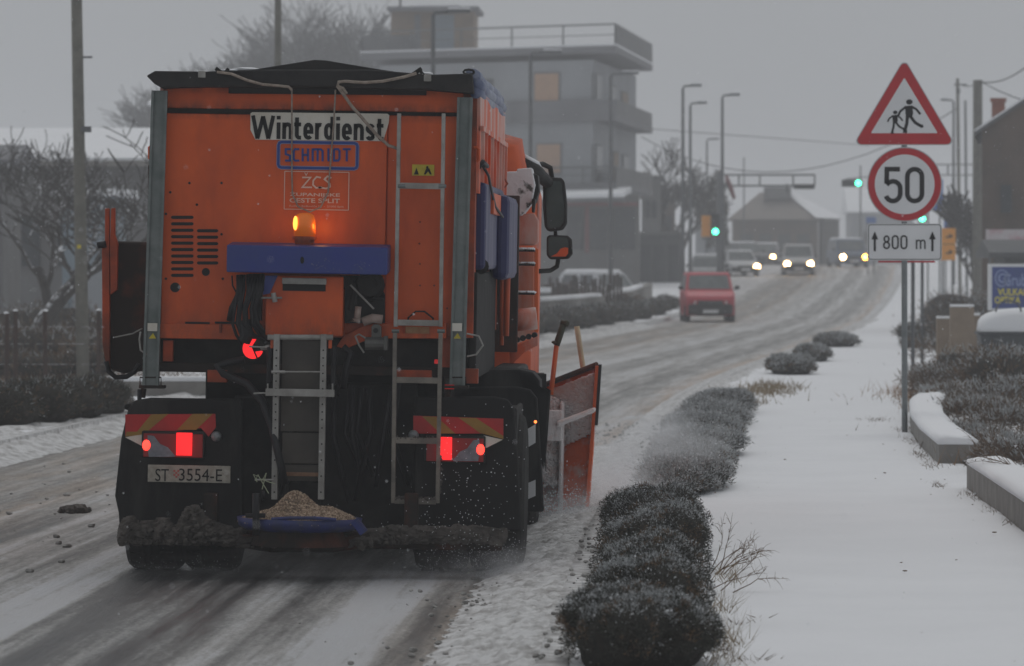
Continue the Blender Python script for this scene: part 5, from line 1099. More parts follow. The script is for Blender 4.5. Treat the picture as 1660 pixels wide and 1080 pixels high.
# left signal pole with its truss arm
def signal_head(parent, x, y, z, w=.36, h=1.0, lit='green', horizontal=False):
    mb = MB(); d = (h, .28, w) if horizontal else (w, .28, h); mb.box((x, y, z), d); hd = mb.build('signal_head', M['black'], parent, bevel=.03)
    for k in (-1, 0, 1):
        mm = M['green'] if k == (1 if horizontal else -1) and lit else M['ink']; c = (x+k*h*.31, y-.15, z) if horizontal else (x, y-.15, z+k*h*.31)
        mb = MB(); mb.lathe([(.125, -.01), (.125, .02)], c, 16, 'y'); mb.build('lens', mm, hd)
        mb = MB(); mb.tube([(c[0]+.145*math.cos(R(g)), c[1]-.06, c[2]+.145*math.sin(R(g))) for g in range(0, 181, 30)], .012, 5); mb.build('visor', M['ink'], hd)
    return hd
p = P(1166, 283, 215); z = G(215); gt = thing('traffic_signal_gantry', 'truss arm signal gantry reaching over the road from the left, one green lamp lit', 'traffic signal', (p.x, 215, z))
H = p.z-z; mb = MB(); mb.tube([(0, 0, -.1), (0, 0, H+.1)], [.13, .11], 12); mb.build('pole', M['polesteel'], gt, smooth=True)
x1 = P(1321, 0, 215).x-p.x; mb = MB(); z2 = P(0, 302, 215).z-z
for zz in (H-.02, z2): mb.tube([(0, 0, zz), (x1, 0, zz)], .045, 8)
for px in (1198, 1232, 1286, 1321): xx = P(px, 0, 215).x-p.x; mb.tube([(xx, 0, H), (xx, 0, z2)], .04, 6)
xx = P(1276, 0, 215).x-p.x; mb.tube([(xx, 0, z2+.1), (xx, 0, z2-.3)], .04, 6); mb.build('truss_arm', M['polesteel'], gt)
mb = MB(); xa = P(1287, 0, 215).x-p.x; mb.box(((xa+x1)/2, 0, z2-.04), (x1-xa, .35, .22)); mb.build('signal_housing', M['black'], gt, bevel=.03)
signal_head(gt, P(1160, 0, 215).x-p.x, -.2, P(0, 365, 215).z-z, .36, .98)
mb = MB(); xo = P(1145, 0, 215).x-p.x; mb.box((xo, 0, P(0, 367, 215).z-z), (.42, .1, .95)); mb.build('orange_board', M['signorange'], gt, bevel=.01)
tf = thing('evergreen_tree', 'dark narrow evergreen behind the left traffic signal', 'tree', (P(1163, 0, 262).x, 262, G(262)))
foliage([(0, 0, 1.6, .55, .5, 1.8), (.02, 0, 3.2, .52, .5, 1.4), (.0, 0, 4.4, .36, .3, 1.1)], 1500, .25, .05, .15, tf, name='crown', core=False)
mb = MB(); mb.tube([(0, 0, -.1), (0, 0, 4.2)], [.10, .03], 8); mb.build('trunk', M['bark'], tf)
t = thing('flag', 'dark red flag hanging from the left signal pole', 'flag', (P(1176, 0, 214).x, 214, P(0, 285, 214).z)); mb = MB(); mb.loft([[(0, 0, 0), (.1, .03, 0), (.1, .0, -.3), (0, 0, -.3)], [(.18, 0, -.35), (.34, .03, -.5), (.30, 0, -.95), (.12, 0, -.6)], [(.30, 0, -.8), (.45, .03, -.95), (.42, 0, -1.1), (.28, 0, -1.0)]]); mb.build('cloth', M['redtrim'], t)
# right signal gantry, seen between the signs
p = P(1524, 268, 225); z = G(225); g2 = thing('traffic_signal_gantry', 'right hand signal gantry reaching left behind the speed limit sign, two green lamps lit', 'traffic signal', (P(1598, 0, 225).x, 225, z)); ox = P(1598, 0, 225).x
mb = MB(); mb.tube([(0, 0, -.1), (0, 0, p.z-z+.1)], .10, 10); mb.build('pole', M['polesteel'], g2)
mb = MB(); xa = P(1375, 0, 225).x-ox
for yy in (268, 285): zz = P(0, yy, 225).z-z; mb.tube([(P(1440, 0, 225).x-ox, 0, zz), (0, 0, zz)], .035, 6)
for px in (1440, 1490, 1537): xx = P(px, 0, 225).x-ox; mb.tube([(xx, 0, P(0, 268, 225).z-z), (xx, 0, P(0, 285, 225).z-z)], .04, 6)
mb.tube([(P(1440, 0, 225).x-ox, 0, P(0, 285, 225).z-z), (P(1372, 0, 225).x-ox, 0, P(0, 291, 225).z-z)], .03, 6)
mb.build('truss_arm', M['polesteel'], g2); signal_head(g2, P(1381, 0, 225).x-ox, -.2, P(0, 298, 225).z-z, .34, .95, horizontal=True)
signal_head(g2, P(1495, 0, 225).x-ox, -.2, P(0, 345, 225).z-z, .34, .98)
mb = MB(); mb.tube([(P(1495, 0, 225).x-ox, 0, 0), (P(1495, 0, 225).x-ox, 0, 2.6)], .05, 8); mb.build('side_pole', M['polesteel'], g2)
# direction boards at the crossing
def board(name, x0, y0, x1, y1, Y, m, label, marks=(), legs=True, th=.05):
    a, b = P(x0, y1, Y), P(x1, y0, Y); z = G(Y); cx = (a.x+b.x)/2; t = thing(name, label, 'sign', (cx, Y, z)); mb = MB(); mb.box((0, 0, (a.z+b.z)/2-z), (b.x-a.x, th, b.z-a.z)); pn = mb.build('panel', m, t, bevel=.01)
    if legs: mb = MB(); [mb.tube([(s*(b.x-a.x)*.32, th, -.1), (s*(b.x-a.x)*.32, th, (a.z+b.z)/2-z)], .035, 6) for s in (-1, 1)]; mb.build('leg', M['polesteel'], t)
    return t, pn, z, cx
board('direction_sign', 1499, 291, 1529, 341, 190, M['signblue'], 'upper blue direction board behind the speed limit sign')
board('direction_sign', 1530, 328, 1547, 385, 195, M['signblue'], 'narrow blue board beside the orange one')
board('direction_sign', 1404, 352, 1420, 362, 260, M['signblue'], 'small distant blue sign left of the 800 m plate')
t, pn, z, cx = board('direction_sign', 1524, 370, 1549, 422, 160, M['signorange'], 'orange board with two small arrows right of the 800 m plate')
mb = MB()
for yy in (383, 409): c = P(1538, yy, 160); x, zz = c.x-cx, c.z-z; mb.ribbon([(x-.10, zz-.04), (x+.08, zz+.0)], .05, -.03, -.028); mb.prism([(x+.02, zz+.09), (x+.02, zz-.08), (x+.15, zz)], -.03, -.028)
c0_ = P(1537, 396, 160); mb.box((c0_.x-cx, -.028, c0_.z-z), (.5, .004, .02)); mb.build('arrow', M['ink'], pn)
for px, top, bot, Y, lab in ((1480, 424, 595, 75, 'grey post right behind the sign pole, nearer of two'), (1495, 424, 560, 88, 'grey post behind the sign pole, farther of two')):
    p = P(px, top, Y); pole('marker_post', p.x, Y, p.z+.6, .03, .03, M['polesteel'], lab, 'post')
# advertising board at the right edge
bY = 92; a, b = P(1601, 503, bY), P(1700, 428, bY); z = G(bY); ab = thing('advertising_board', 'dark blue advertising board in a white frame with yellow lettering at the right edge', 'sign', (a.x, bY, z))
mb = MB(); mb.box(((b.x-a.x)/2, 0, (a.z+b.z)/2-z), (b.x-a.x, .08, b.z-a.z)); fr = mb.build('frame', M['signwhite'], ab, bevel=.01)
a2, b2 = P(1608, 500, bY), P(1692, 433, bY); mb = MB(); mb.box(((a2.x+b2.x)/2-a.x, -.045, (a2.z+b2.z)/2-z), (b2.x-a2.x, .01, b2.z-a2.z)); pn = mb.build('panel', M['boardblue'], fr)
mb = MB(); mb.box((.04, 0, .3), (.07, .07, .7)); mb.box(((b.x-a.x)-.04, 0, .3), (.07, .07, .7)); mb.build('leg', M['signwhite'], ab)
def btxt(tx, x0, x1, y0, y1, m, bold=.02):
    p0, p1 = P(x0, y1, bY), P(x1, y0, bY); text(tx, 'lettering', m, pn, ((p0.x+p1.x)/2-a.x, (p0.z+p1.z)/2-z), p1.x-p0.x, p1.z-p0.z, -.053, bold)
btxt('VULKAN', 1617, 1668, 468, 479, M['inkyellow']); btxt('OPTIKA', 1612, 1654, 481, 492, M['inkyellow']); btxt('Grubišić', 1627, 1688, 442, 464, M['inklight'], .01)
mb = MB(); c = P(1624, 451, bY); mb.ribbon([(c.x-a.x+.125*math.cos(R(g)), c.z-z+.155*math.sin(R(g))) for g in range(0, 360, 20)], .025, -.053, -.051, closed=True); mb.build('round_emblem', M['inklight'], pn)
btxt('G', 1617.5, 1631, 443, 459, M['inklight'])
# ================================================================ THINGS ON THE RIGHT VERGE
for x0, x1, top, Y, lab in ((1541, 1579, 498, 78, 'tall brown concrete gate pillar with a thin snow cap'), (1519, 1543, 517, 79, 'lower brown concrete gate pillar left of the tall one'), (1579, 1589, 512, 80, 'narrow concrete pillar behind the snow covered bin')):
    a, b = P(x0, top, Y), P(x1, top, Y); z = G(Y); t = thing('gate_pillar', lab, 'pillar', ((a.x+b.x)/2, Y, z), group='concrete pillars behind the weeds'); w_ = b.x-a.x
    mb = MB(); mb.box((0, .15, (a.z-z)/2-.05), (w_, .35, a.z-z+.1)); mb.build('shaft', mat('brown_concrete', (.27, .21, .155), (.21, .165, .125), .9, scale=4, bump=.003), t, bevel=.012); mb = MB(); mb.box((0, .15, a.z-z+.022), (w_+.0, .35, .04)); tag(mb.build('snow_layer', M['snowcap'], t, bevel=.015), kind='stuff')
bp = P(1589, 600, 72); z = G(72); t = thing('waste_container', 'dark grey container with a thick rounded snow cap at the right edge', 'container', (bp.x, 72, z)); W_ = 1.5; zt_ = P(0, 540, 72).z-z; z3 = P(0, 502, 72).z-z
mb = MB(); mb.loft([[(.06, y, -.05), (W_-.06, y, -.05), (W_, y, zt_), (0, y, zt_)] for y in (0, .95)]); mb.box((W_/2, .47, zt_), (W_+.06, 1.0, .05)); mb.build('body', mat('grey_container', (.07, .08, .085), (.05, .055, .06), .6, scale=3), t, bevel=.02)
mb = MB(); rings = []
for y in (-.02, .02, .15, .8, .95, .97):
    hgt = (z3-zt_)*{-.02: .25, .02: .7, .15: .95, .8: 1, .95: .7, .97: .2}[y]; rings.append([(W_/2+W_/2*math.cos(R(g))*1.0, y, zt_+.026+hgt*math.sin(R(g))**.5 if 0 < g < 180 else zt_+.026) for g in range(0, 181, 12)])
mb.loft(rings); tag(mb.build('snow_layer', M['snowcap'], t, smooth=True), kind='stuff')
mb = MB(); mb.tube([(W_*.28+.19*math.cos(R(g)), -.03, z3-.03+.17*math.sin(R(g))) for g in range(0, 181, 20)], .014, 6); mb.build('hoop', M['polesteel'], t)
for k in (.12, W_-.12): mb = MB(); mb.lathe([(.07, -.03), (.07, .03)], (k, .1, -.02), 12, 'x'); mb.build('caster', M['cable'], t)
# scrubby weeds behind the low walls
SG = 'withered bushes behind the low walls'
i = 0
for px, Y, r, h, n, sn, mats in ((1655, 42, .4, .30, 3500, .30, 0), (1612, 47, .35, .16, 2000, .55, 1), (1572, 49, .35, .18, 2200, .5, 0), (1660, 50, .6, .36, 3500, .35, 0), (1585, 55, .5, .30, 3500, .4, 1), (1630, 57, .7, .5, 4500, .35, 0), (1528, 60, .4, .34, 2500, .35, 1), (1560, 64, .7, .5, 4500, .25, 0), (1650, 63, .9, .78, 4500, .2, 1), (1600, 70, .9, .62, 3500, .2, 0), (1505, 70, .4, .35, 1600, .3, 1), (1545, 88, .8, .55, 2500, .25, 0), (1600, 95, 1.3, .9, 2500, .1, 1), (1575, 105, 1.1, 1.2, 2500, .1, 0), (1660, 104, 1.5, 1.0, 2000, .1, 0), (1560, 125, 1.3, 1.2, 2000, .08, 1)):
    labs = ['withered bush right behind the near low wall at the right edge', 'snowy low scrub in the gap between the two low walls', 'small snow flecked scrub behind the end of the curved low wall', 'dark dead bush at the right edge below the container', 'brown weeds in front of the tall gate pillar', 'dark scrub directly below the snow capped container', 'brown grass clump behind the curved low wall', 'dark bush in front of the lower gate pillar',
            'brown scrub in front of the container at the right edge', 'dark scrub right beside the container', 'small brown bush left of the pillars', 'dark bush behind the lower gate pillar', 'dark bush between pillars and advertising board', 'large dark bush behind the pillars', 'dark bush behind the advertising board', 'farthest dark bush behind the pillars below the orange board']
    bush(PX(px, Y), Y, r, r*1.3, h, int(n*.8), .05+.0006*Y, .0035+.00009*Y, sn+.22, labs[i], SG, name='withered_bush', mats=[M['bushbrown'] if mats else M['scrub'], M['bushsnow'], M['bushbrown']], lobes=6, up=.7, spread=.6, z=G(Y), core=(h > .55)); i += 1
grasspatch('weeds', [(PX(1630, 52), 52, .8, 5), (PX(1650, 46), 46, .6, 4), (PX(1590, 62), 62, .9, 5)], 300, .16, M['bushbrown'], .005, lean=.8, z=KH)
grasspatch('dry_grass', [(PX(1640, 44), 44, .5, 1.2), (PX(1515, 60), 60, .3, 2.5), (PX(1540, 66), 66, .8, 3)], 900, .24, mat('orange_brown_grass', (.34, .18, .08), (.22, .13, .07), .9, scale=12), .004, z=KH)
# distant small street clutter on the right pavement
for px, Y, s_ in ((1480, 120, .5), (1484, 105, .35)): bush(PX(px, Y), Y, s_, s_, .4, 500, .1, .02, .2, 'tiny dark shrub at the pavement edge near pixel-thin posts' if False else ('small dark shrub at the far pavement edge, farther of two' if Y == 120 else 'small dark shrub at the far pavement edge, nearer of two'), SG, name='withered_bush', lobes=2, z=G(Y))
# ================================================================ HOUSES
def wall_house(name, label, foot, z0, z1, m):
    t = thing(name, label, 'building', (foot[0][0], foot[0][1], z0)); o = foot[0]; mb = MB(); mb.prism([(x-o[0], y-o[1]) for x, y in foot], -.6, z1-z0, axis='z'); mb.build('wall', m, t); return t
def on_wall(parent, o, A, B, u0, u1, z0, z1, th, m, name, bevel=0, proud=.02):
    """a panel standing proud of the wall A-B"""
    A = Vector(A); B = Vector(B); d = B-A; n = Vector((d.y, -d.x)).normalized(); p0 = A+d*u0-Vector(o[:2]); p1 = A+d*u1-Vector(o[:2])
    q = [p0+n*(proud+th), p1+n*(proud+th), p1-n*.0, p0-n*.0]; mb = MB(); mb.prism([(v.x, v.y) for v in q], z0-o[2], z1-o[2], axis='z'); return mb.build(name, m, parent, bevel=bevel)
# apartment block on the left of the road
def bZ(py, s_): return CAMZ+(430-py)/s_
A_ = (-14.6, 233.5); B_ = (-4.05, 227.0); C_ = (-2.2, 247.0); D_ = (-15.5, 252.0)
z0 = .6; bz = lambda py: P(0, py, 227).z
apt = thing('apartment_block', 'three storey pale grey apartment block with roof terrace and two orange shuttered windows', 'building', (B_[0], B_[1], z0)); o = (B_[0], B_[1], z0)
mb = MB(); mb.prism([(x-o[0], y-o[1]) for x, y in (A_, B_, C_, D_)], -.5, bz(98)-z0, axis='z'); mb.build('wall', M['facade'], apt)
def slab(name, off_f, off_s, za, zb, m=M['slab'], bevel=.0, left=None):
    """floor plate overhanging the road side by off_s and the front by off_f"""
    a = (-15.6 if left is None else left, 234.3-off_f if left is None else 231-off_f); b = (-2.95+0*off_s, 226.6-off_f); c = (-1.35, 248); d = (-15.6, 253)
    mb = MB(); mb.prism([(x-o[0], y-o[1]) for x, y in (a, b, c, d)], zb-z0, za-z0, axis='z'); return mb.build(name, m, apt)
slab('roof_slab', .6, 1, bz(77), bz(88)); 
tag(slab('snow_layer', .55, 1, bz(74), bz(76.9), M['snowcap']), kind='stuff')
# roof terrace railing
def rail_line(pts, zb, zt_, npost, panel, name='railing'):
    for k in range(len(pts)-1):
        a, b = Vector(pts[k]), Vector(pts[k+1]); mb = MB()
        A3 = Vector((a.x-o[0], a.y-o[1], zb-z0)); B3 = Vector((b.x-o[0], b.y-o[1], zb-z0)); hh = Vector((0, 0, zt_-zb))
        mb.tube([A3+hh, B3+hh], .045, 6); mb.tube([A3+hh*.5, B3+hh*.5], .02, 4); r_ = mb.build(name, M['polesteel'], apt)
        for j in range(npost[k]+1):
            v = A3.lerp(B3, j/npost[k]); mb = MB(); mb.tube([v, v+hh], .04, 6); mb.build('post', M['polesteel'], r_)
        if panel[k]: mb = MB(); n_ = Vector((0, 0, 1)); mb.loft([[A3+hh*.05, A3+hh*.05+Vector((.03, 0, 0)), A3+hh*.95+Vector((.03, 0, 0)), A3+hh*.95], [B3+hh*.05, B3+hh*.05+Vector((.03, 0, 0)), B3+hh*.95+Vector((.03, 0, 0)), B3+hh*.95]]); mb.build('railing_panel', panel[k], r_)
rail_line([(-15.5, 233.9), (-3.0, 226.3), (-1.4, 247.8)], bz(76), bz(42), [5, 6], [None, mat('dark_railing', (.10, .10, .105), (.14, .14, .14), .8, scale=1)])
rail_line([(-15.5, 233.9), (-12.8, 232.3)], bz(80), bz(50), [2], [MATS['dark_railing']])
# upper balcony
slab('balcony_slab', .5, 1, bz(188), bz(198)); 
a = (-10.6, 230.5); 
def parapet(za, zb, mf, ms):
    mb = MB(); A3 = Vector((-15.5-o[0], 233.9-o[1], 0)); B3 = Vector((-2.95-o[0], 226.1-o[1], 0)); C3 = Vector((-1.38-o[0], 248-o[1], 0)); zz = (zb-z0, za-z0)
    mb.loft([[A3+Vector((0, 0, zz[0])), A3+Vector((0, .12, zz[0])), A3+Vector((0, .12, zz[1])), A3+Vector((0, 0, zz[1]))], [B3+Vector((0, 0, zz[0])), B3+Vector((0, .12, zz[0])), B3+Vector((0, .12, zz[1])), B3+Vector((0, 0, zz[1]))]]); mb.build('parapet', mf, apt)
    mb = MB(); mb.loft([[B3+Vector((0, .13, zz[0])), B3+Vector((-.12, .13, zz[0])), B3+Vector((-.12, .13, zz[1])), B3+Vector((0, .13, zz[1]))], [C3+Vector((0, 0, zz[0])), C3+Vector((-.12, 0, zz[0])), C3+Vector((-.12, 0, zz[1])), C3+Vector((0, 0, zz[1]))]]); mb.build('parapet', ms, apt)
parapet(bz(163), bz(190), M['slab'], MATS['dark_railing']); slab('balcony_slab', .5, 1, bz(297), bz(307))
rail_line([(-15.5, 233.6), (-2.98, 226.0), (-1.4, 247.8)], bz(298), bz(272), [8, 6], [None, MATS['dark_railing']])
def fx(px): # front wall fraction for a photo column
    best = min(range(1001), key=lambda k: abs(P(px, 430, A_[1]+(B_[1]-A_[1])*k/1000).x-(A_[0]+(B_[0]-A_[0])*k/1000))); return best/1000
for x0, x1, y0, y1, m_, nm in ((868, 906, 119, 166, 'shutter', 'shutter'), (872, 909, 234, 280, 'shutter', 'shutter')):
    on_wall(apt, o, A_, B_, fx(x0)-.008, fx(x1)+.008, bz(y1+3), bz(y0-3), .02, M['slab'], 'window_frame'); on_wall(apt, o, A_, B_, fx(x0), fx(x1), bz(y1), bz(y0), .06, M[m_], nm)
for x0, x1, y0, y1 in ((770, 800, 125, 168), (800, 830, 240, 285), (700, 740, 125, 168)): on_wall(apt, o, A_, B_, fx(x0), fx(x1), bz(y1), bz(y0), .03, M['glass'], 'window')
for u0, u1, y0, y1, m_ in ((.03, .16, 118, 187, 'glass'), (.35, .50, 128, 187, 'glass'), (.62, .78, 132, 187, 'tan'), (.03, .18, 233, 297, 'glass'), (.42, .55, 238, 290, 'tan'), (.65, .8, 240, 296, 'glass')):
    f_ = on_wall(apt, o, B_, C_, u0, u1, bz(y1), bz(y0), .03, M['darkwall'], 'window_frame'); on_wall(apt, o, B_, C_, u0+.01, u1-.01, bz(y1-2), bz(y0+3), .06, M[m_], 'window')
for x0, x1, y0, y1 in ((975, 986, 120, 187),(968, 978, 236, 296)): on_wall(apt, o, A_, B_, fx(x0), min(.995, fx(x1)), bz(y1), bz(y0), .03, M['darkwall'], 'door')
# roof room
pa, pb = P(634, 80, 236), P(768, 80, 236); mb = MB(); mb.box(((pa.x+pb.x)/2-o[0], 238.5-o[1], (bz(78)+P(0, 17, 236).z)/2-z0+.1), (pb.x-pa.x, 5, P(0, 17, 236).z-bz(78)-.2)); rr_ = mb.build('roof_room', M['tan'], apt)
mb = MB(); pa, pb = P(628, 18, 235), P(776, 12, 235); mb.box(((pa.x+pb.x)/2-o[0], 238-o[1], pa.z-z0+.12), (pb.x-pa.x, 6.2, .2)); mb.build('roof_slab', M['slab'], rr_)
mb = MB(); mb.box(((pa.x+pb.x)/2-o[0]+.2, 238-o[1], pa.z-z0+.26), (2.2, 5.8, .06)); tag(mb.build('snow_layer', M['snowcap'], rr_), kind='stuff')
for x0, x1, m_ in ((700, 736, M['paleblue']), (672, 682, M['slab'])): pa, pb = P(x0, 80, 236), P(x1, 24, 236); mb = MB(); mb.box(((pa.x+pb.x)/2-o[0], 235.96-o[1], (pa.z+pb.z)/2-z0), (pb.x-pa.x, .08, pb.z-pa.z)); mb.build('door', m_, rr_)
mb = MB(); pa = P(647, 14, 236); mb.tube([(pa.x-o[0], 237-o[1], pa.z-z0), (pa.x-o[0], 237-o[1], pa.z-z0+1.0)], .06, 6); mb.build('chimney_pipe', M['polesteel'], rr_)
# shop on the ground floor, with a snowy canopy
f2 = 224.0; pa, pb = P(840, 325, f2), P(1022, 315, f2); mb = MB()
mb.loft([[(pa.x-o[0], f2-2.5-o[1], pa.z-z0-.15), (pb.x-o[0]-.3, f2-2.5-o[1], pb.z-z0-.35), (pb.x-o[0]-.3, f2-2.5-o[1], pb.z-z0-.18), (pa.x-o[0], f2-2.5-o[1], pa.z-z0-.0)], [(pa.x-o[0], f2+4-o[1], pa.z-z0), (pb.x-o[0], f2+4-o[1], pb.z-z0), (pb.x-o[0], f2+4-o[1], pb.z-z0+.12), (pa.x-o[0], f2+4-o[1], pa.z-z0+.2)]]); mb.build('canopy', M['slab'], apt)
mb = MB(); mb.loft([[(pa.x-o[0], f2-2.6-o[1], pa.z-z0+.0), (pb.x-o[0]-.3, f2-2.6-o[1], pb.z-z0-.17), (pb.x-o[0]-.35, f2-2.6-o[1], pb.z-z0+.02), (pa.x-o[0], f2-2.6-o[1], pa.z-z0+.16)], [(pa.x-o[0], f2+4-o[1], pa.z-z0+.21), (pb.x-o[0], f2+4-o[1], pb.z-z0+.13), (pb.x-o[0], f2+4-o[1], pb.z-z0+.42), (pa.x-o[0], f2+4-o[1], pa.z-z0+.5)]]); tag(mb.build('snow_layer', M['snowcap'], apt), kind='stuff')
pc = P(868, 445, f2); pd = P(1036, 445, f2)
mb = MB(); mb.box(((pc.x+pd.x)/2-o[0]-1, f2+1.9-o[1], (P(0, 322, f2).z+z0)/2-z0), (pd.x-pc.x+2, 3, P(0, 322, f2).z-z0+.4)); mb.build('shop_front', M['midwall'], apt)
for x0, x1 in ((872, 905), (918, 945), (955, 985), (995, 1030)): qa, qb = P(x0, 405, f2), P(x1, 338, f2); mb = MB(); mb.box(((qa.x+qb.x)/2-o[0], f2+.35-o[1], (qa.z+qb.z)/2-z0), (qb.x-qa.x, .08, qb.z-qa.z)); mb.build('window', M['glass'], apt)
for x0, x1, y0, y1 in ((948, 955, 335, 410), (868, 1034, 328, 334), (988, 993, 335, 400)): qa, qb = P(x0, y1, f2), P(x1, y0, f2); mb = MB(); mb.box(((qa.x+qb.x)/2-o[0], f2+.3-o[1], (qa.z+qb.z)/2-z0), (qb.x-qa.x, .1, qb.z-qa.z)); mb.build('red_trim', M['redtrim'], apt)
def simple_house(name, label, x0, x1, ytop, ybot, Y, dep, m, roof=None, winds=(), yaw=0):
    a, b = P(x0, ybot, Y), P(x1, ytop, Y); z = zt(Y); t = thing(name, label, 'building', ((a.x+b.x)/2, Y, z), (0, 0, yaw)); w_ = b.x-a.x; H = b.z-z
    mb = MB(); mb.box((0, dep/2, H/2-.3), (w_, dep, H+.6)); mb.build('wall', m, t)
    if roof:
        kind, rise, mr_ = roof; ov = .4; mb = MB()
        if kind == 'gable_x': pr = [(-ov, H), (dep+ov, H), (dep+ov, H+.12), (dep/2, H+rise+.12), (-ov, H+.12)]; mb.prism([(p, q) for p, q in pr], -w_/2-ov, w_/2+ov, axis='x')
        elif kind == 'flat': mb.box((0, dep/2, H+.08), (w_+.5, dep+.5, .16))
        elif kind == 'hip': mb.loft([[(-w_/2-ov, -ov, H), (w_/2+ov, -ov, H), (w_/2+ov, dep+ov, H), (-w_/2-ov, dep+ov, H)], [(-w_*.05, dep*.45, H+rise), (w_*.05, dep*.45, H+rise), (w_*.05, dep*.55, H+rise), (-w_*.05, dep*.55, H+rise)]])
        mb.build('roof', mr_, t)
    for u0, u1, v0, v1, mm in winds: mb = MB(); mb.box(((u0+u1)/2*w_-w_/2, -.03, (v0+v1)/2*H), ((u1-u0)*w_, .1, (v1-v0)*H)); mb.build('window', mm, t)
    return t
g_ = M['glass']
simple_house('town_house', 'dark narrow town house right beside the apartment block', 1040, 1070, 290, 470, 255, 10, M['midwall'], ('flat', 0, M['darkwall']), [(.2, .45, .3, .45, g_), (.55, .8, .3, .45, g_), (.2, .45, .6, .78, g_), (.55, .8, .6, .78, g_)])
simple_house('town_house', 'brownish town house second beyond the apartment block', 1062, 1094, 322, 470, 270, 12, M['brownwall'], ('gable_x', .8, M['slab']), [(.15, .4, .55, .75, g_), (.55, .85, .55, .75, g_), (.2, .4, .2, .4, M['tan']), (.6, .8, .2, .4, g_)])
simple_house('shed', 'low dark shed with two doors between the apartment block and the red car', 1036, 1104, 381, 470, 235, 4, M['darkwall'], ('flat', 0, M['midwall']), [(.06, .28, .05, .8, M['glass']), (.34, .6, .05, .8, g_), (.7, .94, .05, .8, M['glass'])])
# hipped house straight ahead
Y = 350; p0, p1 = P(1190, 356, Y), P(1326, 356, Y); z = zt(Y); hp = thing('hipped_house', 'large hipped roof house straight ahead in the haze, right roof slope white with snow', 'building', ((p0.x+p1.x)/2, Y, z)); hw = (p1.x-p0.x)/2; H = p0.z-z
mb = MB(); mb.box((0, 7, H/2-.3), (2*hw, 14, H+.6)); mb.build('wall', M['brownwall'], hp)
mb = MB(); zt2 = P(0, 311, Y).z-z; mb.loft([[(-hw-.5, -.6, H), (hw+.5, -.6, H), (hw+.5, 14.6, H), (-hw-.5, 14.6, H)], [(-hw*.35, 5, zt2), (hw*.25, 5, zt2), (hw*.25, 9, zt2), (-hw*.35, 9, zt2)]]); mb.build('roof', M['tan'] if False else mat('grey_brown_roof', (.20, .175, .155), (.16, .14, .125), .9, scale=.6), hp)
xr_ = P(1368, 0, Y).x-(p0.x+p1.x)/2; mb = MB(); mb.loft([[(hw*.22, 4.6, zt2+.08), (hw*.38, 5, zt2+.12), (hw*.38, 9, zt2+.12), (hw*.22, 9, zt2+.08)], [(hw*.95, -.8, H+.12), (xr_, -.8, H+.05), (xr_, 14.6, H+.05), (hw*.95, 14.6, H+.12)]]); tag(mb.build('snow_layer', M['snowcap'], hp), kind='stuff')
mb = MB(); mb.box(((xr_+hw)/2, 5, H/2-.3), (xr_-hw-.6, 8, H+.5)); mb.build('side_wing', M['midwall'], hp)
mb = MB(); c = P(1262, 312, Y); mb.box((c.x-(p0.x+p1.x)/2, 3.4, c.z-z), (2.0, 1.4, .8)); dm = mb.build('dormer', M['darkwall'], hp); mb = MB(); mb.box((c.x-(p0.x+p1.x)/2, 3.4, c.z-z+.48), (2.2, 1.6, .14)); tag(mb.build('snow_layer', M['snowcap'], dm), kind='stuff')
for k in range(4): mb = MB(); mb.box((-hw*.7+k*hw*.45, -.03, H*.5), (.9, .1, 1.2)); mb.build('window', g_, hp)
# low far houses left of it and beyond
simple_house('distant_house', 'pale low house in the haze behind the left signal', 1128, 1180, 330, 420, 330, 12, M['facade'], ('gable_x', 1.2, M['snowcap']), [(.2, .35, .4, .65, g_), (.6, .75, .4, .65, g_)])
simple_house('distant_house', 'faint house in the haze between the hipped house and the signs', 1380, 1480, 345, 420, 420, 14, M['facade'], ('gable_x', 2.2, M['snowcap']), [(.2, .3, .4, .65, g_), (.5, .6, .4, .65, g_), (.75, .85, .4, .65, g_)])
# brown house on the right with a gable
Y = 128; a = P(1592, 212, Y); b = P(1720, 128, Y); z = zt(Y)+KH; bh = thing('brown_house', 'big brown rough walled house with a snow edged gable at the right edge', 'building', (a.x, Y, z), (0, 0, R(-4.2)))
w_ = b.x-a.x; mb = MB(); mb.prism([(0, -.5), (w_*2, -.5), (w_*2, a.z-z), (w_, b.z-z), (0, a.z-z)], 0, 10); mb.build('wall', M['brownwall'], bh)
for s in (0, 1):
    mb = MB(); e = [(-.20, a.z-z-.13), (w_, b.z-z+.0), (w_, b.z-z+.10), (-.20, a.z-z-.03)]; e = e if s == 0 else [(2*w_-x, y) for x, y in e]; mb.prism(e, -.08, 10.3); rf = mb.build('roof', M['darkwall'], bh)
    mb = MB(); e = [(-.20, a.z-z-.028), (w_, b.z-z+.102), (w_, b.z-z+.16), (-.20, a.z-z+.03)]; e = e if s == 0 else [(2*w_-x, y) for x, y in e]; mb.prism(e, -.09, 10.3); tag(mb.build('snow_layer', M['snowcap'], rf), kind='stuff')
c = P(1601, 185, 132); mb = MB(); mb.box((c.x-a.x, 4, c.z-z-.2), (.36, .5, 1.2)); mb.box((c.x-a.x, 4, c.z-z+.38), (.44, .58, .1)); mb.build('chimney', M['brick'], bh)
for x0, x1, y0, y1 in ((1622, 1640, 300, 345),): qa, qb = P(x0, y1, Y), P(x1, y0, Y); mb = MB(); mb.box(((qa.x+qb.x)/2-a.x, -.04, (qa.z+qb.z)/2-z), (qb.x-qa.x, .1, qb.z-qa.z)); mb.build('window', g_, bh)
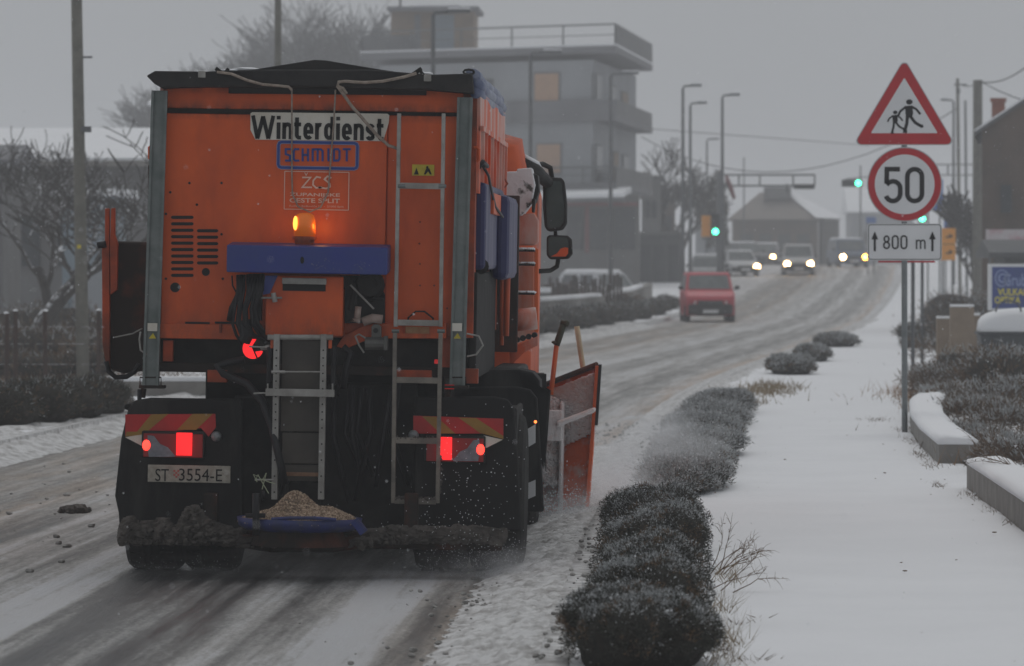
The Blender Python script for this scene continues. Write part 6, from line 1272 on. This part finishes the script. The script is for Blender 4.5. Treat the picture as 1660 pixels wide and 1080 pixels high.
qa, qb = P(1598, 402, 120), P(1700, 372, 120); t = thing('banner', 'faded pink and white banner along the foot of the brown house', 'banner', (qa.x, 120, qa.z)); mb = MB(); mb.box(((qb.x-qa.x)/2, 0, (qb.z-qa.z)/2), (qb.x-qa.x, .04, qb.z-qa.z)); mb.build('cloth', mat('faded_pink_banner', (.50, .46, .47), (.42, .22, .25), .8, scale=1.4, contrast=(.5, .6)), t)
mb = MB(); [mb.tube([(k, .05, -1.6), (k, .05, .4)], .03, 6) for k in (.1, .9, 1.7)]; mb.build('banner_post', M['polesteel'], t)
t = simple_house('lean_to', 'small dark lean to roof at the right edge above the advertising board', 1630, 1720, 418, 470, 108, 4, M['darkwall'], ('gable_x', .3, M['darkwall']))
# left background houses
t = simple_house('long_house', 'long low grey house with a wide snowy roof behind the bare tree on the left', -60, 420, 264, 450, 122, 12, M['midwall'], ('gable_x', .95, M['snowcap']), [(.63, .70, .42, .7, g_), (.20, .26, .42, .7, g_), (.32, .38, .42, .7, g_), (.74, .80, .42, .7, g_)])
mb = MB(); a, b = P(-60, 0, 122), P(420, 0, 122); mb.box((0, -.45, P(0, 266, 122).z-zt(122)), (b.x-a.x+1, .12, .14)); mb.build('gutter', M['concrete'], t)
t = simple_house('kiosk', 'pale blue grey kiosk with a snow line on its flat roof behind the left pole', 101, 184, 318, 450, 108, 2.4, M['paleblue'], ('flat', 0, M['snowcap']))
mb = MB(); mb.box((.1, -.03, 1.2), (.9, .05, 1.2)); mb.build('panel', M['facade'], t)
simple_house('side_house', 'small grey house end at the far left edge behind the bare tree', -90, 4, 268, 470, 112, 3, M['midwall'], ('gable_x', .4, M['slab']))
simple_house('distant_block', 'dim grey wall glimpsed left of the apartment block above the lorry', 250, 640, 170, 430, 300, 12, M['slab'], ('gable_x', .8, M['snowcap']))
# ================================================================ TREES
def tree(x, y, z, h, label, seed, levels=4, r=None, spread=.55, group=None, snow=True, name='bare_tree', lean=(0, 0), nk=(3, 4), rmin=.008, wide=1.0, thin=.68):
    rd = random.Random(seed); t = thing(name, label, 'tree', (x, y, z), group=group); tr = MB(); cr = MB(); r = r or h*.022
    def grow(p, d, ln, rad, lv):
        pts = [p.copy()]; n = 4
        for k in range(n):
            d = (d+Vector((rd.gauss(0, .13), rd.gauss(0, .13), rd.gauss(.03, .08)))).normalized(); p = p+d*ln/n; pts.append(p.copy())
        rs = [max(rmin, rad*(1-.40*k/n)) for k in range(n+1)]; (tr if lv == 0 else cr).tube(pts, rs, 7 if lv == 0 else (5 if lv < 2 else 3), caps=False)
        if lv >= levels: return
        for k in range(rd.randint(*nk)+(1 if lv == 0 else 0)):
            q = rd.uniform(.45, 1.0); i = min(n-1, int(q*n)); f = q*n-i; b = pts[i].lerp(pts[i+1], f)
            a = rd.uniform(0, 6.28); s_ = rd.uniform(.45, 1.1)*spread*1.6; side = Vector((math.cos(a), math.sin(a), 0)); e = (d+side*s_+Vector((0, 0, .15))).normalized()
            grow(b, e, ln*rd.uniform(.60, .86), rs[i]*thin, lv+1)
    grow(Vector((0, 0, -.1)), Vector((lean[0], lean[1], 1)).normalized(), h*.32, r, 0)
    k_ = h/max(v[2] for v in cr.v); tr.v = [(v[0]*k_*wide, v[1]*k_*wide, v[2]*k_) for v in tr.v]; cr.v = [(v[0]*k_*wide, v[1]*k_*wide, v[2]*k_) for v in cr.v]
    tr.build('trunk', M['bark'], t, smooth=True); cr.build('crown', M['bark'], t); return t
tree(P(40, 0, 90).x, 90, KH, 4.6, 'bare crooked tree with snow on its limbs at the left edge', 3, 5, r=.14, spread=.9, lean=(.25, 0), nk=(3, 3), wide=1.15, thin=.50)
tree(P(95, 0, 96).x, 96, KH, 4.6, 'bare tree with snowy forks left of the pole', 11, 5, r=.10, spread=.8, nk=(2, 3), wide=1.1, thin=.50)
tree(P(165, 0, 100).x, 100, KH, 4.7, 'smaller bare tree just right of the pole', 5, 5, r=.09, spread=.7, nk=(3, 3), thin=.50)
TG = 'bare misty trees beyond the lorry roof'
for px, Y, top, sd, lab in ((395, 305, 80, 21, 'leftmost faint round tree above the lorry roof'), (490, 308, 55, 22, 'faint tree just right of the thin pole'), (545, 300, 32, 23, 'tallest faint tree above the lorry roof ridge'), (585, 298, 45, 24, 'faint tree touching the roof terrace of the apartment block'), (440, 310, 78, 26, 'second faint tree from the left above the lorry')):
    z = zt(Y); tree(P(px, 0, Y).x, Y, z, (P(0, top, Y).z-z)*1.12, lab, sd, 5, spread=.75, group=TG, r=.14, nk=(4, 6), rmin=.024, wide=1.0)
for px, Y, top, sd, lab in ((1078, 262, 232, 31, 'faint bare tree right of the apartment balconies'), (1100, 280, 262, 32, 'faint bare tree behind the tallest street lamp')):
    z = zt(Y); tree(P(px, 0, Y).x, Y, z, (P(0, top, Y).z-z)*1.05, lab, sd, 5, spread=.5, r=.16, nk=(3, 4), rmin=.03)
p = P(1578, 0, 165); tree(p.x, 165, G(165), 4.6, 'dark bare tree behind the thick concrete utility pole', 41, 5, spread=.5, r=.14, rmin=.03)
# left verge: bushes, fence, low wall
LG = 'dark rounded bushes on the left verge'
for px, Y, rx, h, lab in ((-20, 53, .55, .50, 'leftmost dark round bush on the left verge'), (45, 54.5, .55, .54, 'second dark round bush on the left verge'), (100, 56, .52, .52, 'third dark round bush on the left verge'), (150, 57.5, .42, .48, 'rightmost dark round bush on the left verge, beside the lorry')):
    bush(PX(px, Y), Y+.6, rx, .9, h, 5500, .07, .006, .10, lab, LG, lobes=6, z=KH, spread=.2)
bush(PX(75, 76), 76, 1.3, 1.2, .45, 3000, .10, .009, .12, 'withered brown growth behind the fence posts', None, name='withered_bush', mats=[M['bushbrown'], M['bushsnow'], M['bushcore']], lobes=6, up=.7, spread=.5, z=KH)
grasspatch('dry_grass', [(PX(100, 75), 75, 2.2, 5)], 260, .16, M['bushbrown'], .008)
fz = KH; ft = thing('post_fence', 'row of rusty brown fence posts behind the dark bushes on the left', 'fence', (PX(10, 70), 70, fz))
fo = PX(10, 70)
for px in (-22, 10, 25, 74, 160, 200): x = PX(px, 70)-fo; mb = MB(); h_ = P(0, 506, 70).z-fz+random.uniform(-.04, .03); mb.tube([(x, 0, -.1), (x+random.uniform(-.02, .02), 0, h_)], .034, 8); po = mb.build('post', M['brownpost'], ft); mb = MB(); mb.ball((x, 0, h_+.01), (.04, .04, .02), 8, 4); tag(mb.build('snow_layer', M['snowcap'], po), kind='stuff')
mb = MB(); [mb.tube([(-.4, 0, q), (1.8, 0, q)], .004, 4) for q in (.35, .65, .9)]; mb.build('fence_wire', M['brownpost'], ft)
for px, Y, rx, h, n in ((20, 84, 1.3, .8, 2500), (110, 86, 1.4, .7, 2500), (190, 82, 1.1, .75, 2500), (60, 98, 1.7, 1.1, 2200), (215, 95, 1.5, .9, 2000)):
    lab = {20: 'dark hedge mass at the far left behind the fence', 110: 'dark hedge mass behind the leaning pole', 190: 'reddish brown bush beside the lorry side board', 60: 'taller dark bush under the bare tree', 215: 'dim brown bush behind the lorry side board'}[px]
    bush(PX(px, Y), Y, rx, 1.2, h, n, .14, .014, .22, lab, None, name='garden_bush', mats=[M['scrub'] if px != 190 else M['bushbrown'], M['bushsnow'], M['bushbrown']], lobes=6, up=.5, spread=.5, z=KH)
lw = thing('low_wall', 'low brown wall capped with snow between the lorry and the left bushes', 'wall', (PX(155, 66), 66, KH)); mb = MB(); xx = PX(460, 66)-PX(155, 66); mb.box((xx/2, 0, .05), (xx, .25, .30)); mb.build('masonry', M['concrete'], lw, bevel=.01); mb = MB(); mb.box((xx/2, 0, .235), (xx, .3, .07)); tag(mb.build('snow_layer', M['snowcap'], lw, bevel=.02), kind='stuff')
# hedge beyond the lorry on the left kerb
for i, (px, Y, h) in enumerate(((870, 112, .72), (900, 120, .72), (933, 128, .70), (962, 136, .72), (990, 144, .70), (1015, 153, .66), (1040, 162, .62), (1062, 172, .55), (1082, 184, .5))):
    lab = ['nearest', 'second', 'third', 'fourth', 'fifth', 'sixth', 'seventh', 'eighth', 'farthest'][i]+' rounded bush of the hedge along the left kerb, counted from the lorry mirror'
    bush(xl(Y)-.95, Y, .7, 3.6, h, 3200, .11, .013, .28, lab, 'bushes of the left kerb hedge', name='hedge_bush', lobes=7, z=G(Y))
hw_ = thing('low_wall', 'long low wall with broken snow caps behind the left kerb hedge', 'wall', (xl(110)-2.2, 110, KH)); mb = MB(); mc = MB(); o_ = Vector((xl(110)-2.2, 110, KH))
def lin(y): return Vector((xl(y)-2.1, y, G(y)))-o_
rg = [[lin(y)+Vector((0, 0, -.2)), lin(y)+Vector((.25, 0, -.2)), lin(y)+Vector((.25, 0, .78)), lin(y)+Vector((0, 0, .78))] for y in range(100, 200, 6)]; mb.loft(rg); mb.build('masonry', M['concrete'], hw_)
for y0, y1 in ((104, 116), (122, 131), (136, 158), (164, 186)): mc.loft([[lin(y)+Vector((-.03, 0, .785)), lin(y)+Vector((.28, 0, .785)), lin(y)+Vector((.26, 0, .88)), lin(y)+Vector((0, 0, .89))] for y in np.linspace(y0, y1, 6)])
tag(mc.build('snow_layer', M['snowcap'], hw_), kind='stuff')
sf = thing('stake_fence', 'dark reddish stake fence in front of the snow covered parked car', 'fence', (PX(885, 160), 160, G(160))); x0 = PX(885, 160)
for k in range(22): x = PX(885+k*5.8, 160)-x0; mb = MB(); h_ = 1.35+random.uniform(-.25, .2); mb.box((x, random.uniform(-.1, .1), h_/2), (.09, .06, h_), (0, random.uniform(-.06, .06), 0)); mb.build('stake', M['brownpost'], sf)
mb = MB(); mb.box(((PX(1010, 160)-x0)/2, .06, .55), (PX(1010, 160)-x0, .04, .06)); mb.build('rail', M['brownpost'], sf)
for px, Y, h in ((900, 170, 1.2), (945, 172, 1.0), (1000, 168, .9)): bush(PX(px, Y), Y, 1.2, 1, h, 1200, .16, .02, .2, {900: 'dim brown bush behind the stake fence, left end', 945: 'dim brown bush behind the stake fence, in the middle', 1000: 'dim brown bush behind the stake fence, right end'}[px], None, name='garden_bush', mats=[M['bushbrown'], M['bushsnow'], M['bushcore']], z=G(Y))
p = P(884, 468, 150); t = thing('white_box', 'small white box on the ground behind the lorry mirror', 'box', (p.x, 150, G(150))); mb = MB(); z_ = P(0, 470, 150).z-G(150); mb.box((0, 0, z_), (.36, .3, .16)); mb.build('lid', M['snowcap'], t, bevel=.02); mb = MB(); mb.box((0, 0, (z_-.08)/2), (.30, .25, z_-.09)); mb.build('body', M['midwall'], t)
# ================================================================ CARS
def car(px, pbot, wpx, h, ln, label, body, kind='hatch', lights=(1, 1), snowroof=False, dark_bumper=True, yaw=0.0, face=-1, wid=1.75, name='parked_car', Yf=None, rails=False):
    Y = Yf or FPX*wid/wpx; x = PX(px, Y); z = zt(Y)+.01
    t = thing(name, label, 'car' if kind != 'van' else 'van', (x, Y+ln/2, z), (0, 0, yaw)); W = wid/2
    # side profile of the lower body: front at -ln/2
    f = -ln/2; r = ln/2; bh = h*(.58 if kind == 'van' else .53)
    hood = {'hatch': .20*ln, 'van': .20*ln, 'suv': .23*ln}[kind]
    def sect(y, hw, z0_, z1_, r_=.07): return [(hw-.02, y, z0_), (hw, y, z0_+.12), (hw, y, z1_-r_), (hw-r_, y, z1_), (-hw+r_, y, z1_), (-hw, y, z1_-r_), (-hw, y, z0_+.12), (-hw+.02, y, z0_)]
    mb = MB(); mb.loft([sect(f, W*.86, .28, bh*.74), sect(f+.10, W*.95, .22, bh*.88), sect(f+.45, W, .20, bh*.98), sect(f+hood, W, .20, bh*1.08), sect(0, W, .20, bh*1.12), sect(r-.25, W*.99, .20, bh*1.12), sect(r, W*.93, .28, bh*1.0)]); bd = mb.build('body', body, t, bevel=.02)
    # cabin
    zb = bh*1.06; zt_ = h-.03; y0, y1 = f+hood*.92, f+hood+.62*(h-bh)*(1.15 if kind != 'suv' else .8); y3 = r-.08; y2 = r-(.18 if kind != 'hatch' else .40); wr = W*(.84 if kind != 'hatch' else .78)
    mb = MB(); mb.loft([[(-W*.95, y0, zb), (W*.95, y0, zb), (W*.95, y3, zb), (-W*.95, y3, zb)], [(-wr, y1, zt_-.04), (wr, y1, zt_-.04), (wr, y2, zt_-.04), (-wr, y2, zt_-.04)], [(-wr*.93, y1+.12, zt_), (wr*.93, y1+.12, zt_), (wr*.93, y2-.1, zt_), (-wr*.93, y2-.1, zt_)]]); cb = mb.build('cabin', body, t, bevel=.03)
    def glassq(a, b, c, d, nm, out, m=M['windscreen']): mb = MB(); o_ = Vector(out)*.012; q = [Vector(v)+o_ for v in (a, b, c, d)]; mb.loft([q, [v-o_*3 for v in q]]); mb.build(nm, m, cb)
    def L3(u, v, ya, yb, wa, wb): return (u*(wa+(wb-wa)*v), ya+(yb-ya)*v, zb+(zt_-.04-zb)*v)
    glassq(L3(-.88, .10, y0, y1, W*.95, wr), L3(.88, .10, y0, y1, W*.95, wr), L3(.88, .88, y0, y1, W*.95, wr), L3(-.88, .88, y0, y1, W*.95, wr), 'windscreen', (0, -1, .6))
    glassq(L3(-.82, .2, y3, y2, W*.95, wr), L3(.82, .2, y3, y2, W*.95, wr), L3(.82, .85, y3, y2, W*.95, wr), L3(-.82, .85, y3, y2, W*.95, wr), 'rear_window', (0, 1, .5))
    for s in (-1, 1):
        def E(u, v): ya = y0+(y3-y0)*u; yb = y1+(y2-y1)*u; return (s*(W*.95+(wr-W*.95)*v), ya+(yb-ya)*v, zb+(zt_-.04-zb)*v)
        for u0, u1 in ((.10, .45), (.50, .88)): glassq(E(u0, .12), E(u1, .12), E(u1, .86), E(u0+.02, .86), 'side_window', (s, 0, .2), M['glass'])
    # front end
    fz0, fz1 = .26, bh*(.60 if dark_bumper else .5)
    mb = MB(); mb.loft([sect(f-.10, W*.82, fz0, fz1, .05), sect(f+.22, W*.985, fz0-.02, fz1+.02, .05), sect(f+.45, W*1.005, fz0-.02, fz1-.1, .05)]); mb.build('bumper', M['black'] if dark_bumper else body, t, bevel=.02)
    mb = MB(); mb.box((0, f-.005, bh*.64), (W*1.0, .05, bh*.17)); gr_ = mb.build('grille', M['ink'], t, bevel=.01); mb = MB(); [mb.box((0, f-.035, bh*(.59+.05*k)), (W*.95, .01, .014)) for k in range(3)]; mb.build('grille_bar', M['galv'], gr_)
    mb = MB(); mb.box((0, f-.115, fz0+.10), (.52, .02, .11)); mb.build('number_plate', M['signwhite'], t); mb = MB(); mb.box((0, f-.02, fz0+.02), (W*1.1, .1, .10)); mb.build('air_dam', M['ink'], t)
    for s, li in zip((-1, 1), lights):
        mb = MB(); mb.loft([[(s*W*.60, f-.01, bh*.58), (s*W*.86, f+.03, bh*.58), (s*W*.90, f+.06, bh*.76), (s*W*.58, f-.01, bh*.72)], [(s*W*.60, f+.15, bh*.58), (s*W*.86, f+.2, bh*.58), (s*W*.90, f+.25, bh*.76), (s*W*.58, f+.15, bh*.72)]]); hl = mb.build('headlight', M['headoff'], t)
        if li: mb = MB(); mb.lathe([(.15, -.03), (.15, .01)], (s*W*.72, f-.0, bh*.665), 14, 'y'); mb.build('bulb', M['head'] if li == 1 else M['headam'], hl)
        mb = MB(); mb.ball((s*(W+.10), y0+.22, zb+.10), (.09, .05, .075), 8, 6); mb.tube([(s*(W-.03), y0+.25, zb+.03), (s*(W+.08), y0+.22, zb+.07)], .02, 6); mb.build('mirror', M['black'], t)
        mb = MB(); mb.box((s*W*.84, r+.005, bh*.85), (.18, .04, .3)); mb.build('tail_lamp', M['lampred'], t)
        for yy in (f+.72, r-.72):
            wo = bpy.data.objects.new('wheel', None); C.objects.link(wo); wo.parent = t; wo.location = (s*(W-.10), yy, .30); mb = MB(); mb.lathe([(.18, -.1), (.29, -.1), (.31, -.07), (.31, .07), (.29, .1), (.18, .1)], (0, 0, 0), 20, 'x'); mb.build('tyre', M['rubber'], wo); mb = MB(); mb.lathe([(.05, -.08), (.18, -.085), (.18, .085), (.05, .08)], (0, 0, 0), 12, 'x'); mb.build('rim', M['galv'], wo)
    if snowroof: mb = MB(); mb.loft([[(-wr*.95, y1+.1, zt_-.0), (wr*.95, y1+.1, zt_-.0), (wr*.95, y2-.05, zt_), (-wr*.95, y2-.05, zt_)], [(-wr*.85, y1+.2, zt_+.09), (wr*.85, y1+.2, zt_+.09), (wr*.85, y2-.2, zt_+.1), (-wr*.85, y2-.2, zt_+.1)]]); tag(mb.build('snow_layer', M['snowcap'], cb, bevel=.03), kind='stuff')
    if rails: 
        for s in (-1, 1): mb = MB(); mb.tube([(s*wr*.9, y1+.3, zt_), (s*wr*.9, y1+.4, zt_+.06), (s*wr*.9, y2-.4, zt_+.06), (s*wr*.9, y2-.3, zt_)], .02, 6); mb.build('roof_rail', M['black'], t)
    return t
car(1147, 525, 82, 1.72, 4.0, 'red van driving towards the camera in the left lane, nearest of the oncoming traffic', paint('red_car_paint', (.50, .018, .04)), 'van', (0, 0), name='red_van', yaw=R(3), wid=1.72)
car(1147, 445, 44, 1.45, 4.0, 'silver car with a snowy bonnet close behind the red van', paint('silver_car_paint', (.34, .36, .37)), 'hatch', (0, 0), snowroof=True, name='car', Yf=238, dark_bumper=False)
car(1194, 447, 50, 1.45, 4.0, 'white hatchback with one glowing headlight left of the silver van', paint('white_car_paint', (.62, .63, .64)), 'hatch', (0, 1), name='car', yaw=R(14), Yf=256, dark_bumper=True)
car(1295, 447, 54, 1.72, 4.6, 'pale silver car with both headlights lit in the middle of the road', paint('pale_silver_paint', (.48, .48, .48)), 'suv', (1, 1), name='car', rails=True, Yf=258)
car(1376, 432, 50, 1.66, 4.5, 'dark blue car with a snowy roof, one white and one amber lamp lit', paint('dark_blue_paint', (.045, .075, .14)), 'suv', (1, 2), snowroof=True, name='car', yaw=R(8), Yf=277, wid=1.8, dark_bumper=False)
car(1243, 425, 42, 1.45, 4.2, 'dim dark car with dazzling headlights turning behind the white hatchback', paint('dark_grey_paint', (.10, .10, .105)), 'hatch', (1, 1), name='car', Yf=318, yaw=R(-6), snowroof=True)
car(1205, 425, 42, 1.45, 4.2, 'dark car with a snowy roof half hidden behind the white hatchback', MATS['dark_grey_paint'], 'hatch', (0, 0), snowroof=True, name='car', Yf=300, yaw=R(20))
pc_ = car(970, 470, 78, 1.5, 4.2, 'parked car thickly covered with snow in front of the apartment block', paint('snowed_car_paint', (.55, .56, .58)), 'hatch', (0, 0), snowroof=True, Yf=188, yaw=R(35), dark_bumper=True)
# ================================================================ FALLING AND BLOWN SNOW, HAZE
def flakes(name, c, r, m):
    n = len(c); base = np.array([(1, 0, 0), (-1, 0, 0), (0, 1, 0), (0, -1, 0), (0, 0, 1), (0, 0, -1)], dtype=float); fc = np.array([(0, 2, 4), (2, 1, 4), (1, 3, 4), (3, 0, 4), (2, 0, 5), (1, 2, 5), (3, 1, 5), (0, 3, 5)])
    V = (c[:, None, :]+base[None]*r[:, None, None]*rng.uniform(.6, 1.3, (n, 6, 1))).reshape(-1, 3); F = (fc[None]+np.arange(n)[:, None, None]*6).reshape(-1, 3); return tag(fastmesh(name, V, F, m), kind='stuff')
n = 26000; flakes('falling_snow', np.stack([rng.uniform(-13, 12, n), rng.uniform(9, 95, n), rng.uniform(.2, 10, n)], 1), rng.uniform(.0014, .0042, n), M['snowcap'])
def cloud(n, c, s, r0=.002, r1=.006):
    return np.array(c)+rng.normal(size=(n, 3))*np.array(s), rng.uniform(r0, r1, n)
parts_ = [cloud(700, P(800, 908, 29.6), (.13, .25, .06), .001, .0032), cloud(260, P(745, 880, 29.5), (.25, .2, .12), .002, .004), cloud(160, P(760, 780, 29.4), (.18, .15, .2), .002, .0045),
          cloud(1500, P(905, 835, 36.5), (.18, .6, .12), .003, .007), cloud(160, P(230, 925, 29.5), (.2, .25, .04), .001, .0025), cloud(120, P(335, 925, 29.5), (.15, .25, .04), .001, .0025), cloud(200, P(710, 925, 29.4), (.15, .25, .04), .001, .0025)]
c = np.concatenate([q[0] for q in parts_]); r = np.concatenate([q[1] for q in parts_]); c[:, 2] = np.abs(c[:, 2]-.02)+.02; flakes('snow_spray', c, r, M['snowcap'])
# drifting powder: soft closed puffs of fine airborne snow
def puff(center, radii, dens, name='snow_mist'):
    m = MATS.get('airborne_powder_%.2f' % dens)
    if not m:
        m = bpy.data.materials.new('airborne_powder_%.2f' % dens); MATS[m.name] = m; m.use_nodes = True; N = m.node_tree.nodes; L = m.node_tree.links; N.remove(N['Principled BSDF'])
        v = N.new('ShaderNodeVolumePrincipled'); v.inputs['Color'].default_value = (.93, .94, .96, 1); v.inputs['Anisotropy'].default_value = .1
        tc = N.new('ShaderNodeTexCoord'); ln = N.new('ShaderNodeVectorMath'); ln.operation = 'LENGTH'; L.new(tc.outputs['Object'], ln.inputs[0])
        mr = N.new('ShaderNodeMapRange'); mr.inputs[1].default_value = 1.0; mr.inputs[2].default_value = .1; mr.inputs[3].default_value = 0; mr.inputs[4].default_value = dens; mr.interpolation_type = 'SMOOTHSTEP'; L.new(ln.outputs['Value'], mr.inputs[0])
        nz = N.new('ShaderNodeTexNoise'); nz.inputs['Scale'].default_value = 2.3; nz.inputs['Detail'].default_value = 5; L.new(tc.outputs['Object'], nz.inputs['Vector'])
        m2 = N.new('ShaderNodeMapRange'); m2.inputs[1].default_value = .38; m2.inputs[2].default_value = .68; L.new(nz.outputs[0], m2.inputs[0])
        mu = N.new('ShaderNodeMath'); mu.operation = 'MULTIPLY'; L.new(mr.outputs[0], mu.inputs[0]); L.new(m2.outputs[0], mu.inputs[1]); L.new(mu.outputs[0], v.inputs['Density']); L.new(v.outputs[0], N['Material Output'].inputs['Volume'])
        m.cycles.volume_step_rate = 1.0
    mb = MB(); mb.ball((0, 0, 0), 1.0, 20, 12); o = mb.build(name, m); o.location = center; o.scale = radii; return tag(o, kind='stuff')
puff(P(905, 850, 36.4), (.75, 1.6, .42), 2.6)
puff(P(1060, 735, 42), (.8, 6, .55), .5)
puff(P(980, 800, 38), (.8, 2.5, .45), 1.3)
puff(P(800, 925, 29.7), (.6, .9, .26), 1.5)
puff(P(480, 930, 29.9), (1.6, 1.1, .20), .8)
# haze
mb = MB(); mb.box((0, 640, 8.9), (1700, 1420, 20.4)); hz = mb.build('haze', None); hz.data.materials.clear(); hm = bpy.data.materials.new('snowy_air'); hm.use_nodes = True; hn = hm.node_tree.nodes; hn.remove(hn['Principled BSDF']); v = hn.new('ShaderNodeVolumePrincipled')
v.inputs['Color'].default_value = (.95, .96, .98, 1); v.inputs['Density'].default_value = .0014; v.inputs['Anisotropy'].default_value = 0.2; hm.node_tree.links.new(v.outputs[0], hn['Material Output'].inputs['Volume']); hz.data.materials.append(hm); hz['kind'] = 'stuff'
